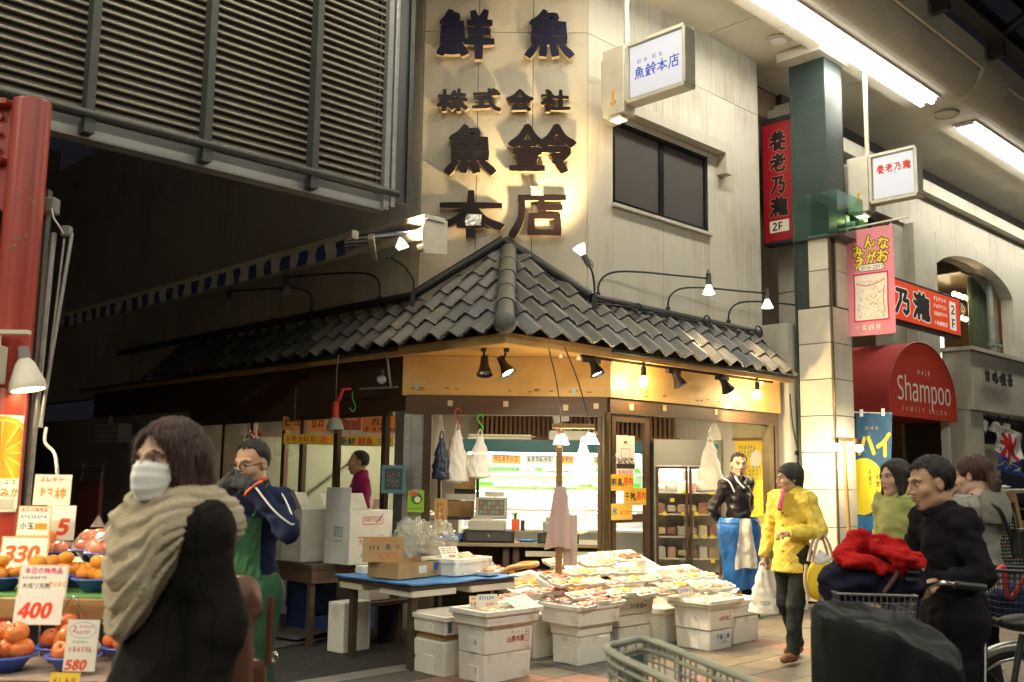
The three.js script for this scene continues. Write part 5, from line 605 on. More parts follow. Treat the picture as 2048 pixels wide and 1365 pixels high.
{ // goods lying on top of the case
  const t = thing('carton_pile', 'pile of flat white cartons and parcels on top of the display case', 'cartons', [0.42, 1.91, -12.5]); part(t, 'carton', rb(0.5, 0.12, 0.35, 0.16, 0.06, 0, 0.006), M.whiteCard); part(t, 'parcel', rb(0.22, 0.08, 0.2, 0.1, 0.17, 0, 0.01), mat(0.55, 0.3, 0.12, 0.7)); part(t, 'carton', rb(0.2, 0.1, 0.2, 0.12, 0.26, 0.02, 0.006).rotateZ(0.2), M.whiteCard); part(t, 'carton', rb(0.3, 0.05, 0.3, 0.52, 0.09, 0.05, 0.006), mat(0.6, 0.42, 0.15, 0.6));
  const s = thing('sheet_stack', 'stack of thin white paper sheets on the left of the case top', 'paper', [-0.28, 1.91, -12.5]); for (let i = 0; i < 4; i++) part(s, 'sheet', rb(0.8, 0.014, 0.3, rr(-0.05, 0.05), 0.008 + i * 0.016, rr(-0.03, 0.03), 0.003), i === 2 ? mat(0.5, 0.5, 0.2, 0.7) : M.white);
}
{ // glass door fridge
  const t = thing('drinks_fridge', 'tall steel fridge with two glass doors and yellow price tags', 'fridge', [2.1, 0, -12.72]); part(t, 'cabinet', [bx(0.86, 0.32, 0.5, 0, 1.78, 0), bx(0.86, 0.25, 0.5, 0, 0.125, 0), bx(0.03, 1.37, 0.5, -0.415, 0.935, 0), bx(0.03, 1.37, 0.5, 0.415, 0.935, 0), bx(0.86, 1.37, 0.03, 0, 0.935, -0.235)], mat(0.45, 0.45, 0.4, 0.35, { metalness: 0.4 })); part(t, 'control_panel', [bx(0.12, 0.05, 0.008, 0.25, 1.72, 0.252)], M.black); part(t, 'badge', bx(0.05, 0.06, 0.006, 0.36, 1.86, 0.252), mat(0.02, 0.25, 0.25, 0.4)); part(t, 'blue_label', bx(0.12, 0.025, 0.006, 0.24, 1.64, 0.252), mat(0.03, 0.35, 0.5, 0.4));
  for (const x of [-0.21, 0.21]) { const d = part(t, 'door', [bx(0.4, 0.03, 0.035, x, 1.585, 0.26), bx(0.4, 0.03, 0.035, x, 0.285, 0.26), bx(0.03, 1.27, 0.035, x - 0.185, 0.935, 0.26), bx(0.03, 1.27, 0.035, x + 0.185, 0.935, 0.26)], M.brownWood); part(d, 'pane', bx(0.34, 1.27, 0.006, x, 0.935, 0.26), M.glass); part(d, 'handle', bar([x + (x < 0 ? 0.16 : -0.16), 0.75, 0.29], [x + (x < 0 ? 0.16 : -0.16), 1.05, 0.29], 0.01), M.chrome); }
  for (const y of [0.45, 0.72, 1.0, 1.27]) part(t, 'shelf', bx(0.8, 0.015, 0.42, 0, y, 0), M.offWhite); const gm = [mat(0.45, 0.3, 0.2, 0.6), mat(0.5, 0.48, 0.4, 0.5), mat(0.3, 0.12, 0.1, 0.5), mat(0.55, 0.5, 0.3, 0.5)]; for (const y of [0.46, 0.73, 1.01, 1.28]) for (let i = 0; i < 6; i++) part(t, 'packet', rb(0.11, rr(0.05, 0.17), 0.2, -0.33 + i * 0.132, 0.06 + y, 0.05, 0.02), gm[(i * 3 + Math.round(y * 10)) % 4]);
  const yt = mat(0.85, 0.68, 0.03, 0.6); for (const [x, y] of [[-0.05, 1.27], [0.3, 1.27], [-0.3, 1.0], [-0.06, 1.0], [0.1, 1.0], [0.32, 1.0], [0.08, 0.72], [0.2, 0.72], [0.3, 0.72], [0.3, 0.42], [-0.2, 1.17]]) part(t, 'price_tag', bx(0.055, 0.045, 0.004, x, y + 0.01, 0.225), yt); part(t, 'inner_light', bx(0.7, 0.02, 0.03, 0, 1.56, 0.2), glow(1, 0.98, 0.9, 4)); const l = new THREE.RectAreaLight(0xfff6e0, 70, 0.7, 0.05); l.position.set(0, 1.54, 0.19); l.rotation.x = -PI / 2 + 0.35; t.add(l);
}
// ceiling lights inside
for (const [x, z, l, w] of [[0.3, -11.2, 'fluorescent ceiling light inside the shop above the counter', 1.2], [-1.9, -11.4, 'fluorescent ceiling light inside behind the alley windows', 1.2], [1.9, -11.6, 'fluorescent ceiling light inside near the fridge', 0.9]]) { const t = thing('shop_light', l, 'ceiling light', [x, 2.4, z], 0, 'ceiling lights in the fish shop'); part(t, 'housing', rb(w + 0.06, 0.05, 0.16, 0, 0, 0, 0.01), M.white); part(t, 'tube', bx(w, 0.03, 0.04, 0, -0.045, 0), glow(1, 0.96, 0.85, 7)); const r = new THREE.RectAreaLight(0xffe6b8, x < -1 ? 95 : 48, w, 0.14); r.position.set(0, -0.075, 0); r.rotation.x = -PI / 2; t.add(r); }
{ // counter with till
  const t = thing('shop_counter', 'worn wooden counter behind the fish stalls', 'counter', [-0.05, 0, -9.95]); part(t, 'top', rb(1.66, 0.035, 0.62, 0, 0.8, 0, 0.004), mat(0.42, 0.36, 0.25, 0.5, { tex: T.wood, k: 0.8 })); for (const x of [-0.78, -0.1, 0.0, 0.78]) part(t, 'leg', bx(0.06, 0.78, 0.06, x, 0.39, 0.22), M.woodDark); part(t, 'shelf', rb(1.56, 0.03, 0.5, 0, 0.42, 0, 0.004), M.woodDark); part(t, 'side_board', bx(0.66, 0.05, 0.02, 0.42, 0.72, 0.3), mat(0.45, 0.43, 0.34, 0.6)); part(t, 'back_board', bx(1.6, 0.76, 0.02, 0, 0.4, -0.28), M.woodDark);
  const cl = [[-0.5, 'roll of yellow paper on the counter shelf', mat(0.5, 0.42, 0.1, 0.6)], [-0.22, 'brown cardboard roll on the counter shelf', M.card], [0.18, 'red can on the counter shelf', mat(0.5, 0.05, 0.03, 0.4)], [0.35, 'white wrapped roll on the counter shelf', M.white], [0.62, 'green bottle on the counter shelf', mat(0.03, 0.2, 0.06, 0.4)]]; cl.forEach(([x, l, m], i) => { const o = thing('counter_item', l, 'goods', [x, 0.436, -9.85]); part(o, 'body', i % 2 ? lathe([[0, 0], [0.07, 0], [0.072, 0.12], [0.05, 0.15], [0.02, 0.16], [0, 0.16]], 16) : cyl(0.06, 0.06, 0.22, 16).rotateZ(PI / 2).translate(0, 0.06, 0), m); part(o, 'band', i % 2 ? cyl(0.074, 0.074, 0.03, 16).translate(0, 0.06, 0) : cyl(0.062, 0.062, 0.04, 16).rotateZ(PI / 2).translate(0, 0.06, 0), M.offWhite); });
  const dr = thing('cash_drawer', 'black cash drawer under the grey till', 'cash drawer', [-0.32, 0.818, -9.86]); part(dr, 'body', rb(0.5, 0.11, 0.4, 0, 0.055, 0, 0.006), M.black); part(dr, 'front', rb(0.44, 0.08, 0.012, 0, 0.055, 0.206, 0.003), M.darkGrey); part(dr, 'lock', cyl(0.012, 0.012, 0.01, 10).rotateX(PI / 2).translate(0, 0.07, 0.215), M.chrome);
  const r = thing('till', 'grey touch screen cash register on the counter', 'cash register', [-0.34, 0.93, -9.86], -0.05); part(r, 'base', rb(0.36, 0.09, 0.3, 0, 0.045, 0, 0.012), mat(0.4, 0.4, 0.34, 0.5)); part(r, 'printer_cover', rb(0.2, 0.03, 0.22, -0.06, 0.1, 0.02, 0.008), M.offWhite); const sc = part(r, 'screen_case', rb(0.32, 0.22, 0.03, 0.03, 0.13, 0, 0.012), mat(0.36, 0.37, 0.32, 0.5)); sc.position.set(0, 0.09, -0.02); sc.rotation.x = -0.35; part(sc, 'screen', plane(0.26, 0.16, 0.03, 0.13, 0.0165), paper(canvas(128, 80, (c, w, h) => { c.fillStyle = '#5b5f55'; c.fillRect(0, 0, w, h); for (let i = 0; i < 6; i++) for (let j = 0; j < 3; j++) { c.fillStyle = ['#7b7f70', '#8a5a4a', '#6f8a8a'][(i + j) % 3]; c.fillRect(6 + i * 20, 8 + j * 23, 16, 18); } }), { roughness: 0.3 })); part(r, 'customer_display', [rb(0.19, 0.05, 0.03, 0.06, 0.35, -0.1, 0.006), bar([0.06, 0.1, -0.1], [0.06, 0.33, -0.1], 0.012)], M.offWhite);
  const d2 = thing('cash_drawer', 'second black drawer with a small white machine at the right end', 'cash drawer', [0.36, 0.818, -9.86]); part(d2, 'body', rb(0.4, 0.1, 0.36, 0, 0.05, 0, 0.006), M.black); part(d2, 'front', rb(0.34, 0.07, 0.012, 0, 0.05, 0.186, 0.003), M.darkGrey); part(d2, 'machine', [rb(0.14, 0.1, 0.16, -0.08, 0.15, 0, 0.01), rb(0.12, 0.05, 0.12, -0.06, 0.22, 0, 0.01)], mat(0.42, 0.42, 0.38, 0.5));
  const pen = thing('pen_pot', 'orange pot full of pens beside the till', 'pen pot', [-0.06, 0.93, -9.82]); part(pen, 'pot', rb(0.08, 0.11, 0.07, 0, 0.055, 0, 0.006), mat(0.65, 0.1, 0.02, 0.4)); for (let i = 0; i < 6; i++) part(pen, 'pen', bar([rr(-0.02, 0.02), 0.1, rr(-0.02, 0.02)], [rr(-0.05, 0.05), 0.18, rr(-0.02, 0.02)], 0.006, 6), [M.black, mat(0.6, 0.5, 0.05, 0.4), mat(0.05, 0.2, 0.05, 0.4)][i % 3]); part(pen, 'black_pot', rb(0.04, 0.1, 0.05, 0.07, 0.05, 0, 0.004), M.black);
  const ds = thing('coin_dish', 'blue plastic coin dish on the counter', 'dish', [0.06, 0.82, -9.72]); part(ds, 'dish', lathe([[0, 0.006], [0.06, 0.008], [0.085, 0.025], [0.08, 0.028], [0.055, 0.014], [0, 0.012]], 24).scale(1.2, 1, 0.8), mat(0.03, 0.2, 0.55, 0.35)); part(ds, 'rim', new THREE.TorusGeometry(0.085, 0.004, 6, 26).rotateX(PI / 2).scale(1.2, 1, 0.8).translate(0, 0.027, 0), mat(0.05, 0.28, 0.6, 0.35));
  const ck = thing('pink_cloth', 'crumpled pink cloth lying by the till', 'cloth', [-0.1, 0.82, -9.72]); part(ck, 'cloth', displace(new THREE.SphereGeometry(0.07, 20, 14).scale(1.2, 0.5, 0.8), (v) => { v.multiplyScalar(1 + 0.35 * n3(v.x * 22, v.y * 22, v.z * 22)); v.y = Math.max(0, v.y); }), mat(0.6, 0.36, 0.34, 0.9));
  const bs = thing('blue_tarp', 'folded blue plastic sheet at the left end of the counter', 'tarp', [-0.72, 0.82, -9.9]); part(bs, 'sheet', displace(new THREE.BoxGeometry(0.28, 0.05, 0.4, 14, 2, 14), (v) => { v.y = Math.max(-0.02, v.y + 0.025 * n3(v.x * 9, 3, v.z * 9)); }).translate(0, 0.03, 0), M.blueSheet); part(bs, 'fold', rb(0.1, 0.12, 0.12, -0.05, 0.1, -0.05, 0.02), M.blueSheet);
}
// bags that hang at the front
function bagGeo(w, h, d, sd, crumple = 0.12) {
  const g = new THREE.SphereGeometry(1, 40, 32); return displace(g, (v) => { const t = (1 - v.y) / 2, wid = 0.18 + 0.82 * Math.pow(Math.min(1, t * 1.5), 0.8), ang = Math.atan2(v.z, v.x), rr2 = t > 0.97 ? 0.4 : 1, f = 1 + crumple * n3(Math.cos(ang) * 2, t * 5, sd) + crumple * 0.8 * n3(Math.cos(ang) * 6, Math.sin(ang) * 6, sd + t * 6); v.set(Math.cos(ang) * w / 2 * wid * f * rr2, -h * t, Math.sin(ang) * d / 2 * wid * f * rr2); });
}
function hangBag(label, x, y, z, w, h, d, m, sd, hookCol) { w *= 0.86; h *= 0.88; const t = thing('hanging_bag', label, 'bag', [x, y, z], 0, 'bags hanging in the shop front'); part(t, 'bag', bagGeo(w, h, d, sd), m); part(t, 'handle', [tube([[-w * 0.12, -0.02, 0], [-w * 0.06, 0.05, 0], [0, 0.07, 0], [w * 0.06, 0.05, 0], [w * 0.12, -0.02, 0]], 0.006, 14, 5)], m); if (hookCol) part(t, 'hook', tube([[0, 0.05, 0], [0.025, 0.08, 0], [0.0, 0.12, 0], [-0.03, 0.17, 0], [0, 0.21, 0], [0.03, 0.18, 0]], 0.007, 24, 6), hookCol); }
const greenHook = mat(0.06, 0.45, 0.03, 0.4), redHook = mat(0.6, 0.03, 0.03, 0.4);
hangBag('dark navy plastic bag hanging by the left post', -0.78, 1.82, -9.42, 0.2, 0.46, 0.12, mat(0.02, 0.03, 0.06, 0.25), 2); hangBag('white plastic bag hung on a red hook beside the navy bag', -0.63, 1.9, -9.45, 0.24, 0.58, 0.12, M.plasticBag, 5, redHook); hangBag('white plastic bag hung on a green hook', -0.41, 1.84, -9.42, 0.24, 0.46, 0.1, M.plasticBag, 9, greenHook); hangBag('clear crumpled bag hanging high behind the navy bag', -0.8, 1.98, -9.52, 0.14, 0.5, 0.1, M.clearBag, 12);
hangBag('white plastic bags bunched below the right lamp', 0.55, 1.76, -8.9, 0.26, 0.42, 0.14, M.plasticBag, 15); hangBag('long clear bag hanging under the bunched white bags', 0.53, 1.5, -8.95, 0.16, 0.62, 0.08, M.clearBag, 18); hangBag('white shopping bags hung near the fridge', 2.08, 1.86, -10.9, 0.32, 0.62, 0.14, M.plasticBag, 21); hangBag('small clear bag hanging above the white shopping bags', 2.14, 2.08, -10.95, 0.16, 0.22, 0.1, M.clearBag, 23);
{ const t = thing('work_towel', 'pale pink work towel hung on the wooden post', 'towel', [0.32, 0.84, -8.36]); part(t, 'cloth', displace(new THREE.PlaneGeometry(0.26, 0.5, 18, 20), (v) => { const f = 0.35 + 0.65 * (0.25 - v.y) / 0.5; v.x *= f; v.z = 0.03 + 0.035 * Math.sin(v.x * 40) * f; v.y += 0.05 * Math.abs(v.x) * 4 * -1; }).translate(0, 0.3, 0.02), mat(0.66, 0.5, 0.46, 0.95, { bump: T.weave, bk: 6, bs: 0.001 })); part(t, 'cloth_fold', displace(new THREE.PlaneGeometry(0.12, 0.42, 10, 14), (v) => { v.z = 0.02 * Math.sin(v.x * 60); }).translate(0.09, 0.1, 0.01), mat(0.6, 0.5, 0.46, 0.95)); part(t, 'pin', bx(0.02, 0.05, 0.02, 0, 0.56, 0.03), M.grey); }
// notices on the door, flyers and posters
function notice(label, a, y, b, turn, w, h, draw, px = 220, name = 'notice') { const t = thing(name, label, 'notice', a.isVector3 ? a : W(a, y, b), turn); const tx = canvas(px, Math.round(px * h / w), draw); const g = plane(w, h); part(t, 'sheet', g, paper(tx)); part(t, 'tape', [bx(0.03, 0.012, 0.001, 0, h / 2, 0.001)], M.offWhite); return t; }
const yel = '#e6b53c';
notice('yellow paper notice in black and red on the door, uppermost of three', 7.61, 1.415, 6.21, R45, 0.36, 0.16, (c, w, h) => { c.fillStyle = yel; c.fillRect(0, 0, w, h); write(c, '刺身', 10, 22, 50, '#2a2418', { wide: 0.13 }); write(c, 'は', 104, 52, 22, '#2a2418', { wide: 0.13 }); write(c, '店内', 124, 18, 46, '#d6401c', { wide: 0.16, sx: 0.95 }); });
notice('yellow paper notice in black and red on the door, middle of three', 7.81, 1.275, 6.206, R45, 0.36, 0.17, (c, w, h) => { c.fillStyle = yel; c.fillRect(0, 0, w, h); write(c, '干物', 10, 26, 48, '#2a2418', { wide: 0.13 }); write(c, 'は', 102, 56, 22, '#2a2418', { wide: 0.13 }); write(c, '店内', 122, 22, 48, '#d6401c', { wide: 0.16, sx: 0.95 }); c.fillStyle = '#6a8fb0'; c.fillRect(12, 94, 196, 3); });
notice('yellow ice notice in blue and orange on the door, lowest of three', 7.6, 1.13, 6.21, R45, 0.34, 0.16, (c, w, h) => { c.fillStyle = '#e8bc4c'; c.fillRect(0, 0, w, h); write(c, '氷', 18, 24, 54, '#23698f', { wide: 0.14 }); write(c, 'あります', 92, 44, 27, '#e0641c', { wide: 0.16 }); write(c, '!', 206, 40, 30, '#e0641c'); c.fillStyle = '#6a8fb0'; c.fillRect(12, 96, 196, 3); });
notice('black and white ink portrait poster on the glass door', 7.67, 1.68, 6.212, R45, 0.29, 0.4, (c, w, h) => { c.fillStyle = '#e6d6cc'; c.fillRect(0, 0, w, h); c.fillStyle = '#2a2422'; c.fillRect(0, h * 0.7, w, h * 0.12); c.beginPath(); c.arc(w / 2, 62, 22, 0, 7); c.fill(); c.fillStyle = '#e6d6cc'; c.beginPath(); c.arc(w / 2, 70, 16, 0, 7); c.fill(); c.strokeStyle = '#2a2422'; c.lineWidth = 4; c.strokeRect(58, 100, 104, 70); for (let i = 0; i < 60; i++) { c.beginPath(); c.arc(rr(20, 200), rr(170, 220), rr(4, 12), 0, 4); c.stroke(); } write(c, '魚鈴本店', 20, h * 0.85, 40, '#c97f5a', { wide: 0.12 }); });
notice('small teal framed picture on the left shop panel', new V3(-1.235, 1.42, -9.44), 0, 0, -0.25, 0.25, 0.27, (c, w, h) => { c.fillStyle = '#5f8790'; c.fillRect(0, 0, w, h); c.fillStyle = '#39505a'; c.fillRect(30, 28, w - 60, h - 60); for (let i = 0; i < 160; i++) { c.fillStyle = ['#6f8a4a', '#8a4a3a', '#4a6a7a', '#b0a060'][i % 4]; c.fillRect(rr(45, w - 60), rr(55, h - 60), 8, 6); } c.strokeStyle = '#7a3a2e'; c.lineWidth = 8; c.beginPath(); c.moveTo(40, 90); c.lineTo(w / 2, 50); c.lineTo(w - 40, 90); c.stroke(); }, 220, 'framed_picture');
notice('bright green flyer with a round emblem on the left post', new V3(-1.03, 1.21, -9.57), 0, 0, 0, 0.16, 0.21, (c, w, h) => { c.fillStyle = '#8fbf3a'; c.fillRect(0, 0, w, h); c.fillStyle = '#2d7a3a'; c.beginPath(); c.arc(w * 0.55, h * 0.38, w * 0.34, 0, 7); c.fill(); c.fillStyle = '#e8dcc8'; c.beginPath(); c.arc(w * 0.6, h * 0.42, w * 0.18, 0, 7); c.fill(); c.fillStyle = '#d8504a'; c.fillRect(18, 24, 110, 46); marks(c, 20, h * 0.8, 170, 30, '#2d5a2a', 7); }, 220, 'flyer');
notice('large yellow handwritten poster on the right inner wall', 10.628, 1.45, 6.63, ALLEYF, 0.42, 0.96, (c, w, h) => { c.fillStyle = '#e8c51e'; c.fillRect(0, 0, w, h); marks(c, 20, 30, 130, 90, '#4a7f8f', 6, 3); for (let i = 0; i < 14; i++) { c.strokeStyle = '#c98a1a'; c.lineWidth = 4; c.beginPath(); c.arc(rr(90, 200), rr(150, h - 40), rr(10, 24), 0, 7); c.stroke(); } c.fillStyle = '#f0e8d0'; c.beginPath(); c.ellipse(150, 120, 40, 60, 0.3, 0, 7); c.fill(); marks(c, 30, 160, 170, h - 200, '#8a9f6a', 6, 12); c.fillStyle = '#e07a1a'; c.fillRect(10, 130, 40, 30); }, 220, 'wall_poster');
{ const t = thing('ply_panel', 'pale ply board above the yellow poster', 'board', W(10.632, 2.06, 6.63), ALLEYF); part(t, 'board', bx(0.5, 0.24, 0.01), mat(0.5, 0.42, 0.24, 0.7, { tex: T.ply, k: 1 })); part(t, 'batten', bx(0.5, 0.03, 0.02, 0, -0.11, 0.008), M.slat); }
// signs and banners behind the alley windows
{
  const bn = (label, x, y, w, h, draw, z = -10.75, turn = 0.25) => { const t = thing('inner_banner', label, 'banner', [x, y, z], turn, 'signs hung behind the alley windows'); printedCard(t, w, h, canvas(320, Math.round(320 * h / w), draw), M.slat, 0.012); for (const k of [-0.3, 0.3]) part(t, 'hanger', bar([w * k, h / 2, 0], [w * k, 2.4 - y, 0], 0.004, 5), M.grey); };
  bn('orange wooden name board behind the alley windows at the left', -2.45, 2.02, 0.6, 0.16, (c, w, h) => { c.fillStyle = '#c07a2e'; c.fillRect(0, 0, w, h); marks(c, 14, 14, 290, 60, '#2a1c14', 6); }, -11.2); bn('orange wooden name board behind the alley windows at the right', -1.62, 2.03, 0.44, 0.2, (c, w, h) => { c.fillStyle = '#b8702a'; c.fillRect(0, 0, w, h); write(c, '七三内大', 16, 20, 66, '#231812', { wide: 0.13 }); marks(c, 20, 100, 260, 40, '#231812', 5); }, -11.2); bn('dark red name board between the two orange boards', -1.98, 2.06, 0.22, 0.2, (c, w, h) => { c.fillStyle = '#6a2a1c'; c.fillRect(0, 0, w, h); write(c, '本店', 70, 40, 90, '#d8a04a', { wide: 0.12 }); }, -11.25);
  bn('yellow fresh fish banner behind the alley windows at the left', -2.35, 1.83, 0.55, 0.11, (c, w, h) => { c.fillStyle = '#e3b61c'; c.fillRect(0, 0, w, h); write(c, '新', 230, 6, 48, '#d6501c', { wide: 0.14 }); marks(c, 10, 10, 190, 44, '#c8641c', 5); c.fillStyle = '#5a9a3a'; c.fillRect(0, h - 6, w, 6); }); bn('yellow fresh fish banner behind the alley windows at the right', -1.72, 1.82, 0.6, 0.11, (c, w, h) => { c.fillStyle = '#e6bd24'; c.fillRect(0, 0, w, h); write(c, '新鮮', 8, 10, 42, '#2a4a7a', { wide: 0.13 }); write(c, '鮮魚', 112, 10, 42, '#d6501c', { wide: 0.14 }); marks(c, 220, 10, 90, 40, '#4a8aa0', 3); c.fillStyle = '#5a9a3a'; c.fillRect(0, h - 6, w, 6); });
  const tb = thing('ice_table', 'long inner sales table with fish behind the alley windows', 'table', [-2.0, 0, -10.9], 0.3); part(tb, 'top', rb(2.2, 0.06, 0.7, 0, 1.0, 0, 0.01), M.white); part(tb, 'base', bx(2.1, 0.95, 0.6, 0, 0.48, 0), M.grey); for (let i = 0; i < 9; i++) part(tb, 'tray', rb(0.2, 0.03, 0.26, -0.92 + i * 0.23, 1.045, rr(-0.1, 0.1), 0.01), [M.white, fishCol[1], M.white, fishCol[0]][i % 4]); part(tb, 'carton', rb(0.16, 0.16, 0.14, 0.42, 1.12, 0.12, 0.01), M.white);
  const gl = thing('glass_screen', 'hazy glass screen with a steel diagonal behind the windows', 'screen', [-2.5, 0, -12.3], 0.1); part(gl, 'panel', bx(2.0, 1.6, 0.02, 0, 1.1, 0), mat(0.28, 0.33, 0.27, 0.4, { tex: T.patch, k: 0.8 })); part(gl, 'brace', bar([-0.6, 0.9, 0.05], [0.5, 1.75, 0.05], 0.015), M.alu); part(gl, 'frame', [bx(0.05, 1.9, 0.05, -1, 1.1, 0), bx(0.05, 1.9, 0.05, 1, 1.1, 0)], M.alu);
  const fv = thing('flower_basket', 'dark baskets with red paper flowers hung beside the windows', 'baskets', W(5.9, 1.6, 10.2), ALLEYF); for (let i = 0; i < 4; i++) part(fv, 'basket', lathe([[0.03, 0], [0.06, 0.12], [0.055, 0.12]], 12).translate(-0.2 + i * 0.13, 0.05 + 0.03 * (i % 2), 0.1), i === 3 ? M.wood : M.black); for (let i = 0; i < 14; i++) part(fv, 'flower', new THREE.SphereGeometry(0.02, 7, 5).translate(rr(-0.15, 0.15), rr(0.2, 0.34), 0.1 + rr(-0.03, 0.03)), i < 9 ? mat(0.6, 0.02, 0.05, 0.6) : mat(0.5, 0.3, 0.2, 0.6)); part(fv, 'wire_rack', [bar([-0.28, -0.02, 0.1], [0.28, -0.02, 0.1], 0.006), bar([-0.28, -0.02, 0.1], [-0.28, 0.3, 0.1], 0.006)], M.black);
}
{ // stacked goods and signs just inside the left post
  const t = thing('storage_rack', 'narrow rack of boxes just inside the left post', 'rack', [-0.66, 0, -10.35]); part(t, 'frame', [bx(0.03, 1.5, 0.03, -0.2, 0.75, 0.15), bx(0.03, 1.5, 0.03, 0.2, 0.75, 0.15)], M.black); for (const y of [0.5, 1.02]) part(t, 'shelf', bx(0.44, 0.02, 0.34, 0, y, 0), M.darkGrey); part(t, 'box', rb(0.26, 0.16, 0.2, 0.03, 1.12, 0.02, 0.006), M.card); part(t, 'box', rb(0.3, 0.06, 0.22, 0.02, 1.24, 0.02, 0.006), M.whiteCard); part(t, 'box', rb(0.22, 0.2, 0.2, 0.06, 1.42, 0, 0.006), M.card); part(t, 'slate', bx(0.22, 0.22, 0.015, 0.06, 1.36, 0.14).rotateX(-0.1), mat(0.03, 0.06, 0.06, 0.6));
  const s = thing('fish_flag', 'narrow blue and red printed cloth hanging by the left post', 'flag', [-0.8, 0.86, -9.75]); part(s, 'cloth', wavy(0.13, 0.75, 0.02, 6), paper(canvas(100, 560, (c, w, h) => { c.fillStyle = '#c8a86a'; c.fillRect(0, 0, w, h * 0.42); marks(c, 20, 20, 60, 200, '#a8482a', 1, 4); c.fillStyle = '#e6e2d6'; c.fillRect(0, h * 0.42, w, h); c.fillStyle = '#c8301f'; c.fillRect(20, 250, 50, 110); c.strokeStyle = '#20345f'; c.lineWidth = 12; for (let i = 0; i < 7; i++) { c.beginPath(); c.arc(50, 430, 20 + i * 24, 3.4, 6); c.stroke(); } }))); part(s, 'cord', bar([0, 0.37, 0], [0, 0.6, 0], 0.004), M.offWhite);
}
// ---------- foam boxes ----------
function rrShape(w, d, r, x = 0, y = 0) { const s = new THREE.Shape(); s.moveTo(-w / 2 + r + x, -d / 2 + y); s.lineTo(w / 2 - r + x, -d / 2 + y); s.quadraticCurveTo(w / 2 + x, -d / 2 + y, w / 2 + x, -d / 2 + r + y); s.lineTo(w / 2 + x, d / 2 - r + y); s.quadraticCurveTo(w / 2 + x, d / 2 + y, w / 2 - r + x, d / 2 + y); s.lineTo(-w / 2 + r + x, d / 2 + y); s.quadraticCurveTo(-w / 2 + x, d / 2 + y, -w / 2 + x, d / 2 - r + y); s.lineTo(-w / 2 + x, -d / 2 + r + y); s.quadraticCurveTo(-w / 2 + x, -d / 2 + y, -w / 2 + r + x, -d / 2 + y); return s; }
function slabBox(w, h, d, { r = 0.018, taper = 0.96, hole = 0, bev = 0.004, y = 0 } = {}) {
  const s = rrShape(w - bev * 2, d - bev * 2, r); if (hole) s.holes.push(rrShape(w - hole * 2, d - hole * 2, r * 0.7)); const g = new THREE.ExtrudeGeometry(s, { depth: h - bev * 2, bevelEnabled: true, bevelSize: bev, bevelThickness: bev, bevelSegments: 2, curveSegments: 5 }); g.rotateX(-PI / 2).translate(0, bev, 0);
  const p = g.attributes.position; for (let i = 0; i < p.count; i++) { const k = taper + (1 - taper) * Math.min(1, Math.max(0, p.getY(i) / h)); p.setX(i, p.getX(i) * k); p.setZ(i, p.getZ(i) * k); } g.computeVertexNormals(); boxUV(g); return g.translate(0, y, 0);
}
// foam box aligned with the street: corner nearest the camera at (a0, b0), long side la along the street
function foamBox(label, a0, b0, y, la, lb, h, { open = false, lid = false, tab = true, m = M.foam, print, leftPrint, turn = 0, tilt, group = 'white foam fish boxes' } = {}) {
  const t = thing('foam_box', label, 'foam box', W(a0 + la / 2, y, b0 + lb / 2), R45 + turn, group);
  if (open) { part(t, 'body', slabBox(la, h - 0.02, lb, { hole: 0.028, y: 0.02 }), m); part(t, 'floor', slabBox(la * 0.955, 0.022, lb * 0.955, { taper: 1 }), m); part(t, 'rim', slabBox(la + 0.03, 0.035, lb + 0.03, { hole: 0.03, taper: 1, y: h - 0.03 }), m); }
  else { part(t, 'body', slabBox(la, lid ? h - 0.055 : h - 0.006, lb), m); if (lid) part(t, 'lid', slabBox(la + 0.025, 0.05, lb + 0.025, { taper: 1, y: h - 0.052 }), m); else part(t, 'top_edge', slabBox(la - 0.03, 0.008, lb - 0.03, { taper: 1, bev: 0.002, y: h - 0.0075 }), m); }
  if (tab) { part(t, 'moulded_tab', [rb(0.012, h * 0.55, 0.1, -la / 2 * 0.97 - 0.002, h * 0.3, 0.02, 0.005)], m); part(t, 'moulded_tab', [rb(0.1, 0.02, 0.012, la * 0.3, h * 0.86, lb / 2 * 0.985, 0.004)], m); }
  if (print) { const [tx, w, ph, x, yy] = print; part(t, 'printed_mark', plane(w, ph, x ?? 0.03, yy ?? h * 0.5, lb / 2 * 0.99 + 0.005), decalMat(tx)).rotation.x = -0.0; }
  if (leftPrint) { const [tx, w, ph, z, yy] = leftPrint; const q = part(t, 'printed_mark', plane(w, ph), decalMat(tx)); q.rotation.y = -PI / 2; q.position.set(-la / 2 * 0.99 - 0.012, yy ?? h * 0.4, z ?? 0.02); }
  if (tilt) t.rotation.set(tilt[0], R45 + turn, tilt[1] ?? 0, 'YXZ'); return t;
}
const num = (n) => canvas(64, 80, (c) => { write(c, n, 14, 4, 62, '#3a3a38', { bold: false }); });
const yama = canvas(256, 128, (c) => { write(c, '山彦水産', 6, 52, 46, '#b8382a', { wide: 0.11, step: 1.05 }); write(c, '蒸したこ', 52, 14, 18, '#b8382a', { wide: 0.1, step: 1.9 }); c.strokeStyle = '#cf7a6a'; c.lineWidth = 3; for (let i = 0; i < 3; i++) c.strokeRect(208, 10 + i * 26, 34, 20); marks(c, 204, 98, 44, 12, '#444', 5); });
const tako = canvas(256, 128, (c) => { write(c, '蒸し蛸', 70, 22, 50, '#2d5a98', { wide: 0.12, step: 1.2 }); c.strokeStyle = '#2d5a98'; c.lineWidth = 5; c.strokeRect(18, 24, 34, 18); write(c, '十', 18, 40, 34, '#2d5a98'); marks(c, 110, 88, 90, 30, '#8aa0b8', 8, 3); marks(c, 20, 104, 80, 8, '#8aa0b8', 8); });
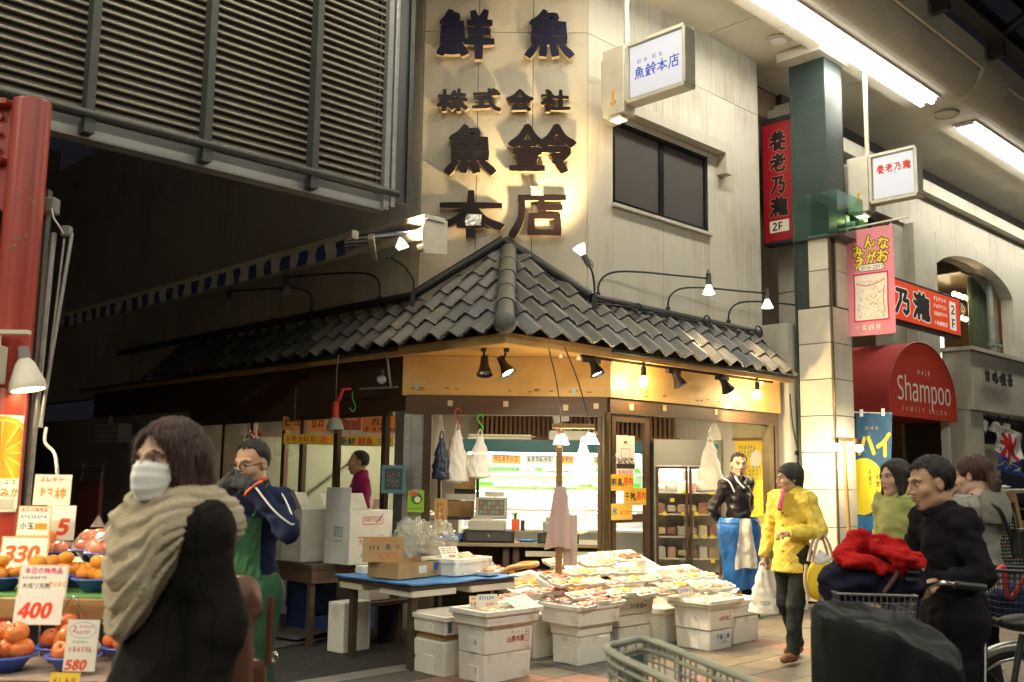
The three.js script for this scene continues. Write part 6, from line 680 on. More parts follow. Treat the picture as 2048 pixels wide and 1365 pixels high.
const ika = canvas(256, 90, (c) => { write(c, 'いか', 30, 30, 40, '#2d6aa8', { wide: 0.15 }); write(c, '産', 120, 30, 38, '#2d6aa8', { wide: 0.12 }); c.fillStyle = '#d8604a'; c.fillRect(165, 42, 34, 22); marks(c, 10, 30, 18, 40, '#2d6aa8', 1, 2); marks(c, 150, 16, 100, 14, '#9ab0c0', 9); marks(c, 205, 46, 40, 20, '#7ab0c8', 3); });
const yamaBig = yama;
// front stacks
foamBox('white foam box marked 7, bottom of the front stack', 4.87, 5.22, 0.012, 0.47, 0.3, 0.2, { leftPrint: [num('7'), 0.05, 0.065, 0.06, 0.08] });
foamBox('white foam box marked 4 with red print on the front stack', 4.86, 5.21, 0.213, 0.49, 0.31, 0.2, { leftPrint: [num('4'), 0.045, 0.055, 0.06, 0.08], print: [yama, 0.24, 0.12, 0.08, 0.1] });
foamBox('shallow open foam tray box on top of the front stack', 4.82, 5.16, 0.414, 0.56, 0.38, 0.1, { open: true, tab: false });
foamBox('plain stained foam box at the bottom of the left front stack', 4.81, 5.6, 0.004, 0.4, 0.38, 0.25, { m: M.foam2 });
{ const t = thing('carton_layer', 'flat brown carton between the two foam boxes at the left front', 'carton', W(5.02, 0.255, 5.8), R45); part(t, 'carton', rb(0.35, 0.05, 0.33, 0, 0.025, 0, 0.004), M.card); part(t, 'seam', bx(0.352, 0.004, 0.33, 0, 0.028, 0.0), M.woodDark); }
foamBox('open foam box with a blue label on the left front stack', 4.8, 5.58, 0.306, 0.43, 0.42, 0.13, { open: true, m: M.foam2, print: [canvas(40, 90, (c, w, h) => { c.fillStyle = '#23456a'; c.fillRect(0, 0, w, h); marks(c, 8, 6, 24, 78, '#9ab4cc', 1, 4); }), 0.035, 0.08, -0.17, 0.06] });
foamBox('tall foam box at the bottom of the middle stack', 5.87, 5.23, 0.012, 0.4, 0.29, 0.22); foamBox('flat foam box in the middle of the middle stack', 5.855, 5.215, 0.233, 0.43, 0.32, 0.085, { tab: false }); foamBox('wide open foam box holding trays on top of the middle stack', 5.8, 5.17, 0.319, 0.52, 0.42, 0.15, { open: true });
foamBox('foam box in the gap behind the front stack', 5.83, 5.67, 0.004, 0.35, 0.3, 0.36, { lid: true });
foamBox('foam box at the foot of the stack with blue squid print', 6.6, 5.42, 0.012, 0.44, 0.3, 0.2); foamBox('foam box with a small square stamp under the squid box', 6.58, 5.4, 0.213, 0.46, 0.32, 0.1, { tab: false }); foamBox('foam box with blue and red squid print', 6.56, 5.38, 0.314, 0.48, 0.34, 0.14, { open: true, print: [ika, 0.3, 0.1, 0.04, 0.07] });
foamBox('foam box half hidden between the squid stack and the octopus stack', 7.24, 5.42, 0.008, 0.36, 0.3, 0.3, { lid: true });
foamBox('foam box with blue octopus print at the bottom right', 7.21, 4.93, 0.012, 0.36, 0.36, 0.17, { print: [tako, 0.22, 0.11, 0.02, 0.09] }); foamBox('foam box marked 5 with red print above the octopus box', 7.19, 4.91, 0.183, 0.38, 0.38, 0.19, { leftPrint: [num('5'), 0.05, 0.06, 0.05, 0.09], print: [yama, 0.2, 0.1, 0.04, 0.1] }); foamBox('shallow open foam box of dried fish on the octopus stack', 7.13, 4.86, 0.374, 0.5, 0.48, 0.06, { open: true, tab: false });
foamBox('foam box at the back right behind the octopus stack', 7.66, 4.98, 0.012, 0.42, 0.4, 0.24); foamBox('wide foam box resting on the back right box', 7.5, 4.95, 0.253, 0.62, 0.48, 0.14, { lid: true });
// second row behind, carrying the slanted boxes
foamBox('foam box under the slanted trays at the left rear', 6.0, 5.75, 0.004, 0.55, 0.4, 0.42, { lid: true }); foamBox('foam box under the slanted trays in the middle rear', 6.75, 5.75, 0.004, 0.6, 0.4, 0.5, { lid: true }); foamBox('foam box under the slanted trays at the right rear', 7.45, 5.5, 0.012, 0.6, 0.42, 0.45, { lid: true });
foamBox('large slanted foam box of sea urchin trays', 6.2, 5.62, 0.44, 0.62, 0.42, 0.11, { open: true, tab: false, tilt: [0.32, 0.02] }); foamBox('large slanted foam box of dark dried fish', 7.1, 5.8, 0.57, 0.62, 0.44, 0.11, { open: true, tab: false, tilt: [0.36, 0.0] }); foamBox('large slanted foam box of small brown fish', 7.42, 5.38, 0.46, 0.66, 0.42, 0.1, { open: true, tab: false, tilt: [0.32, 0.0] }); foamBox('slanted foam box of orange roe at the left rear', 5.95, 5.95, 0.43, 0.5, 0.4, 0.12, { open: true, tab: false, tilt: [0.25, 0.1] }); foamBox('flat foam lid propped behind the slanted boxes', 6.75, 6.0, 0.62, 0.5, 0.3, 0.03, { tab: false, tilt: [0.6, 0.1] }); foamBox('low foam box between the wooden post and the squid stack', 6.1, 5.4, 0.3, 0.45, 0.35, 0.14, { open: true, tab: false });
// boxes by the shop wall behind the woman in yellow
foamBox('foam box by the shop wall, left of the pair at floor level', 9.3, 5.75, 0.012, 0.45, 0.32, 0.3, { lid: true }); foamBox('foam box by the shop wall, right of the pair at floor level', 9.85, 5.7, 0.012, 0.45, 0.32, 0.3, { lid: true }); foamBox('upper foam box by the shop wall at the left', 9.28, 5.73, 0.313, 0.5, 0.34, 0.24, { lid: true }); foamBox('upper foam box by the shop wall at the right', 9.86, 5.69, 0.313, 0.48, 0.34, 0.26, { lid: true });
{ const t = thing('snack_rack', 'white basket of pink wrapped snacks with a yellow card by the wall', 'basket', W(9.7, 0.56, 5.85), R45); part(t, 'basket', [bx(0.5, 0.02, 0.3, 0, 0.01, 0), bx(0.5, 0.14, 0.01, 0, 0.08, 0.15), bx(0.5, 0.14, 0.01, 0, 0.08, -0.15), bx(0.01, 0.14, 0.3, -0.25, 0.08, 0), bx(0.01, 0.14, 0.3, 0.25, 0.08, 0)], M.offWhite); for (let i = 0; i < 12; i++) part(t, 'snack', bx(0.05, 0.3, 0.02).rotateZ(rr(-0.15, 0.15)).rotateX(rr(-0.2, 0.2)).translate(-0.2 + i * 0.036, 0.2, rr(-0.08, 0.08)), i % 2 ? mat(0.6, 0.25, 0.2, 0.5) : mat(0.65, 0.5, 0.4, 0.5)); part(t, 'card', bx(0.42, 0.16, 0.006, -0.05, 0.42, -0.1).rotateZ(0.1), mat(0.75, 0.6, 0.08, 0.7)); }
// ---------- trays of seafood ----------
const trayG = (() => { const g = slabBox(0.2, 0.03, 0.14, { r: 0.02, taper: 0.85, hole: 0.012, bev: 0.003 }); return mg([g, slabBox(0.17, 0.008, 0.115, { taper: 1, bev: 0.002 })]); })();
const lump = (sd, n, sx) => mg(Array.from({ length: n }, (_, i) => displace(new THREE.SphereGeometry(0.034, 12, 8), (v) => { v.multiplyScalar(1 + 0.3 * n3(v.x * 40, v.y * 40, v.z * 40 + sd + i)); v.y *= 0.6; v.x *= sx; }).translate((i % 3 - 1) * 0.05 + 0.008 * Math.sin(i * 3 + sd), 0.022 + 0.006 * (i % 2), ((i / 3 | 0) - 0.5) * 0.045)));
const lumps = [lump(1, 6, 1), lump(5, 6, 1.3), lump(9, 5, 1.1)], seaM = { pink: mat(0.66, 0.22, 0.15, 0.25, { tex: T.patch, k: 8, phys: true, clearcoat: 0.5, clearcoatRoughness: 0.15 }), orange: mat(0.7, 0.34, 0.07, 0.3, { tex: T.patch, k: 8, phys: true, clearcoat: 0.5 }), pale: mat(0.58, 0.44, 0.28, 0.35, { tex: T.patch, k: 8 }), brown: mat(0.26, 0.14, 0.06, 0.45, { tex: T.wood, k: 8 }) };
function seaTray(kind, label, group, pos, turn, pitch = 0, roll = 0) { const t = thing('seafood_tray', label, 'seafood tray', pos, 0, group); t.rotation.set(pitch, turn, roll, 'YXZ'); part(t, 'tray', trayG, M.white); part(t, 'seafood', lumps[(used.seafood_tray ?? 0) % 3], seaM[kind]); }
for (let i = 0; i < 3; i++) for (let j = 0; j < 3; j++) seaTray('pink', 'foam tray of pink seafood on the middle foam stack', 'pink seafood trays on the middle stack', W(5.9 + i * 0.18 + rr(-0.02, 0.02), 0.455 + 0.02 * ((i + j) % 2) + (j === 1 && i === 1 ? 0.03 : 0), 5.2 + j * 0.17 + rr(-0.02, 0.02)), R45 + rr(-0.2, 0.2), rr(-0.05, 0.12), rr(-0.08, 0.08));
for (let i = 0; i < 4; i++) seaTray('pink', 'pink seafood tray spread between the wooden post and the blue table', 'pink seafood trays by the post', W(5.45 + i * 0.16, 0.48 + 0.015 * i, 5.75 - i * 0.05), R45 + rr(-0.4, 0.4), rr(0, 0.1), 0);
for (let i = 0; i < 3; i++) for (let j = 0; j < 2; j++) seaTray('pale', 'foam tray of pale seafood on the squid stack', 'pale seafood trays on the squid stack', W(6.66 + i * 0.16, 0.445 + 0.01 * j, 5.42 + j * 0.18), R45 + rr(-0.15, 0.15), rr(-0.03, 0.08), 0);
for (let i = 0; i < 3; i++) for (let j = 0; j < 2; j++) seaTray('pale', 'pale seafood tray in the low box behind the wooden post', 'pale seafood trays behind the post', W(6.14 + i * 0.17, 0.44 + j * 0.03, 5.42 + j * 0.2), R45 + rr(-0.15, 0.15), 0.1, 0);
for (let i = 0; i < 3; i++) for (let j = 0; j < 3; j++) seaTray('orange', 'tray of orange sea urchin in the slanted foam box', 'orange trays in the slanted box', W(6.3 + i * 0.2, 0.51 + j * 0.045, 5.68 + j * 0.135), R45, 0.32, 0);
for (let i = 0; i < 2; i++) seaTray('orange', 'tray of orange roe at the left rear', 'orange roe trays at the left rear', W(6.05 + i * 0.21, 0.53, 6.1), R45, 0.25, 0.1);
for (let i = 0; i < 3; i++) seaTray('brown', 'bundle of dark dried fish in the far slanted box', 'dried fish in the far slanted box', W(7.24 + i * 0.17, 0.69, 6.02), R45 + 0.2, 0.36, 0); for (let i = 0; i < 2; i++) seaTray('brown', 'bundle of small brown fish in the right slanted box', 'brown fish in the right slanted box', W(7.68 + i * 0.2, 0.56, 5.56), R45 + 0.4, 0.32, 0);
for (let i = 0; i < 3; i++) seaTray('pale', 'tray of dried fish on the octopus stack', 'dried fish on the octopus stack', W(7.27 + i * 0.13, 0.415, 5.0 + (i % 2) * 0.18), R45 + rr(-0.3, 0.3), 0, 0);
for (let i = 0; i < 3; i++) seaTray('pale', 'tray of small fish in the top box of the front stack', 'small fish on the front stack', W(4.95 + i * 0.15, 0.475, 5.3 + (i % 2) * 0.08), R45 + rr(-0.2, 0.2), 0, 0);
for (let i = 0; i < 11; i++) for (let j = 0; j < 4; j++) { const a = 5.95 + i * 0.19 + rr(-0.03, 0.03), b = 5.32 + j * 0.2 + rr(-0.03, 0.03) - i * 0.012; if (a - b < 0.35 || (a > 7.1 && j > 1)) continue; const kd = ['pale', 'pink', 'pale', 'orange'][(i + j * 2) % 4]; seaTray(kd, `flat pack of ${kd} seafood in the crowded slope of white trays`, `${kd} packs on the slope`, W(a, 0.5 + (b - 5.32) * 0.32 + rr(0, 0.03), b), R45 + rr(-0.25, 0.25), 0.22 + rr(-0.08, 0.08), rr(-0.08, 0.08)); }
function priceCard(label, pos, turn, w, h, draw, pitch = -0.3, px = 160) { const t = thing('price_card', label, 'price card', pos); t.rotation.set(pitch, turn, 0, 'YXZ'); printedCard(t, w, h, canvas(px, Math.round(px * h / w), draw), M.offWhite, 0.002); return t; }
const cardBg = (c, w, h, col = '#e9e2d2') => { c.fillStyle = col; c.fillRect(0, 0, w, h); };
priceCard('small orange 100 price slip at the back of the front stack', W(4.93, 0.55, 5.42), R45 - 0.6, 0.06, 0.1, (c, w, h) => { cardBg(c, w, h, '#ecd9b0'); write(c, '100', 20, 12, 58, '#d6501c', { sx: 0.9 }); marks(c, 20, 100, 110, 130, '#3a4a7a', 2, 3); }, -0.3, 140); priceCard('white handwritten 200 price card on the front stack', W(5.08, 0.55, 5.43), R45 - 0.4, 0.16, 0.1, (c, w, h) => { cardBg(c, w, h); marks(c, 14, 14, 120, 34, '#3a5a9a', 6); write(c, '200', 62, 52, 40, '#d6501c'); }); priceCard('white tilted list of red stamps on the front stack right corner', W(5.32, 0.53, 5.3), R45 + 0.2, 0.3, 0.18, (c, w, h) => { cardBg(c, w, h); marks(c, 14, 10, 130, 70, '#c8603a', 7, 3); }, -1.1);
priceCard('small brown card hooked on the front stack', W(5.36, 0.42, 5.22), R45, 0.07, 0.05, (c, w, h) => { cardBg(c, w, h, '#b07a2e'); marks(c, 20, 20, 120, 70, '#2a2018', 3); }, 0); priceCard('white lace edged card with blue ink on the squid stack', W(7.2, 0.47, 5.16), R45 + 0.1, 0.24, 0.13, (c, w, h) => { cardBg(c, w, h); c.strokeStyle = '#5a6ac0'; c.lineWidth = 5; c.setLineDash([6, 4]); c.strokeRect(4, 4, w - 8, h - 8); marks(c, 16, 14, 126, 26, '#4a5ac0', 5); marks(c, 16, 44, 126, 30, '#b89a6a', 6); }, -0.35);
{ const t = thing('wooden_tray', 'small wooden tray with paper slips on the back right foam box', 'tray', W(7.85, 0.395, 5.12), R45 + 0.2); part(t, 'tray', rb(0.26, 0.02, 0.12, 0, 0.01, 0, 0.004), M.wood); part(t, 'slip', [bx(0.1, 0.004, 0.1, 0.04, 0.05, 0).rotateZ(0.3)], M.white); part(t, 'slip', [bx(0.12, 0.004, 0.08, -0.06, 0.026, 0)], M.white); }
{ const t = thing('chair', 'small bent wood chair behind the wooden post', 'chair', W(6.2, 0, 6.2), R45 + 0.6); part(t, 'backrest', tube([[-0.18, 0.45, -0.18], [-0.2, 0.66, -0.1], [-0.1, 0.7, 0.1], [0.1, 0.7, 0.12], [0.2, 0.66, -0.08], [0.18, 0.45, -0.18]], 0.024, 30, 8), M.wood); part(t, 'seat', rb(0.38, 0.04, 0.38, 0, 0.44, -0.06, 0.015), M.wood); for (const [x, z] of [[-0.16, -0.22], [0.16, -0.22], [-0.16, 0.1], [0.16, 0.1]]) part(t, 'leg', bar([x, 0, z], [x, 0.43, z], 0.018), M.wood); }
// ---------- blue sheeted table and white cartons ----------
{
  const t = thing('stall_table', 'low trestle stall table covered with a blue sheet', 'table', W(5.25, 0, 6.35), R45);   // a 4.7..5.85, b 5.9..6.85
  part(t, 'top', [rb(1.1, 0.035, 0.95, 0, 0.62, 0, 0.006)], M.woodDark); part(t, 'sheet', displace(new THREE.BoxGeometry(1.14, 0.012, 0.99, 40, 1, 40), (v) => { v.y += 0.007 * n3(v.x * 3, 0, v.z * 3); }).translate(0, 0.65, 0), M.blueSheet); part(t, 'foam_slab', [slabBox(0.45, 0.05, 0.42, { taper: 1 }).translate(-0.3, 0.555, 0.26)], M.foam2); part(t, 'foam_slab', [slabBox(0.5, 0.05, 0.4, { taper: 1 }).translate(0.32, 0.552, 0.28)], M.foam2); part(t, 'foam_slab', [slabBox(0.2, 0.05, 0.3, { taper: 1 }).translate(-0.44, 0.552, -0.32)], mat(0.6, 0.56, 0.36, 0.7));
  for (const [x, z] of [[-0.45, 0.38], [0.45, 0.38], [-0.45, -0.38], [0.45, -0.38]]) part(t, 'leg', bx(0.05, 0.6, 0.05, x, 0.3, z), M.woodDark); part(t, 'brace', [bar([-0.45, 0.1, 0.38], [-0.2, 0.55, 0.1], 0.03, 4), bar([-0.45, 0.12, 0.4], [0.45, 0.12, 0.4], 0.018, 6)], M.woodDark);
  const c = thing('fish_carton', 'open brown carton with a handwritten 300 yen flap', 'carton', W(5.02, 0.665, 6.33), R45 + 0.12); const h = 0.12, w = 0.52, d = 0.34; part(c, 'wall', [bx(w, h, 0.006, 0, h / 2, d / 2), bx(w, h, 0.006, 0, h / 2, -d / 2), bx(0.006, h, d, -w / 2, h / 2, 0), bx(0.006, h, d, w / 2, h / 2, 0)], M.card); part(c, 'base', bx(w, 0.006, d, 0, 0.004, 0), M.card);
  const fl = part(c, 'flap', bx(w * 0.62, 0.2, 0.005, 0, 0.1, 0), M.card); fl.position.set(-w / 2 + 0.005, h, -0.01); fl.rotation.set(-0.25, -0.8, 0, 'YXZ'); part(fl, 'handwriting', plane(w * 0.58, 0.18, 0, 0.1, 0.004), decalMat(canvas(320, 200, (k) => { write(k, '¥300', 120, 110, 76, '#c8642a', { bold: false }); write(k, 'カ魚', 150, 50, 54, '#2a3858', { wide: 0.08 }); write(k, '干', 256, 56, 48, '#2a3858', { wide: 0.08 }); marks(k, 40, 66, 90, 46, '#3a3a48', 3); marks(k, 50, 10, 220, 36, '#d2702e', 7); })));
  part(c, 'yellow_paper', displace(new THREE.PlaneGeometry(0.24, 0.14, 8, 6).rotateX(-PI / 2), (v) => { v.y = 0.085 + 0.05 * (0.5 - Math.abs(v.x) * 2) + v.z * 0.3; }).translate(0.1, 0, 0.1), mat(0.72, 0.68, 0.06, 0.7)); part(c, 'label', [bx(0.09, 0.06, 0.002, -0.2 + 0.21, 0.06, d / 2 + 0.0045)], M.offWhite); part(c, 'blue_tape', bx(0.045, 0.06, 0.002, 0.16, 0.08, d / 2 + 0.0045), mat(0.02, 0.08, 0.45, 0.5)); for (let i = 0; i < 6; i++) part(c, 'dried_fish', displace(new THREE.SphereGeometry(0.06, 12, 8).scale(1.2, 0.18, 0.5), (v) => { v.y *= 1 + 0.4 * n3(v.x * 30, i, v.z * 30); }).rotateY(i).translate(-0.12 + (i % 3) * 0.09, 0.04 + 0.012 * (i % 2), -0.04 + (i > 2 ? 0.08 : 0)), seaM.brown);
  foamBox('white foam box lined with clear plastic on the blue table', 5.25, 6.05, 0.665, 0.44, 0.36, 0.13, { open: true, tab: false, turn: 0.1 }); const pl = thing('plastic_liner', 'crumpled clear plastic liner over the foam box on the blue table', 'plastic sheet', W(5.47, 0.69, 6.22), R45 + 0.1); part(pl, 'sheet', displace(new THREE.PlaneGeometry(0.54, 0.46, 34, 28).rotateX(-PI / 2), (v) => { const e = Math.max(Math.abs(v.x) - 0.2, 0, Math.abs(v.z) - 0.17); v.y = 0.105 - e * 1.6 + 0.02 * n3(v.x * 12, 2, v.z * 12); }), M.clearBag);
  for (let i = 0; i < 2; i++) priceCard(['white list of red items standing in the lined foam box', 'brown photo card leaning in the lined foam box'][i], W(5.4 + i * 0.16, 0.83 - i * 0.03, 6.24 - i * 0.05), R45 - 0.2 + i * 0.4, 0.17, 0.13, (c2, w2, h2) => { cardBg(c2, w2, h2, i ? '#d8c8b0' : '#ece6da'); marks(c2, 12, 10, 130, 60, i ? '#6a3a24' : '#4a3a38', 6, 3); c2.fillStyle = '#d6501c'; c2.fillRect(60, h2 - 40, 60, 20); }, -0.7 - i * 0.4);
  const bk = thing('woven_basket', 'round shallow woven basket of packets on the blue table', 'basket', W(5.72, 0.66, 6.62), R45); part(bk, 'bowl', lathe([[0, 0.01], [0.16, 0.012], [0.2, 0.04], [0.22, 0.06], [0.212, 0.065], [0.19, 0.045], [0, 0.02]], 36), mat(0.42, 0.27, 0.12, 0.7, { tex: T.weave, k: 6, bump: T.weave, bk: 6, bs: 0.004 })); part(bk, 'rim', new THREE.TorusGeometry(0.216, 0.012, 8, 40).rotateX(PI / 2).translate(0, 0.06, 0), mat(0.36, 0.22, 0.1, 0.7)); for (let i = 0; i < 7; i++) part(bk, 'packet', rb(0.13, 0.02, 0.09, 0, 0, 0, 0.008).rotateY(i * 1.1).rotateZ(rr(-0.2, 0.2)).translate(rr(-0.1, 0.1), 0.05 + i * 0.006, rr(-0.1, 0.1)), [M.offWhite, mat(0.3, 0.35, 0.42, 0.3), seaM.orange][i % 3]); part(bk, 'wrap', displace(new THREE.SphereGeometry(0.19, 20, 8, 0, 2 * PI, 0, PI / 2).scale(1, 0.35, 1), (v) => { v.y += 0.012 * n3(v.x * 20, v.y * 20, v.z * 20); }).translate(0, 0.055, 0), M.clearBag);
  seaTray('brown', 'lilac tray of squid pieces at the right end of the blue table', 'squid trays on the blue table', W(5.6, 0.665, 5.98), R45 + 0.3); seaTray('pink', 'pink octopus tray at the right end of the blue table', 'octopus tray on the blue table', W(5.77, 0.665, 6.1), R45 + 0.5);
  const sm = thing('foam_block', 'small white foam block behind the brown carton', 'foam block', W(4.95, 0.66, 6.75), R45); part(sm, 'block', slabBox(0.2, 0.06, 0.1, { taper: 1 }), M.foam); part(sm, 'groove', bx(0.202, 0.006, 0.1, 0, 0.03, 0.002), M.foam2);
}
{
  const t = thing('plank_table', 'dark plank table holding the tall white cartons', 'table', W(5.2, 0, 7.6), R45); part(t, 'top', [rb(0.9, 0.06, 0.62, 0, 0.66, 0, 0.006)], M.woodDark); part(t, 'apron', rb(0.9, 0.1, 0.04, 0, 0.58, 0.3, 0.004), mat(0.14, 0.08, 0.05, 0.7, { tex: T.wood, k: 1 })); part(t, 'apron', rb(0.04, 0.1, 0.6, -0.43, 0.579, 0, 0.004), mat(0.14, 0.08, 0.05, 0.7, { tex: T.wood, k: 1 })); for (const [x, z] of [[-0.42, 0.27], [0.42, 0.27], [-0.42, -0.27], [0.42, -0.27]]) part(t, 'leg', bx(0.05, 0.63, 0.05, x, 0.315, z), M.woodDark);
  const carton = (label, a, b, w, d, turn, big) => { const c = thing('white_carton', label, 'carton', W(a, 0.69, b), R45 + turn, 'tall white cartons'); part(c, 'body', rb(w, 0.46, d, 0, 0.23, 0, 0.004), M.whiteCard); const f1 = part(c, 'flap', bx(0.004, 0.2, d - 0.01, 0, 0.1, 0), M.whiteCard); f1.position.set(-w / 2, 0.46, 0); f1.rotation.z = big ? -0.04 : 0.5; const f2 = part(c, 'flap', bx(w, 0.16, 0.004, 0, 0.08, 0), M.whiteCard); f2.position.set(0, 0.46, -d / 2); f2.rotation.x = -0.5;
    const tealT = canvas(128, 160, (k) => { k.strokeStyle = '#3f7f88'; k.lineWidth = 5; k.strokeRect(20, 20, 88, 60); marks(k, 26, 26, 76, 48, '#3f7f88', 3, 4); marks(k, 14, 108, 100, 18, '#3f7f88', 7); }); const p = part(c, 'printed_mark', plane(0.16, 0.2), decalMat(tealT)); p.rotation.y = -PI / 2; p.position.set(-w / 2 - 0.002, 0.24, 0.02);
    if (big) part(c, 'printed_mark', plane(0.4, 0.4, 0.02, 0.24, d / 2 + 0.002), decalMat(canvas(320, 320, (k) => { k.strokeStyle = '#cf5a44'; k.lineWidth = 6; k.beginPath(); k.roundRect(60, 30, 190, 50, 16); k.stroke(); marks(k, 74, 40, 160, 30, '#cf5a44', 8); k.lineWidth = 8; k.beginPath(); k.moveTo(20, 168); k.lineTo(76, 168); k.lineTo(76, 230); k.stroke(); write(k, '九', 26, 178, 44, '#cf5a44', { wide: 0.13 }); k.strokeStyle = '#3a6a9a'; k.lineWidth = 7; k.beginPath(); k.moveTo(190, 70); k.lineTo(250, 10); k.stroke(); k.fillStyle = '#3f7f88'; for (let i = 0; i < 4; i++) k.fillRect(60 - i * 6, 262 + i * 12, 60, 6); marks(k, 200, 150, 60, 20, '#d8705a', 4); }))); };
  carton('tall white carton with its flap folded down, left of the pair', 4.95, 7.72, 0.3, 0.3, 0.05, false); carton('tall white carton with red and teal print, right of the pair', 5.22, 7.28, 0.5, 0.34, 0.1, true);
  const bag = thing('plastic_heap', 'heap of clear crumpled plastic bags beside the white cartons', 'plastic bags', W(5.72, 0.66, 6.98)); [[-0.04, 0.16, 0, 0.2, 1], [0.14, 0.24, 0.04, 0.15, 4], [-0.12, 0.26, 0.02, 0.13, 7]].forEach(([x, y, z, r, sd]) => part(bag, 'bag', displace(new THREE.SphereGeometry(r, 64, 44).scale(1, 1.05, 0.8), (v) => { const q = r / 0.2, k = 1 + 0.22 * n3(v.x * 6 / q, v.y * 6 / q, v.z * 6 + sd) + 0.3 * (0.4 - Math.abs(n3(v.x * 13 / q, v.y * 13 / q, v.z * 13 + sd))) + 0.08 * Math.abs(n3(v.x * 30, v.y * 30, v.z * 30)); v.multiplyScalar(k); v.y = Math.max(-y, v.y); }).translate(x, y, z), M.clearBag));
  const cr = mat(0.02, 0.045, 0.16, 0.5); const mk = (label, a, y, b) => { const c = thing('blue_crate', label, 'crate', W(a, y, b), R45, 'blue plastic crates under the plank table'); part(c, 'wall', [bx(0.34, 0.24, 0.015, 0, 0.12, 0.15), bx(0.34, 0.24, 0.015, 0, 0.12, -0.15), bx(0.015, 0.24, 0.3, -0.165, 0.12, 0), bx(0.015, 0.24, 0.3, 0.165, 0.12, 0)], cr); part(c, 'rim', [bx(0.36, 0.03, 0.03, 0, 0.235, 0.155), bx(0.36, 0.03, 0.03, 0, 0.235, -0.155), bx(0.03, 0.03, 0.3, -0.17, 0.235, 0), bx(0.03, 0.03, 0.3, 0.17, 0.235, 0)], cr); part(c, 'base', bx(0.33, 0.02, 0.3, 0, 0.012, 0), cr); part(c, 'grip_slot', bx(0.1, 0.03, 0.004, 0, 0.17, 0.159), M.black); part(c, 'rib', bx(0.34, 0.012, 0.02, 0, 0.1, 0.152), cr); };
  mk('lower blue plastic crate under the plank table', 5.2, 0.02, 7.95); mk('upper blue plastic crate under the plank table', 5.19, 0.265, 7.95); mk('blue plastic crate standing deep under the plank table', 5.6, 0.02, 7.9);
  const up = thing('foam_box', 'foam box standing on its end under the blue table', 'foam box', W(4.95, 0, 7.0), R45 + 0.1, 'white foam fish boxes'); part(up, 'body', slabBox(0.3, 0.4, 0.2, { taper: 1 }).translate(0, 0.004, 0), M.foam2); part(up, 'lip', [rb(0.02, 0.4, 0.21, 0.14, 0.205, 0, 0.005)], M.foam); const up2 = thing('foam_box', 'small foam box with a brown band on a shelf under the plank table', 'foam box', W(5.3, 0.38, 7.15), R45, 'white foam fish boxes'); part(up2, 'body', slabBox(0.24, 0.2, 0.2, { taper: 1 }), M.foam); part(up2, 'band', rb(0.244, 0.04, 0.204, 0, 0.11, 0, 0.003), M.card); const sh = thing('low_shelf', 'low dark shelf board under the plank table', 'shelf', W(5.3, 0, 7.15), R45); part(sh, 'board', bx(0.5, 0.03, 0.4, 0, 0.36, 0), M.woodDark); part(sh, 'foot', [bx(0.05, 0.345, 0.3, -0.2, 0.172, 0)], M.woodDark); part(sh, 'foot', [bx(0.05, 0.345, 0.3, 0.2, 0.172, 0)], M.woodDark);
  const gc = thing('green_crate', 'green plastic crate with a white label beside the blue crates', 'crate', W(4.6, 0.0, 8.1), R45); part(gc, 'body', rb(0.3, 0.28, 0.3, 0, 0.14, 0, 0.02), mat(0.02, 0.2, 0.05, 0.5)); part(gc, 'label', bx(0.18, 0.1, 0.004, 0.03, 0.09, 0.153), M.offWhite); const cb = thing('cardboard_sheet', 'flattened grey cardboard lying on the alley ground', 'cardboard', W(4.7, 0.006, 7.75), R45 + 0.2); part(cb, 'sheet', bx(0.9, 0.012, 0.6, 0, 0.008, 0), mat(0.09, 0.08, 0.075, 0.9, { tex: T.patch, k: 1 })); part(cb, 'fold', bx(0.4, 0.01, 0.5, 0.2, 0.04, 0.02).rotateZ(0.06), mat(0.1, 0.085, 0.08, 0.9));
}
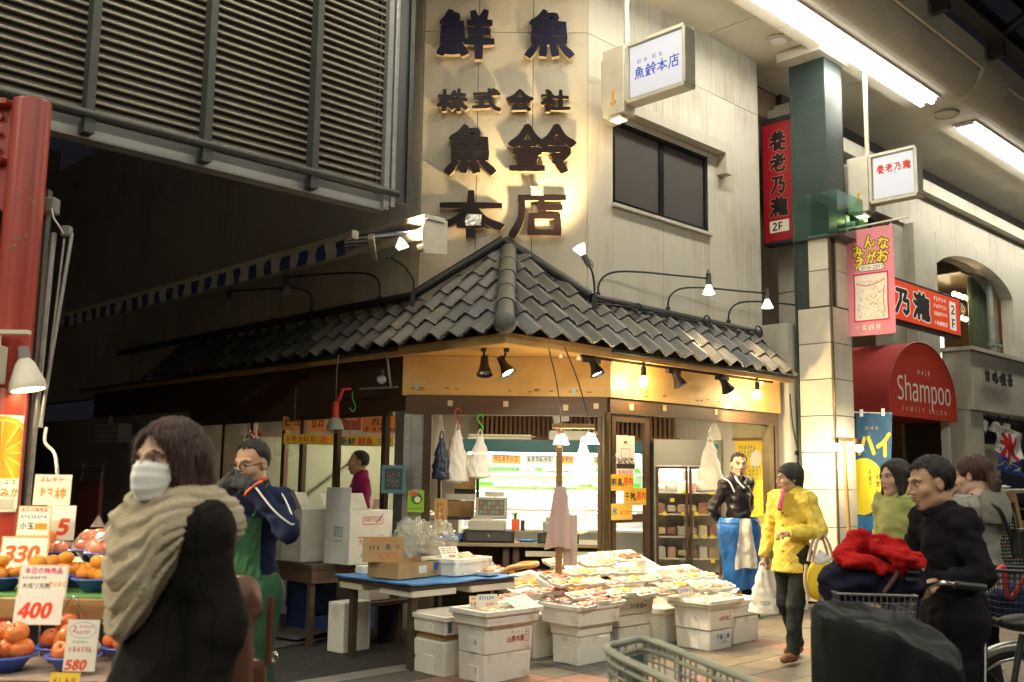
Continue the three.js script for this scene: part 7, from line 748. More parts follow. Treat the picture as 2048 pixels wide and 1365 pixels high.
// ---------- fruit stand in the left foreground ----------
{
  const t = thing('fruit_stand', 'tiered wooden fruit stand in the left foreground', 'fruit stand', [-1.75, 0, -3.85]);   // tiers: y 0.82 (front), 1.02, 1.12 (back)
  part(t, 'lower_shelf', rb(1.0, 0.03, 0.42, -0.04, 0.815, 0.5, 0.004), M.woodDark); part(t, 'upper_shelf', rb(0.98, 0.035, 0.45, -0.06, 1.015, 0.08, 0.004), mat(0.5, 0.3, 0.12, 0.6, { tex: T.wood, k: 1 })); part(t, 'front_board', rb(0.98, 0.07, 0.02, -0.06, 1.0, 0.315, 0.004), mat(0.52, 0.32, 0.13, 0.6, { tex: T.wood, k: 1 })); part(t, 'back_shelf', rb(0.95, 0.03, 0.45, -0.12, 1.085, -0.36, 0.004), M.woodDark); for (const [x, z] of [[-0.5, 0.6], [0.38, 0.6], [-0.5, -0.5], [0.28, -0.5]]) part(t, 'leg', bx(0.05, 0.8, 0.05, x, 0.4, z), M.woodDark); part(t, 'green_cloth', bx(0.95, 0.004, 0.4, -0.06, 1.0355, 0.08), mat(0.1, 0.25, 0.06, 0.9)); part(t, 'paper_liner', bx(0.98, 0.004, 0.4, -0.04, 0.8325, 0.5), mat(0.5, 0.36, 0.28, 0.8, { tex: T.big, k: 3 }));
  for (let i = 0; i < 6; i++) part(t, 'wire_hoop', tube([[-0.45 + i * 0.15, 0.84, 0.33], [-0.45 + i * 0.15, 1.0, 0.36], [-0.42 + i * 0.15, 1.05, 0.36], [-0.39 + i * 0.15, 1.0, 0.36], [-0.39 + i * 0.15, 0.84, 0.33]], 0.004, 20, 5), M.chrome);
  const bowlG = lathe([[0, 0.003], [0.045, 0.003], [0.074, 0.042], [0.086, 0.048], [0.086, 0.053], [0.071, 0.05], [0.044, 0.01], [0, 0.008]], 28), bowlM = mat(0.03, 0.08, 0.42, 0.3), fruitG = displace(new THREE.SphereGeometry(0.031, 20, 14), (v) => { const r = Math.hypot(v.x, v.z) / 0.031; v.y *= 0.84; if (v.y > 0) v.y -= 0.006 * Math.max(0, 1 - r * 3); v.multiplyScalar(1 + 0.03 * n3(v.x * 40, v.y * 40, v.z * 40)); }), appleG = displace(new THREE.SphereGeometry(0.037, 20, 14), (v) => { const r = Math.hypot(v.x, v.z) / 0.037; if (v.y > 0) v.y -= 0.014 * Math.max(0, 1 - r * 2.4); const k = v.y < 0 ? 1 + v.y * 3 : 1; v.x *= k; v.z *= k; v.multiplyScalar(1 + 0.03 * n3(v.x * 30, v.y * 30, v.z * 30)); });
  const oM = [mat(0.8, 0.27, 0.012, 0.38, { bump: T.fine, bk: 6, bs: 0.0012 }), mat(0.85, 0.34, 0.015, 0.38, { bump: T.fine, bk: 6, bs: 0.0012 })], aT = grey(256, (i, x, y) => { const k = Math.min(1, Math.max(0, N_mid[(y * 2) * 512 + x * 2] * 1.8 - 0.45)), s2 = N_fine[y * 512 + x] > 0.7 ? 0.12 : 0; return [0.62 + 0.1 * k + s2, 0.07 + 0.24 * k + s2, 0.025 + 0.03 * k]; }), aM = [1, 0.9, 0.8].map((f, i) => mat(1, f, 1, 0.3, { tex: aT, k: 8 + i * 3 })), pM = [mat(0.72, 0.17, 0.02, 0.3), mat(0.75, 0.2, 0.03, 0.3)], stem = mat(0.12, 0.09, 0.03, 0.8), stick = mat(0.5, 0.6, 0.65, 0.5);
  const words = ['first', 'second', 'third', 'fourth', 'fifth', 'sixth', 'seventh'];
  function bowl(kind, x, y, z, n, where) {
    const b = thing('fruit_bowl', `blue plastic bowl of ${kind === 'apple' ? 'apples' : kind === 'orange' ? 'mandarins' : 'persimmons'}, ${where}`, 'bowl', [x, y, z], 0, 'blue bowls on the fruit stand'); part(b, 'bowl', bowlG, bowlM); part(b, 'rim', new THREE.TorusGeometry(0.086, 0.004, 6, 30).rotateX(PI / 2).translate(0, 0.051, 0), mat(0.06, 0.12, 0.5, 0.3));
    const g = kind === 'apple' ? appleG : fruitG, r = kind === 'apple' ? 0.037 : 0.031, ms = kind === 'apple' ? aM : kind === 'orange' ? oM : pM; for (let i = 0; i < n; i++) { const top = i >= 5, an = i * 2.5 + x * 9, R = i === 4 ? 0.0 : top ? 0.026 : 0.047, fx = x + Math.cos(an) * R, fz = z + Math.sin(an) * R, fy = y + (top ? 0.05 + r * 1.9 : 0.041 + r * 0.8); const f = thing(kind === 'apple' ? 'apple' : kind === 'orange' ? 'mandarin' : 'persimmon', `${kind === 'apple' ? 'red apple' : kind === 'orange' ? 'orange mandarin' : 'orange persimmon'} in the bowl ${where}`, 'fruit', [fx, fy, fz], 0, `${kind} fruit in the bowl ${where}`); f.rotation.set(rr(-0.5, 0.5), rr(0, 6), rr(-0.5, 0.5)); f.scale.set(rr(0.94, 1.08), rr(0.9, 1.06), rr(0.94, 1.08)); part(f, 'flesh', g, ms[i % ms.length]); part(f, 'stem', bar([0, r * 0.6, 0], [0.003, r * 0.92, 0], 0.002, 5), stem); if (kind === 'apple' && i % 2 === 0) part(f, 'sticker', new THREE.CircleGeometry(0.009, 12).translate(0, 0.006, 0.0375), stick); }
    if (kind === 'persimmon') { const w = thing('fruit_wrap', `clear plastic bag over the persimmons ${where}`, 'plastic bag', [x, y + 0.05, z], 0, 'clear wraps on the fruit stand'); part(w, 'wrap', displace(new THREE.SphereGeometry(0.09, 30, 20).scale(1, 0.85, 1), (v) => { v.multiplyScalar(1 + 0.14 * n3(v.x * 16, v.y * 16, v.z * 16 + x * 20)); v.y = Math.max(0, v.y); }), M.film); part(w, 'knot', displace(new THREE.ConeGeometry(0.03, 0.05, 10).translate(0, 0.12, 0), (v) => { v.x += 0.01 * n3(v.y * 60, v.z * 60, 1); }), M.film); }
  }
  bowl('apple', -1.68, 0.835, -3.28, 7, 'front row left'); bowl('apple', -1.47, 0.835, -3.3, 7, 'front row middle'); bowl('apple', -1.86, 0.835, -3.36, 6, 'front row far left'); 
  bowl('orange', -1.95, 1.037, -3.72, 6, 'middle row far left'); bowl('orange', -1.59, 1.037, -3.72, 7, 'middle row centre'); bowl('orange', -1.42, 1.037, -3.66, 7, 'middle row right'); bowl('orange', -1.75, 1.037, -3.86, 6, 'middle row behind the 400 card');
  bowl('persimmon', -1.82, 1.102, -4.22, 7, 'back row left'); bowl('persimmon', -1.62, 1.102, -4.3, 7, 'back row centre'); bowl('persimmon', -1.7, 1.102, -4.06, 7, 'back row front centre'); bowl('persimmon', -1.5, 1.102, -4.1, 7, 'back row right');
  bowl('orange', -1.78, 1.037, -3.7, 7, 'middle row left of centre'); bowl('orange', -1.56, 1.037, -3.88, 7, 'middle row behind the centre bowl'); bowl('orange', -1.4, 1.037, -3.84, 6, 'middle row rear right'); bowl('persimmon', -1.95, 1.102, -4.08, 6, 'back row far left'); bowl('persimmon', -1.44, 1.102, -4.3, 7, 'back row rear right'); bowl('apple', -1.58, 0.835, -3.46, 6, 'front row rear centre'); bowl('apple', -1.36, 0.835, -3.48, 6, 'front row rear right');
  const big = (label, x, y, z, w, h, draw, pitch = -0.12, px = 240, turn = 0) => { const p = priceCard(label, new V3(x, y, z), turn, w, h, draw, pitch, px); return p; };
  const hand = (c, s, x, y, sz, col = '#e2451c') => { c.save(); c.translate(x, y); c.transform(1, 0, -0.2, 1, 0, 0); c.font = `bold ${sz}px sans-serif`; c.textBaseline = 'top'; c.fillStyle = c.strokeStyle = col; c.lineWidth = sz * 0.05; c.fillText(s, 0, 0); c.strokeText(s, 0, 0); c.restore(); };
  const rim = (c, w, h, col) => { c.strokeStyle = col; c.lineWidth = 6; c.strokeRect(4, 4, w - 8, h - 8); };
  big('large white 400 price card in red figures', -1.655, 1.01, -3.42, 0.165, 0.095, (c, w, h) => { cardBg(c, w, h, '#ece6da'); hand(c, '400', 36, 12, 100); write(c, '円', 216, 116, 16, '#e2451c'); }); big('white card with pink headline above the 400 card', -1.66, 1.105, -3.45, 0.17, 0.11, (c, w, h) => { cardBg(c, w, h, '#ece6da'); rim(c, w, h, '#d8c890'); write(c, '本日の特売品', 26, 14, 29, '#d0486a', { wide: 0.16 }); marks(c, 18, 56, 120, 16, '#3a3430', 8); write(c, '木成り完熟', 20, 88, 26, '#2a2420', { wide: 0.1 }); write(c, 'サンふじ', 150, 80, 24, '#e08a1c', { wide: 0.18, sx: 0.85 }); });
  big('white 330 price card in orange figures', -1.985, 1.16, -3.95, 0.19, 0.12, (c, w, h) => { cardBg(c, w, h, '#ece6da'); rim(c, w, h, '#e0a84a'); hand(c, '330', 30, 24, 110, '#e2601c'); }, -0.1); big('white card with orange headline above the 330 card', -1.97, 1.28, -3.98, 0.135, 0.12, (c, w, h) => { cardBg(c, w, h, '#ece2d0'); rim(c, w, h, '#e0a84a'); write(c, '本日の特売品', 20, 12, 30, '#e2601c', { wide: 0.14 }); marks(c, 20, 64, 190, 30, '#3a5a9a', 8); write(c, '小玉', 20, 116, 50, '#2a2420', { wide: 0.13 }); c.fillStyle = '#e8a01c'; c.fillRect(130, 122, 90, 46); marks(c, 134, 126, 80, 38, '#c86a1c', 4); }, -0.08); big('white card with a red figure 5 behind the 330 card', -1.9, 1.27, -4.06, 0.12, 0.14, (c, w, h) => { cardBg(c, w, h, '#e9e2d2'); hand(c, '5', 120, 70, 180); }, -0.05); big('tall white persimmon card at the back of the stand', -2.02, 1.4, -4.22, 0.16, 0.13, (c, w, h) => { cardBg(c, w, h, '#e6dcc8'); marks(c, 30, 18, 170, 34, '#d8705a', 4); marks(c, 40, 84, 90, 70, '#d88a2a', 2); write(c, '柿', 140, 84, 70, '#d88a2a', { wide: 0.13 }); }, -0.05);
  big('white 580 price card with a pink speech bubble', -1.375, 0.945, -3.14, 0.1, 0.155, (c, w, h) => { cardBg(c, w, h, '#e9e2d4'); c.strokeStyle = '#8a8aa8'; c.lineWidth = 4; c.beginPath(); c.ellipse(120, 76, 100, 58, 0, 0, 7); c.stroke(); write(c, '2', 40, 34, 60, '#d0487a'); marks(c, 90, 40, 110, 26, '#d0487a', 5); marks(c, 70, 78, 110, 36, '#c05a6a', 4); marks(c, 50, 150, 120, 26, '#6a9a4a', 5); marks(c, 30, 196, 180, 50, '#c8443a', 6); hand(c, '580', 26, 270, 98); }, -0.12); big('white card with a drawn orange at the right of the stand', -1.42, 1.25, -4.0, 0.17, 0.24, (c, w, h) => { cardBg(c, w, h, '#ecdfd0'); rim(c, w, h, '#e8b49a'); write(c, '本日の', 36, 20, 54, '#e07a1c', { wide: 0.16 }); write(c, '大', 28, 92, 40, '#5a4a6a', { wide: 0.12 }); marks(c, 76, 98, 90, 34, '#c0587a', 3); write(c, '甘', 160, 92, 40, '#5a4a6a', { wide: 0.12 }); c.fillStyle = '#e2641c'; c.beginPath(); c.ellipse(90, 205, 62, 60, 0, 0, 7); c.fill(); hand(c, '3', 60, 262, 70); }, -0.08, 240, 0.1);
  const cb = thing('citrus_carton', 'white carton with an orange slice print below the stand', 'carton', [-1.58, 0.5, -3.1]); part(cb, 'body', rb(0.42, 0.3, 0.3, 0, 0.15, 0, 0.004), M.whiteCard); part(cb, 'print', plane(0.41, 0.29, 0, 0.15, 0.152), paper(canvas(320, 226, (c, w, h) => { c.fillStyle = '#d8d2bc'; c.fillRect(0, 0, w, h); c.fillStyle = '#b8d0c8'; c.fillRect(100, 0, 80, h); c.fillStyle = '#e8a02a'; c.beginPath(); c.arc(290, 130, 110, 0, 7); c.fill(); c.strokeStyle = '#f0c868'; c.lineWidth = 6; for (let i = 0; i < 10; i++) { c.beginPath(); c.moveTo(290, 130); c.lineTo(290 + 100 * Math.cos(i * 0.63), 130 + 100 * Math.sin(i * 0.63)); c.stroke(); } marks(c, 120, 20, 40, 60, '#cf5a44', 1, 2); write(c, 'をい', 118, 100, 44, '#3a3a38', { vertical: true, wide: 0.1 }); }))); part(cb, 'support', bx(0.4, 0.5, 0.28, 0, -0.25, 0), M.woodDark);
  const yb = thing('yellow_box', 'yellow fruit box with a white top in the foreground', 'carton', [-1.3, 0.58, -2.95], 0.1); part(yb, 'body', rb(0.3, 0.24, 0.24, 0, 0.12, 0, 0.004), mat(0.75, 0.55, 0.04, 0.6)); part(yb, 'top_sheet', rb(0.28, 0.02, 0.22, 0, 0.25, 0, 0.004), M.offWhite); part(yb, 'support', bx(0.28, 0.57, 0.22, 0, -0.288, 0), M.woodDark); big('small yellow card with red writing at the stand corner', -1.38, 0.845, -3.05, 0.09, 0.07, (c, w, h) => { cardBg(c, w, h, '#e6c23a'); marks(c, 20, 40, 200, 100, '#b8452a', 4); }, -0.2);
}
// ---------- people: smooth distance fields meshed with surface nets ----------
class Field {
  constructor(k = 0.03) { this.k = k; this.p = []; this.cut = []; this.w = null; }
  cap(a, b, ra, rb = ra, zs = 1, k = this.k) { const d = [b[0] - a[0], b[1] - a[1], b[2] - a[2]]; this.p.push({ t: 0, a, d, l: d[0] * d[0] + d[1] * d[1] + d[2] * d[2] || 1e-9, ra, rb, zs, k }); return this; }
  ell(c, r, k = this.k) { this.p.push({ t: 1, a: c, r, k }); return this; }
  sub(c, r, k = 0.01) { this.cut.push({ c, r, k }); return this; }
  one(q, x, y, z) {
    if (q.t === 0) { const X = x - q.a[0], Y = y - q.a[1], Z = (z - q.a[2]) * q.zs, D = q.d; let h = (X * D[0] + Y * D[1] + Z * D[2] * q.zs) / (q.l); h = h < 0 ? 0 : h > 1 ? 1 : h; const u = X - D[0] * h, v = Y - D[1] * h, w = Z - D[2] * q.zs * h; return Math.sqrt(u * u + v * v + w * w) - (q.ra + (q.rb - q.ra) * h); }
    const X = (x - q.a[0]) / q.r[0], Y = (y - q.a[1]) / q.r[1], Z = (z - q.a[2]) / q.r[2], k0 = Math.sqrt(X * X + Y * Y + Z * Z), X2 = X / q.r[0], Y2 = Y / q.r[1], Z2 = Z / q.r[2], k1 = Math.sqrt(X2 * X2 + Y2 * Y2 + Z2 * Z2); return k0 * (k0 - 1) / (k1 + 1e-9);
  }
  d(x, y, z) {
    let r = 9; for (const q of this.p) { const e = this.one(q, x, y, z), k = q.k; if (r > 8) { r = e; continue; } const h = Math.max(k - Math.abs(r - e), 0) / k; r = Math.min(r, e) - h * h * k * 0.25; }
    for (const c of this.cut) { const e = -this.one({ t: 1, a: c.c, r: c.r }, x, y, z), k = c.k, h = Math.max(k - Math.abs(r - e), 0) / k; r = Math.max(r, e) + h * h * k * 0.25; }
    return this.w ? this.w(r, x, y, z) : r;
  }
}
function nets(f, lo, hi, cell) {
  const n = [0, 1, 2].map((i) => Math.ceil((hi[i] - lo[i]) / cell) + 2), [A, B, C] = n, v = new Float32Array(A * B * C); let i = 0;
  for (let z = 0; z < C; z++) for (let y = 0; y < B; y++) for (let x = 0; x < A; x++) v[i++] = f(lo[0] + x * cell, lo[1] + y * cell, lo[2] + z * cell);
  const id = new Int32Array(A * B * C).fill(-1), P = [], I = [], at = (x, y, z) => x + A * (y + B * z), E = [[0, 1], [0, 2], [0, 4], [1, 3], [1, 5], [2, 3], [2, 6], [3, 7], [4, 5], [4, 6], [5, 7], [6, 7]], c = new Float32Array(8);
  for (let z = 0; z < C - 1; z++) for (let y = 0; y < B - 1; y++) for (let x = 0; x < A - 1; x++) {
    let m = 0; for (let k = 0; k < 8; k++) { c[k] = v[at(x + (k & 1), y + (k >> 1 & 1), z + (k >> 2))]; if (c[k] < 0) m++; } if (!m || m === 8) continue;
    let sx = 0, sy = 0, sz = 0, s = 0; for (const [p, q] of E) if ((c[p] < 0) !== (c[q] < 0)) { const t = c[p] / (c[p] - c[q]); sx += (p & 1) + t * ((q & 1) - (p & 1)); sy += (p >> 1 & 1) + t * ((q >> 1 & 1) - (p >> 1 & 1)); sz += (p >> 2) + t * ((q >> 2) - (p >> 2)); s++; }
    id[at(x, y, z)] = P.length / 3; P.push(lo[0] + (x + sx / s) * cell, lo[1] + (y + sy / s) * cell, lo[2] + (z + sz / s) * cell);
  }
  const quad = (a, b, d, e, flip) => { if (a < 0 || b < 0 || d < 0 || e < 0) return; flip ? I.push(a, d, b, b, d, e) : I.push(a, b, d, b, e, d); };
  for (let z = 1; z < C - 1; z++) for (let y = 1; y < B - 1; y++) for (let x = 1; x < A - 1; x++) { const s = v[at(x, y, z)] < 0;
    if (s !== v[at(x + 1, y, z)] < 0) quad(id[at(x, y - 1, z - 1)], id[at(x, y, z - 1)], id[at(x, y - 1, z)], id[at(x, y, z)], !s);
    if (s !== v[at(x, y + 1, z)] < 0) quad(id[at(x - 1, y, z - 1)], id[at(x, y, z - 1)], id[at(x - 1, y, z)], id[at(x, y, z)], s);
    if (s !== v[at(x, y, z + 1)] < 0) quad(id[at(x - 1, y - 1, z)], id[at(x, y - 1, z)], id[at(x - 1, y, z)], id[at(x, y, z)], !s); }
  const g = new THREE.BufferGeometry(); g.setAttribute('position', new THREE.Float32BufferAttribute(P, 3)); g.setIndex(I); g.computeVertexNormals(); boxUV(g); return g;
}
const add3 = (a, b, s = 1) => [a[0] + b[0] * s, a[1] + b[1] * s, a[2] + b[2] * s], sub3 = (a, b) => [a[0] - b[0], a[1] - b[1], a[2] - b[2]], len3 = (a) => Math.hypot(...a), nor3 = (a) => { const l = len3(a) || 1; return [a[0] / l, a[1] / l, a[2] / l]; }, cro3 = (a, b) => [a[1] * b[2] - a[2] * b[1], a[2] * b[0] - a[0] * b[2], a[0] * b[1] - a[1] * b[0]], dot3 = (a, b) => a[0] * b[0] + a[1] * b[1] + a[2] * b[2], mix3 = (a, b, t) => [a[0] + (b[0] - a[0]) * t, a[1] + (b[1] - a[1]) * t, a[2] + (b[2] - a[2]) * t];
// hand with palm, four curled fingers and a thumb; d = towards the fingertips, n = out of the palm, s = thumb side
function handGeo(w, d, n, s, curl = 0.5, cell = 0.0045, sc = 1) {
  d = nor3(d); const t = nor3(cro3(n, d)).map((q) => q * s); n = nor3(cro3(d, t)).map((q) => q * s); if (dot3(n, n) === 0) n = [0, 1, 0];
  const F = new Field(0.008), q = (a, b, c) => [0, 1, 2].map((i) => w[i] + sc * (d[i] * a + t[i] * b + n[i] * c));
  F.cap(q(-0.03, 0, 0), q(0.015, 0, 0), 0.026 * sc, 0.024 * sc); F.cap(q(0.02, 0.02, 0), q(0.075, 0.026, 0), 0.015 * sc, 0.013 * sc, 1, 0.02); F.cap(q(0.02, -0.016, 0), q(0.072, -0.028, 0), 0.015 * sc, 0.012 * sc, 1, 0.02); F.cap(q(0.02, 0, 0), q(0.078, 0, 0), 0.015 * sc, 0.014 * sc, 1, 0.02);
  [[0.03, 0.068, 0.9], [0.01, 0.075, 1], [-0.011, 0.07, 0.98], [-0.03, 0.055, 0.9]].forEach(([b, L, k], i) => { let p = [0.078 - Math.abs(b) * 0.15, b, 0.0], an = 0.25 + curl * 0.8; for (const f of [0.45, 0.32, 0.25]) { const e = [p[0] + Math.cos(an) * L * f, p[1] + b * 0.1 * f, p[2] + Math.sin(an) * L * f]; F.cap(q(...p), q(...e), 0.0092 * k * sc, 0.0084 * k * sc, 1, 0.004); p = e; an += curl * 1.15; } });
  F.cap(q(0.015, 0.025, 0.004), q(0.045, 0.048, 0.016), 0.012 * sc, 0.0105 * sc, 1, 0.01); F.cap(q(0.045, 0.048, 0.016), q(0.072, 0.046 - curl * 0.02, 0.026 + curl * 0.015), 0.0105 * sc, 0.0085 * sc, 1, 0.004);
  const c = q(0.05, 0, 0.02), R = 0.105 * sc; return nets((x, y, z) => F.d(x, y, z), [c[0] - R, c[1] - R, c[2] - R], [c[0] + R, c[1] + R, c[2] + R], cell);
}
function headField(o = {}) {
  const F = new Field(0.02), jw = o.jaw ?? 1; F.ell([0, 0.03, -0.016], [0.074, 0.087, 0.094]); F.ell([0, -0.03, 0.022], [0.06, 0.085, 0.068]); F.cap([0.04 * jw, -0.07, -0.005], [0.012, -0.1, 0.055], 0.026, 0.02); F.cap([-0.04 * jw, -0.07, -0.005], [-0.012, -0.1, 0.055], 0.026, 0.02);
  F.ell([0.04, -0.028, 0.052], [0.024, 0.022, 0.024]); F.ell([-0.04, -0.028, 0.052], [0.024, 0.022, 0.024]); F.cap([0.014, 0.024, 0.085], [0.046, 0.024, 0.068], 0.009, 0.008, 1, 0.012); F.cap([-0.014, 0.024, 0.085], [-0.046, 0.024, 0.068], 0.009, 0.008, 1, 0.012);
  F.cap([0, 0.012, 0.088], [0, -0.03, 0.107], 0.008, 0.0115, 1, 0.012); F.ell([0.012, -0.035, 0.092], [0.009, 0.008, 0.01], 0.008); F.ell([-0.012, -0.035, 0.092], [0.009, 0.008, 0.01], 0.008); F.cap([0.017, -0.062, 0.083], [0, -0.059, 0.092], 0.005, 0.0065, 1, 0.008); F.cap([-0.017, -0.062, 0.083], [0, -0.059, 0.092], 0.005, 0.0065, 1, 0.008); F.cap([0.014, -0.072, 0.083], [-0.014, -0.072, 0.083], 0.0065, 0.0065, 1, 0.008);
  F.ell([0.077, -0.008, -0.012], [0.009, 0.03, 0.018], 0.01); F.ell([-0.077, -0.008, -0.012], [0.009, 0.03, 0.018], 0.01); F.cap([0, -0.06, -0.03], [0, -0.2, -0.045], 0.05 * (o.neck ?? 1), 0.056 * (o.neck ?? 1), 1, 0.03);
  F.sub([0.031, 0.004, 0.096], [0.021, 0.013, 0.02], 0.014); F.sub([-0.031, 0.004, 0.096], [0.021, 0.013, 0.02], 0.014); F.sub([0.088, -0.006, -0.004], [0.008, 0.016, 0.009], 0.006); F.sub([-0.088, -0.006, -0.004], [0.008, 0.016, 0.009], 0.006); return F;
}
const skinM = (r, g, b) => mat(r * 1.08, g * 1.08, b * 1.08, 0.48, { tex: T.skin, k: 7, bump: T.fine, bk: 8, bs: 0.001 }), hairMat = (r, g, b) => mat(r, g, b, 0.58, { bump: T.streak, bk: 9, bs: 0.005 }), cloth = (r, g, b, o = {}) => mat(r, g, b, 0.9, { bump: T.weave, bk: 9, bs: 0.0012, phys: true, specularIntensity: 0.3, ...o });
const eyeWhite = mat(0.62, 0.58, 0.52, 0.25), eyeDark = mat(0.012, 0.008, 0.006, 0.15), lipM = (s) => mat(0.42 * s, 0.16 * s, 0.13 * s, 0.45);
const J0 = { pelvis: [0, 0.93, 0], waist: [0, 1.07, 0], chest: [0, 1.27, -0.01], neck: [0, 1.44, -0.03], head: [0, 1.585, 0.02], sl: [0.15, 1.385, -0.02], sr: [-0.15, 1.385, -0.02], el: [0.23, 1.12, -0.05], er: [-0.23, 1.12, -0.05], wl: [0.22, 0.88, 0.04], wr: [-0.22, 0.88, 0.04], hl: [0.085, 0.9, 0], hr: [-0.085, 0.9, 0], kl: [0.095, 0.49, 0.03], kr: [-0.095, 0.49, 0.03], al: [0.1, 0.08, -0.03], ar: [-0.1, 0.08, -0.03], tl: [0.115, 0.035, 0.12], tr: [-0.115, 0.035, 0.12] };
function torsoField(J, t, bulk = 1, arms = true, k = 0.05) {
  const F = new Field(k), b = bulk; F.cap(J.pelvis, J.waist, 0.132 * b + t, 0.118 * b + t, 1.35); F.cap(J.waist, J.chest, 0.118 * b + t, 0.13 * b + t, 1.35); F.cap(J.sl, J.sr, 0.054 + t, 0.054 + t); F.cap(J.chest, J.neck, 0.11 * b + t, 0.055 + t, 1.15); if (arms) { F.cap(J.sl, J.el, 0.05 * b + t, 0.039 * b + t); F.cap(J.el, J.wl, 0.039 * b + t, 0.028 + t, 1, 0.03); F.cap(J.sr, J.er, 0.05 * b + t, 0.039 * b + t); F.cap(J.er, J.wr, 0.039 * b + t, 0.028 + t, 1, 0.03); } return F;
}
function legField(J, t, bulk = 1) { const F = new Field(0.045); F.cap(J.hl, J.hr, 0.105 * bulk + t, 0.105 * bulk + t, 1.15); F.cap(J.pelvis, add3(J.pelvis, [0, 0.06, 0]), 0.13 * bulk + t, 0.125 * bulk + t, 1.25); for (const s of ['l', 'r']) { F.cap(J['h' + s], J['k' + s], 0.083 * bulk + t, 0.055 * bulk + t); F.cap(J['k' + s], J['a' + s], 0.056 * bulk + t, 0.037 + t); } return F; }
const bounds = (pts, m) => { const lo = [9, 9, 9], hi = [-9, -9, -9]; for (const p of pts) for (let i = 0; i < 3; i++) { lo[i] = Math.min(lo[i], p[i] - m); hi[i] = Math.max(hi[i], p[i] + m); } return [lo, hi]; };
const fold = (amp, f, sd) => (r, x, y, z) => r + amp * n3(x * f + sd, y * f * 1.6, z * f) + amp * 0.5 * Math.abs(n3(x * f * 2.3, y * f * 3.4 + sd, z * f * 2.3));
function drape(F, cx, cz, phi0, phi1, y0, y1, nu, nv, off, flare = 0.1, sag = 0.006) {  // sheet hung on the body from y0 down to y1
  const pos = [], idx = [], prev = []; for (let j = 0; j <= nv; j++) for (let i = 0; i <= nu; i++) { const v = j / nv, y = y0 + (y1 - y0) * v, ph = phi0 + (phi1 - phi0) * i / nu, dx = Math.sin(ph), dz = Math.cos(ph); let r = 0.5; for (let s = 0; s < 40; s++) { const e = F.d(cx + dx * r, y, cz + dz * r) - off; if (e < 0.001) break; r -= Math.max(0.002, e * 0.8); if (r < 0.06) break; } if (j) r = Math.max(r, prev[i] - 0.004 + flare * Math.abs(y1 - y0) / nv); prev[i] = r; const w = r + sag * Math.sin(i * 0.9 + 2 * n3(i * 0.2, v * 2, cx)) * v + 0.004 * n3(i * 0.3, j * 0.3, 7); pos.push(cx + dx * w, y, cz + dz * w); }
  for (let j = 0; j < nv; j++) for (let i = 0; i < nu; i++) { const a = j * (nu + 1) + i, b = a + 1, c = a + nu + 1, d = c + 1; idx.push(a, c, b, b, c, d); } const g = new THREE.BufferGeometry(); g.setAttribute('position', new THREE.Float32BufferAttribute(pos, 3)); g.setIndex(idx); g.computeVertexNormals(); boxUV(g); return g;
}
function strands(g, n, L) { // thin locks lying on the hair surface
  const p = g.attributes.position, q = g.attributes.normal, P = [], N = []; for (let k = 0; k < n; k++) { const i = rnd() * p.count | 0; let c = new V3().fromBufferAttribute(p, i); const m = new V3().fromBufferAttribute(q, i), d = new V3(rr(-0.2, 0.2), -1, rr(-0.2, 0.2)).addScaledVector(m, -m.dot(new V3(0, -1, 0)) * 0.96).normalize(), s = d.clone().cross(m).normalize().multiplyScalar(rr(0.0006, 0.0016)), l = L * rr(0.5, 1.4); c.addScaledVector(m, 0.0015); const a = [c.clone(), c.clone().addScaledVector(d, l * 0.5).addScaledVector(m, 0.003), c.clone().addScaledVector(d, l).addScaledVector(m, rr(-0.002, 0.005))]; for (const [u, v, w] of [[0, 1, 1], [1, 2, 0]]) { const A = a[u].clone().sub(s), B = a[u].clone().add(s), C = a[v].clone().addScaledVector(s, w), D = a[v].clone().addScaledVector(s, -w); for (const z of w ? [A, B, C, A, C, D] : [A, B, C]) { P.push(z.x, z.y, z.z); N.push(m.x, m.y, m.z); } } }
  const o = new THREE.BufferGeometry(); o.setAttribute('position', new THREE.Float32BufferAttribute(P, 3)); o.setAttribute('normal', new THREE.Float32BufferAttribute(N, 3)); o.setAttribute('uv', new THREE.Float32BufferAttribute(new Float32Array(P.length / 3 * 2), 2)); return o;
}
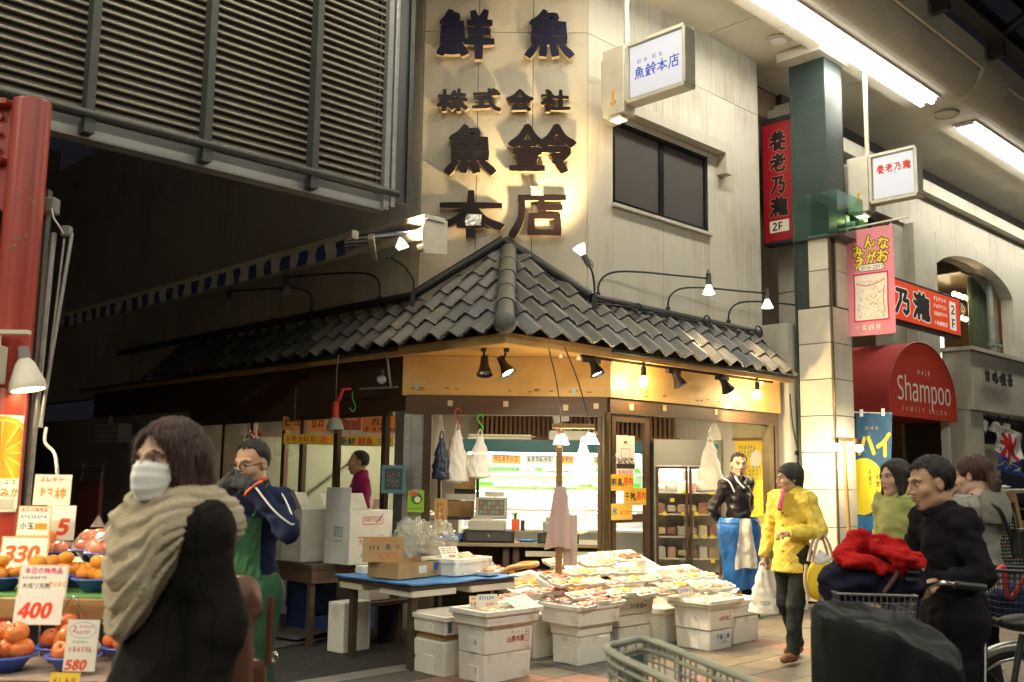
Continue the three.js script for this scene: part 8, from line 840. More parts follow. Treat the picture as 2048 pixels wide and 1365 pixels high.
function person(o) {
  const s = (o.h ?? 1.7) / 1.7, J = {}; for (const k in J0) J[k] = (o.J?.[k] ?? J0[k]).slice(); const t = thing('person', o.label, 'person', o.at, o.face); t.scale.setScalar(s); const skin = o.skin ?? skinM(0.5, 0.3, 0.2), B = o.bulk ?? 1, cell = o.cell ?? 0.014, hc = o.headCell ?? 0.005;
  // head with its own turn
  const HM = new THREE.Matrix4().compose(new V3(...J.head), new THREE.Quaternion().setFromEuler(new THREE.Euler(o.nod ?? 0, o.look ?? 0, o.tiltHead ?? 0, 'YXZ')), new V3(1, 1, 1).multiplyScalar(o.headScale ?? 1.06)), HF = headField(o.headShape);
  const list = [nets((x, y, z) => HF.d(x, y, z), [-0.1, -0.2, -0.13], [0.1, 0.13, 0.13], hc).applyMatrix4(HM)], BF = torsoField(J, -0.006, B), LF = legField(J, -0.006, B); BF.cap(J.chest, J.neck, 0.08, 0.05); BF.cap(J.neck, J.head, 0.05, 0.05);
  const all = Object.values(J), [lo, hi] = bounds(all, 0.2); list.push(nets((x, y, z) => { const a = BF.d(x, y, z), b = LF.d(x, y, z), h = Math.max(0.05 - Math.abs(a - b), 0) / 0.05; return Math.max(Math.min(a, b) - h * h * 0.0125, y - J.head[1] + 0.02); }, lo, hi, 0.022));
  for (const [k, hd] of Object.entries(o.hands ?? {})) list.push(handGeo(J['w' + k], hd.d, hd.n, k === 'l' ? -1 : 1, hd.curl, hd.cell ?? 0.0055, 1.02)); part(t, 'body', list, skin);
  if (o.face3 !== false) { const fm = (n, g, m) => part(t, n, g.applyMatrix4(HM), m); for (const x of [-0.031, 0.031]) { fm('eye', new THREE.SphereGeometry(0.0125, 14, 10).scale(1.05, 0.5, 0.8).translate(x, 0.002, 0.0765), eyeWhite); fm('iris', new THREE.SphereGeometry(0.006, 10, 8).scale(1, 0.95, 0.5).translate(x + (o.gaze ?? 0), 0.002, 0.0855), eyeDark); fm('eyelid', tube([[x - 0.014, 0.002, 0.0775], [x - 0.006, 0.0075, 0.0862], [x + 0.006, 0.0075, 0.0862], [x + 0.014, 0.002, 0.0775]], 0.0016, 14, 5), o.browM ?? o.hairM); fm('eyebrow', tube([[x - 0.019, 0.022, 0.082 - Math.abs(x - 0.019) * 0.1], [x, 0.03, 0.0875 - 0.002], [x + 0.019, 0.022, 0.082 - Math.abs(x + 0.019) * 0.1]], 0.0027, 12, 5), o.browM ?? o.hairM); } fm('lips', mg([tube([[-0.02, -0.0655, 0.083], [-0.008, -0.0625, 0.0945], [0, -0.064, 0.0955], [0.008, -0.0625, 0.0945], [0.02, -0.0655, 0.083]], 0.0042, 16, 6), tube([[-0.016, -0.069, 0.084], [0, -0.0715, 0.092], [0.016, -0.069, 0.084]], 0.005, 14, 6)]), o.lip ?? lipM(0.8)); }
  if (o.hair) { const H = o.hair(HF), hg = nets(H.f, H.lo, H.hi, hc).applyMatrix4(HM); part(part(t, 'hair', hg, o.hairM), 'hair_strands', strands(hg, o.locks ?? 900, o.lockL ?? 0.022), o.hairM).userData.kind = 'stuff'; }
  if (o.extraHead) o.extraHead((n, g, m) => part(t, n, g.applyMatrix4(HM), m));
  const clip = (F, cuts) => (x, y, z) => { let r = F.d(x, y, z); for (const [n, p] of cuts) r = Math.max(r, (x - p[0]) * n[0] + (y - p[1]) * n[1] + (z - p[2]) * n[2]); return r; };
  const cuff = (k) => { const n = nor3(sub3(J['w' + k], J['e' + k])); return [n, J['w' + k]]; };
  if (o.top) { const c = o.top, F = torsoField(J, c.t ?? 0.02, B * (c.bulk ?? 1)); F.w = fold(c.fold ?? 0.008, c.freq ?? 7, c.seed ?? 1); if (c.hem !== undefined && c.hem < J.pelvis[1] - 0.02) { F.cap(J.pelvis, [(J.pelvis[0] + J.hl[0] * 0 ) , c.hem - 0.05, J.pelvis[2]], 0.145 * B + (c.t ?? 0.02), 0.16 * B + (c.t ?? 0.02) + (c.flare ?? 0), 1.15); } F.cap(J.chest, add3(J.neck, [0, c.collar ?? 0.02, 0.01]), 0.09, c.collarR ?? 0.066, 1.05);
    const arm = (k) => { const q = cuff(k); return q; }; const [a, b] = bounds([J.pelvis, J.chest, J.neck, J.sl, J.sr, J.el, J.er, J.wl, J.wr, [0, c.hem ?? 0.9, 0]], 0.26), cl = arm('l'), cr = arm('r'), far = (p, k) => { const e = J['e' + k], w = J['w' + k], d = sub3(w, e), L = dot3(d, d), h = dot3(sub3(p, e), d) / L; return h > 0.45 && len3(sub3(p, add3(e, d, Math.min(h, 1.3)))) < 0.11; };
    const f = (x, y, z) => { let r = F.d(x, y, z); r = Math.max(r, (c.hem ?? 0.88) - y, y - (J.neck[1] + (c.collar ?? 0.02) + 0.02)); const p = [x, y, z]; for (const [k, q] of [['l', cl], ['r', cr]]) if (far(p, k)) r = Math.max(r, dot3(sub3(p, q[1]), q[0]) + 0.005); return r; };
    part(t, c.name ?? 'jacket', nets(f, a, b, cell), c.m); o._top = F; }
  if (o.legs) { const c = o.legs, F = legField(J, c.t ?? 0.014, B * (c.bulk ?? 1)); F.w = fold(c.fold ?? 0.006, 7, 4); const [a, b] = bounds([J.pelvis, J.hl, J.hr, J.kl, J.kr, J.al, J.ar], 0.22); part(t, 'trousers', nets((x, y, z) => Math.max(F.d(x, y, z), y - J.pelvis[1] - 0.1, (c.ankle ?? 0.07) - y + Math.min(0, 0)), a, b, cell), c.m); o._legs = F; }
  if (o.shoes) for (const k of ['l', 'r']) { const a = J['a' + k], tp = J['t' + k], F = new Field(0.03); F.cap([a[0], tp[1] + 0.012, a[2] - 0.015], [tp[0], tp[1] + 0.004, tp[2]], 0.042, 0.036); F.cap(a, [a[0], tp[1] + 0.02, a[2] + 0.01], 0.038, 0.04); const g0 = tp[1] - 0.035; const [lo2, hi2] = bounds([a, tp], 0.08); part(t, 'shoe', nets((x, y, z) => Math.max(F.d(x, y, z), g0 - y + (o.flatY ?? 0), y - a[1] - 0.03), lo2, hi2, 0.009), o.shoes); }
  o.dress?.(t, J, o, HM); return t;
}
const strand = (r, x, y, z, a = 0.0035) => r + a * Math.sin(Math.atan2(x, z) * 42 + 5 * n3(x * 9, y * 4, z * 9)) * 0.5 + a * n3(x * 38, y * 7, z * 38);
const shortHair = (t = 0.012, line = 0.045, back = -0.075) => (HF) => ({ f: (x, y, z) => { const k = Math.hypot(x / (0.075 + t), (y - 0.032) / (0.088 + t), (z + 0.017) / (0.094 + t)); let r = (k - 1) * 0.085; r = Math.max(r, line + 0.008 * n3(x * 70, y * 70, z * 70) - y - Math.max(0, (0.035 - z)) * 2.2); r = Math.max(r, back - y); if (z > -0.02 && y < 0.03 && Math.abs(x) > 0.05) r = Math.max(r, (z + 0.02) * 0.8 - 0.01); return strand(r, x, y, z, 0.0045); }, lo: [-0.11, -0.11, -0.14], hi: [0.11, 0.15, 0.12] });
const bobHair = (len, part2 = 0.02, wide = 1) => (HF) => { const A = new Field(0.025); A.ell([0, 0.036, -0.02], [0.089, 0.095, 0.109]); for (const s of [-1, 1]) { A.cap([s * 0.068, 0.03, 0.0], [s * 0.082 * wide, len, 0.015], 0.034, 0.026); A.cap([s * 0.06, 0.02, -0.06], [s * 0.074 * wide, len - 0.01, -0.05], 0.045, 0.04); A.cap([s * 0.06, 0.06, 0.045], [s * 0.08, -0.04, 0.035], 0.016, 0.012); } A.cap([0, 0, -0.085], [0, len - 0.01, -0.08], 0.055, 0.055); A.sub([-0.008, -0.015, 0.108], [0.069, 0.098, 0.092], 0.012); A.sub([0, -0.15, 0.06], [0.05, 0.09, 0.09], 0.02); return { f: (x, y, z) => strand(A.d(x, y, z), x, y, z, 0.005), lo: [-0.15, len - 0.07, -0.17], hi: [0.15, 0.16, 0.13] }; };
// the passer-by in the left foreground
const darkHair = hairMat(0.016, 0.012, 0.011), brownHair = hairMat(0.05, 0.018, 0.012);
person({ label: 'woman in a dark coat with a white face mask and chunky beige scarf', at: [-0.99, 0, -2.78], face: -0.72, h: 1.63, skin: skinM(0.56, 0.36, 0.26), hairM: brownHair, headCell: 0.004, cell: 0.012, look: 0.26, nod: 0.02, headScale: 1.0, bulk: 0.88, gaze: 0.002,
  J: { el: [0.2, 1.13, -0.06], wl: [0.2, 0.9, -0.02], er: [-0.2, 1.12, -0.04], wr: [-0.15, 0.9, 0.02], kl: [0.09, 0.5, 0.16], al: [0.1, 0.08, 0.22], tl: [0.11, 0.035, 0.37], kr: [-0.09, 0.5, -0.04], ar: [-0.1, 0.12, -0.26], tr: [-0.11, 0.045, -0.13] },
  locks: 2600, lockL: 0.05, hair: bobHair(-0.2, 0.02, 1.15), browM: brownHair, top: { name: 'coat', t: 0.032, hem: 0.5, flare: 0.05, collar: 0.03, fold: 0.009, freq: 5, m: cloth(0.009, 0.0075, 0.007, { bump: T.stipple, bk: 5, bs: 0.003 }) }, legs: { m: cloth(0.012, 0.012, 0.015) }, shoes: mat(0.02, 0.015, 0.012, 0.4), hands: { l: { d: [-0.1, -0.8, 0.5], n: [-1, 0, 0], curl: 0.5 }, r: { d: [0.1, -0.8, 0.5], n: [1, 0, 0], curl: 0.5 } },
  extraHead: (p) => {
    const m = mat(0.74, 0.73, 0.7, 0.85, { bump: T.fine, bk: 5, bs: 0.0006 }), g = new THREE.PlaneGeometry(1, 1, 30, 26); p('face_mask', displace(g, (v) => { const u = v.x * 2, w = v.y * 2, ph = u * (1.2 - 0.12 * w * w), br = 1 - 0.3 * w * w, y = -0.052 + w * 0.054 * (1 - 0.3 * u * u) - 0.006 * (1 - u * u) * (w < 0 ? 1 : 0), ple = 0.0014 * Math.sin(w * 11); const rx = 0.071 * (1 - 0.1 * Math.max(0, -w)), rz = 0.052 + 0.052 * br - (w > 0.8 ? 0.004 : 0); v.set(Math.sin(ph) * rx * 1.03, y, Math.cos(ph) * rz + 0.012 + ple + 0.008 * Math.max(0, 1 - Math.abs(u) * 3) * (1 - w * w)); }), m);
    for (const s of [-1, 1]) p('ear_loop', tube([[s * 0.068, -0.01, 0.045], [s * 0.08, 0.0, 0.0], [s * 0.082, -0.015, -0.03], [s * 0.08, -0.05, 0.0], [s * 0.066, -0.08, 0.04]], 0.0022, 20, 5), m);
  },
  dress: (t, J) => {
    const km = mat(0.78, 0.66, 0.46, 0.95, { tex: T.patch, k: 5, bump: T.weave, bk: 5, bs: 0.006, phys: true, sheen: 0.4 }), rope = (pts, r, tw) => { const c = new THREE.CatmullRomCurve3(pts.map((p) => new V3(...p))), g = new THREE.TubeGeometry(c, 150, r, 20); const p = g.attributes.position, q = new V3(), n = g.attributes.normal; for (let i = 0; i < p.count; i++) { const u = (i / 21 | 0) / 150, a = (i % 21) / 20 * 2 * PI, k = 0.0055 * Math.sin(a * 6 + Math.sin(u * tw * 0.9) * 0.9) + 0.0022 * Math.sin(u * tw * 7 + a * 2); p.setXYZ(i, p.getX(i) + n.getX(i) * k, p.getY(i) + n.getY(i) * k, p.getZ(i) + n.getZ(i) * k); } g.computeVertexNormals(); return g; };
    const CF = torsoField(J, 0.045, 0.88, false), ring = (y0, drop, off) => Array.from({ length: 25 }, (_, i) => { const a = i / 24 * 2 * PI + 2.6, y = y0 - drop * Math.max(0, Math.cos(a + 0.25)) ** 1.3, dx = Math.sin(a), dz = Math.cos(a); let r = 0.45; for (let k = 0; k < 40; k++) { const e = CF.d(dx * r, y, dz * r - 0.01) - off; if (e < 0.001 || r < 0.085) break; r -= Math.max(0.002, e * 0.8); } return [dx * Math.min(r, 0.135 + off * 2), y, dz * r - 0.01]; });
    const s = part(t, 'scarf', rope(ring(1.475, 0.03, 0.0), 0.036, 52), km); [[1.45, 0.06, 0.008, 0.036], [1.425, 0.1, 0.012, 0.038], [1.405, 0.15, 0.012, 0.038], [1.385, 0.2, 0.01, 0.036], [1.37, 0.26, 0.006, 0.032]].forEach(([y, d, o, r]) => part(s, 'scarf_loop', rope(ring(y, d, o), r, 56), km));
  } });
{ // her leather rucksack
  const m = mat(0.12, 0.038, 0.016, 0.42, { tex: T.stain, k: 2, bump: T.stipple, bk: 4, bs: 0.003 }), t = thing('rucksack', 'brown leather rucksack on the back of the masked woman', 'rucksack', [-0.885, 0.7, -2.95], -0.72), soft = (w, h, d, r, sd) => displace(new RoundedBoxGeometry(w, h, d, 8, r), (v) => { const k = 1 + 0.06 * n3(v.x * 8, v.y * 8, v.z * 8 + sd), u = 1 - 0.28 * Math.max(0, v.y / h + 0.1); v.x *= k * u; v.z *= k * (1 - 0.35 * Math.max(0, v.y / h)); });
  part(t, 'bag', soft(0.26, 0.46, 0.14, 0.06, 1).translate(0, 0.25, 0), m); part(t, 'pocket', soft(0.19, 0.2, 0.07, 0.03, 3).translate(0, 0.14, -0.09), m); part(t, 'flap', displace(new RoundedBoxGeometry(0.23, 0.15, 0.16, 6, 0.06), (v) => { v.multiplyScalar(1 + 0.05 * n3(v.x * 12, v.y * 12, v.z * 12)); }).translate(0, 0.41, -0.01), m); for (const x of [-0.09, 0.09]) { part(t, 'strap', tube([[x, 0.46, 0.07], [x * 1.2, 0.66, 0.12], [x * 1.25, 0.74, 0.2]], 0.012, 24, 6), m); part(t, 'buckle_strap', bx(0.025, 0.2, 0.008, x * 0.7, 0.32, -0.128), m); part(t, 'buckle', new THREE.TorusGeometry(0.014, 0.004, 6, 14).translate(x * 0.7, 0.24, -0.15), M.chrome); }
}
// greengrocer in a green apron
person({ label: 'man in glasses and a green apron holding a dark glove to his mouth', at: [-1.43, 0, -5.2], face: -0.2, h: 1.64, skin: skinM(0.52, 0.32, 0.2), hairM: darkHair, headCell: 0.0045, nod: 0.16, look: -0.25, bulk: 1.05, hair: shortHair(0.005, 0.085, -0.06),
  J: { sl: [0.16, 1.38, 0.0], el: [0.3, 1.24, 0.16], wl: [0.085, 1.475, 0.19], sr: [-0.16, 1.38, 0], er: [-0.25, 1.22, 0.14], wr: [-0.09, 1.455, 0.18] }, hands: { l: { d: [-0.95, 0.25, 0.0], n: [0, 0, -1], curl: 0.7 }, r: { d: [0.8, 0.5, 0.0], n: [0, 0, -1], curl: 0.7 } },
  top: { name: 'track_jacket', t: 0.022, hem: 0.85, collar: 0.045, fold: 0.012, freq: 8, m: cloth(0.012, 0.018, 0.05) }, legs: { m: cloth(0.11, 0.1, 0.085) }, shoes: mat(0.03, 0.03, 0.03, 0.5),
  extraHead: (p) => { for (const s of [-1, 1]) { p('glasses', new THREE.TorusGeometry(0.02, 0.0022, 6, 20).scale(1.15, 0.75, 1).translate(s * 0.031, -0.002, 0.099), M.black); p('glasses_arm', bar([s * 0.054, 0.002, 0.095], [s * 0.08, 0.004, -0.01], 0.002), M.black); } p('glasses_bridge', bar([-0.009, 0, 0.1], [0.009, 0, 0.1], 0.002), M.black); },
  dress: (t, J, o) => { const gm = cloth(0.026, 0.08, 0.042), B2 = torsoField(J, 0.03, 1.05, false), L2 = legField(J, 0.03, 1.1), U = { d: (x, y, z) => Math.min(B2.d(x, y, z), L2.d(x, y, z)) }; part(t, 'apron', drape(U, 0, 0, -1.35, 1.35, 1.0, 0.42, 48, 30, 0.014, 0.015, 0.008), gm); part(t, 'apron_bib', drape(U, 0, 0, -0.85, 0.85, 1.3, 0.985, 30, 18, 0.02, 0.0, 0.002), gm); for (const s of [-1, 1]) part(t, 'apron_strap', tube([[s * 0.1, 1.3, 0.165], [s * 0.11, 1.4, 0.1], [s * 0.09, 1.47, 0.0], [s * 0.04, 1.42, -0.12]], 0.013, 16, 6), gm); const glv = mat(0.012, 0.014, 0.022, 0.8, { bump: T.weave, bk: 8, bs: 0.001 }); part(t, 'glove', [handGeo(add3(J.wl, [0, 0, 0]), [-0.95, 0.25, 0.0], [0, 0, -1], -1, 0.7, 0.006, 1.16)], glv); part(t, 'glove', [handGeo(J.wr, [0.8, 0.5, 0.0], [0, 0, -1], 1, 0.7, 0.006, 1.16)], glv);
    const orange = mat(0.7, 0.12, 0.02, 0.6), white = mat(0.7, 0.68, 0.62, 0.6); for (const k of ['l', 'r']) { const d = nor3(sub3(J['w' + k], J['e' + k])), c = add3(J['w' + k], d, -0.03), g = new THREE.TorusGeometry(0.052, 0.008, 8, 22); g.applyQuaternion(new THREE.Quaternion().setFromUnitVectors(new V3(0, 0, 1), new V3(...d))); part(t, 'cuff', g.translate(...c), orange); } part(t, 'piping', tube([[0.17, 1.455, 0.03], [0.26, 1.38, 0.11], [0.345, 1.27, 0.2], [0.27, 1.33, 0.245], [0.15, 1.46, 0.255]], 0.005, 30, 5), white); part(t, 'collar_lining', tube([[-0.07, 1.49, 0.0], [-0.04, 1.48, 0.05], [0.04, 1.48, 0.05], [0.075, 1.5, 0.0], [0.05, 1.5, -0.06]], 0.012, 24, 6), mat(0.6, 0.04, 0.03, 0.7)); } });
// man behind the alley window
person({ label: 'man in a magenta fleece seen in profile through the alley window', at: [-1.75, 0, -10.55], face: -1.35, h: 1.7, skin: skinM(0.52, 0.31, 0.19), hairM: darkHair, cell: 0.018, headCell: 0.007, hair: shortHair(0.004, 0.09, -0.05), top: { t: 0.02, hem: 0.85, collar: 0.05, m: cloth(0.3, 0.012, 0.1) }, legs: { m: cloth(0.02, 0.02, 0.025) }, shoes: M.black, hands: { l: { d: [0, -1, 0.2], n: [-1, 0, 0], curl: 0.5 } } });
// shopkeeper
person({ label: 'shopkeeper in a black satin jacket and long blue apron', at: [2.32, 0.012, -10.6], face: 0.55, h: 1.72, skin: skinM(0.55, 0.34, 0.22), hairM: darkHair, headCell: 0.005, look: -0.55, bulk: 0.94, hair: shortHair(0.005, 0.078, -0.05), headShape: { jaw: 0.9 },
  J: { sl: [0.15, 1.38, -0.02], sr: [-0.15, 1.38, -0.02], el: [0.25, 1.13, -0.12], wl: [0.08, 0.98, -0.22], er: [-0.25, 1.13, -0.12], wr: [-0.1, 0.98, -0.2] }, hands: { l: { d: [-1, -0.2, -0.1], n: [0, 0, 1], curl: 0.6 }, r: { d: [0.6, -0.7, -0.1], n: [0, 0, 1], curl: 0.6 } },
  top: { name: 'satin_jacket', t: 0.02, hem: 0.98, collar: 0.05, fold: 0.012, freq: 8, m: mat(0.018, 0.014, 0.018, 0.32, { phys: true, sheen: 0.5, bump: T.big, bk: 2, bs: 0.01 }) }, legs: { m: cloth(0.012, 0.012, 0.015) }, shoes: mat(0.01, 0.01, 0.01, 0.3),
  extraHead: (p) => { p('moustache', tube([[-0.018, -0.057, 0.087], [0, -0.051, 0.097], [0.018, -0.057, 0.087]], 0.0035, 12, 5), darkHair); p('goatee', new THREE.SphereGeometry(0.013, 12, 8).scale(1, 0.8, 0.5).translate(0, -0.092, 0.082), darkHair); },
  dress: (t, J) => { const bm = mat(0.02, 0.13, 0.42, 0.42, { bump: T.big, bk: 1.5, bs: 0.012 }), L2 = legField(J, 0.03, 1.15), B2 = torsoField(J, 0.03, 1, false), U = { d: (x, y, z) => Math.min(L2.d(x, y, z), B2.d(x, y, z)) }; part(t, 'apron', drape(U, 0, 0, -2.2, 2.2, 1.0, 0.3, 60, 34, 0.02, 0.04, 0.012), bm); part(t, 'apron_waistband', drape(U, 0, 0, -PI, PI, 1.03, 0.98, 60, 3, 0.03, 0, 0), bm); part(t, 'apron_tie', tube([[0.05, 1.0, 0.17], [0.12, 0.98, 0.16], [0.19, 1.0, 0.08]], 0.008, 14, 5), M.black);
    const tw = displace(new THREE.PlaneGeometry(0.24, 0.5, 20, 26), (v) => { const f = 0.45 + 0.55 * Math.min(1, (0.25 - v.y) / 0.4); v.x *= f; v.z = 0.02 * Math.sin(v.x * 48) + 0.01 * n3(v.x * 10, v.y * 10, 1); v.y -= 0.12 * Math.abs(v.x) - 0.05 * v.x; }); const g = part(t, 'towel', tw, mat(0.7, 0.66, 0.58, 0.95, { bump: T.weave, bk: 5, bs: 0.003 })); g.position.set(-0.1, 0.78, 0.2); g.rotation.y = -0.45; const wm = mat(0.7, 0.68, 0.62, 0.7); part(t, 'jacket_stripe', tube([[-0.09, 1.46, 0.05], [-0.1, 1.4, 0.11], [-0.06, 1.34, 0.15]], 0.01, 14, 5), wm); part(t, 'jacket_stripe', tube([[-0.2, 1.44, -0.02], [-0.2, 1.4, 0.08], [-0.17, 1.3, 0.12]], 0.008, 14, 5), wm); part(t, 'jacket_stripe', tube([[0.09, 1.46, 0.04], [0.1, 1.42, 0.1]], 0.01, 10, 5), wm); } });
// woman in yellow
person({ label: 'older woman in a yellow quilted jacket walking past the boxes', at: [2.24, 0.012, -8.25], face: -0.85, h: 1.58, skin: skinM(0.52, 0.33, 0.22), hairM: hairMat(0.03, 0.028, 0.028), headCell: 0.005, look: -0.55, nod: 0.06, bulk: 0.92, hair: (HF) => { const A = new Field(0.025); A.ell([0, 0.035, -0.022], [0.088, 0.096, 0.11]); A.cap([0, -0.02, -0.08], [0, -0.075, -0.08], 0.05, 0.035); A.cap([0.06, 0, -0.03], [0.06, -0.05, -0.04], 0.03, 0.02); A.cap([-0.06, 0, -0.03], [-0.06, -0.05, -0.04], 0.03, 0.02); A.sub([0, -0.035, 0.1], [0.075, 0.085, 0.08], 0.02); return { f: (x, y, z) => strand(A.d(x, y, z), x, y, z, 0.004), lo: [-0.14, -0.14, -0.16], hi: [0.14, 0.16, 0.13] }; },
  J: { el: [0.27, 1.13, -0.02], wl: [0.1, 1.1, 0.2], er: [-0.26, 1.12, -0.06], wr: [-0.27, 0.86, 0.02], kl: [0.09, 0.5, 0.1], al: [0.09, 0.09, 0.16], tl: [0.1, 0.05, 0.31], kr: [-0.09, 0.48, -0.02], ar: [-0.1, 0.12, -0.2], tr: [-0.11, 0.05, -0.06] }, hands: { l: { d: [-0.5, 0.1, 0.8], n: [0, -1, 0], curl: 0.6 }, r: { d: [0, -1, 0.1], n: [1, 0, 0], curl: 0.9 } },
  top: { name: 'quilted_jacket', t: 0.036, hem: 0.76, flare: 0.02, collar: 0.05, collarR: 0.08, fold: 0.009, freq: 9, m: mat(0.74, 0.56, 0.07, 0.5, { phys: true, sheen: 0.3, bump: grey(256, (i, x, y) => { const u = Math.abs(((x + y) / 64 % 1) - 0.5), v = Math.abs(((x - y + 256) / 64 % 1) - 0.5); return Math.sqrt(Math.min(1, 4 * Math.min(0.25, Math.min(0.5 - u, 0.5 - v) * 2))); }), bk: 2.2, bs: 0.0032 }) }, legs: { t: 0.022, ankle: 0.075, m: cloth(0.055, 0.062, 0.06, { tex: T.mid, k: 1.5 }) }, shoes: mat(0.16, 0.06, 0.025, 0.5),
  dress: (t, J) => { const ym = mat(0.74, 0.56, 0.07, 0.5); part(t, 'hood', displace(new THREE.TorusGeometry(0.085, 0.04, 14, 30).rotateX(PI / 2 - 0.5), (v) => { v.multiplyScalar(1 + 0.08 * n3(v.x * 12, v.y * 12, v.z * 12)); }).translate(0, 1.44, -0.07), ym); part(t, 'inner_shirt', tube([[-0.035, 1.46, 0.05], [0, 1.42, 0.1], [0.0, 1.36, 0.135], [0.0, 1.3, 0.16]], 0.032, 20, 10), mat(0.5, 0.05, 0.17, 0.8)); for (const s of [-1, 1]) part(t, 'lapel', displace(new THREE.PlaneGeometry(0.08, 0.2, 6, 10), (v) => { v.z = 0.015 * Math.sin(v.y * 14); }).rotateY(s * 0.6).rotateZ(s * -0.3).translate(s * 0.075, 1.36, 0.165), ym); for (let i = 0; i < 4; i++) part(t, 'button', cyl(0.008, 0.008, 0.006, 10).rotateX(PI / 2).translate(0.05, 1.28 - i * 0.11, 0.2 + 0.004 * i), M.black); } });
{ const w = new V3(2.24, 0.012, -8.25), sc = 1.58 / 1.7, at = (x, y, z) => new V3(x * sc, y * sc, z * sc).applyAxisAngle(new V3(0, 1, 0), -0.85).add(w);
  const b = thing('shopping_bag', 'white plastic shopping bag in the hand of the woman in yellow', 'bag', at(-0.27, 0.77, 0.06), -0.3); const bp = at(-0.27, 0.77, 0.06); part(b, 'bag', bagGeo(0.22, 0.4, 0.14, 31, 0.14).translate(0, 0.02, 0), M.plasticBag); part(b, 'handle', tube([[-0.03, -0.02, 0], [-0.02, 0.05, 0], [0.02, 0.05, 0], [0.03, -0.02, 0]], 0.006, 12, 5), M.plasticBag); part(b, 'print', plane(0.08, 0.05, 0.02, -0.28, 0.075), decalMat(canvas(80, 50, (c) => marks(c, 4, 6, 72, 38, '#3a3a40', 5, 2))));
  const p = at(0.3, 0.72, 0.02), y = thing('tote_bag', 'bright yellow tote bag with pale straps on her arm', 'bag', p, 0.3), ym = mat(0.72, 0.52, 0.015, 0.6), em = mat(0.5, 0.4, 0.27, 0.7); part(y, 'bag', displace(new THREE.SphereGeometry(1, 30, 24), (v) => { const q = Math.pow(Math.abs(v.x), 0.7) * Math.sign(v.x), k = Math.pow(Math.abs(v.y), 0.75) * Math.sign(v.y); v.set(q * 0.13 * (1 - 0.12 * k), k * 0.16, v.z * 0.06 * (1 - 0.3 * k)); }), ym); part(y, 'edge', tube([[-0.135, 0.12, 0], [-0.15, -0.02, 0], [-0.12, -0.15, 0]], 0.014, 16, 6), em); for (const z of [-0.03, 0.03]) part(y, 'strap', tube([[-0.1, 0.14, z], [-0.05, 0.3, z], [0.0, 0.36, z], [0.05, 0.3, z], [0.1, 0.13, z]], 0.011, 24, 6), em); part(y, 'tissue', displace(new THREE.SphereGeometry(0.07, 16, 12).scale(1.2, 0.8, 0.6), (v) => { v.multiplyScalar(1 + 0.3 * n3(v.x * 18, v.y * 18, v.z * 18)); }).translate(0, 0.16, 0), M.white); }
// man in black with the bicycle
person({ label: 'man in a black jumper leaning on his loaded bicycle', at: [2.03, 0.008, -4.72], face: -1.4, h: 1.58, skin: skinM(0.46, 0.28, 0.18), hairM: darkHair, headCell: 0.004, cell: 0.012, nod: 0.16, look: -0.12, bulk: 0.96, headScale: 1.1, headShape: { jaw: 1.02, neck: 1.05 }, hair: shortHair(0.008, 0.078, -0.075),
  J: { pelvis: [0, 0.93, -0.02], chest: [0, 1.27, 0.02], neck: [0, 1.44, 0.04], head: [0, 1.58, 0.1], sl: [0.16, 1.385, 0.03], sr: [-0.16, 1.385, 0.03], el: [0.25, 1.15, 0.0], wl: [0.21, 1.1, 0.22], er: [-0.25, 1.16, 0.08], wr: [-0.24, 1.11, 0.3], kl: [0.1, 0.49, 0.0], kr: [-0.1, 0.5, 0.12], al: [0.1, 0.08, -0.14], ar: [-0.1, 0.08, 0.1], tl: [0.11, 0.035, 0.01], tr: [-0.11, 0.035, 0.25] }, locks: 1800, lockL: 0.016, hands: { l: { d: [-0.15, -0.15, 1], n: [-0.2, -1, 0], curl: 1.0, cell: 0.004 }, r: { d: [0.1, -0.15, 1], n: [0.2, -1, 0], curl: 1.0 } },
  top: { name: 'jumper', t: 0.022, hem: 0.82, collar: 0.035, collarR: 0.07, fold: 0.012, freq: 9, m: cloth(0.009, 0.008, 0.011) }, legs: { t: 0.026, bulk: 1.0, m: cloth(0.008, 0.008, 0.011) }, shoes: M.black,
  extraHead: (p) => { p('moustache', tube([[-0.02, -0.058, 0.086], [0, -0.052, 0.098], [0.02, -0.058, 0.086]], 0.0026, 12, 5), mat(0.06, 0.04, 0.032, 0.8)); p('chin_stubble', new THREE.SphereGeometry(0.012, 12, 8).scale(1.2, 0.8, 0.3).translate(0, -0.094, 0.079), mat(0.1, 0.065, 0.05, 0.8)); },
  dress: (t, J) => { part(t, 'collar', new THREE.TorusGeometry(0.066, 0.016, 10, 30).scale(1, 1.1, 1.6).rotateX(PI / 2 + 0.25).translate(0, 1.45, 0.06), cloth(0.009, 0.008, 0.011)); part(t, 'trouser_stripe', [tube([[0.17, 0.86, -0.05], [0.19, 0.7, -0.03], [0.185, 0.55, -0.02]], 0.005, 14, 5)], mat(0.5, 0.5, 0.48, 0.7)); } });
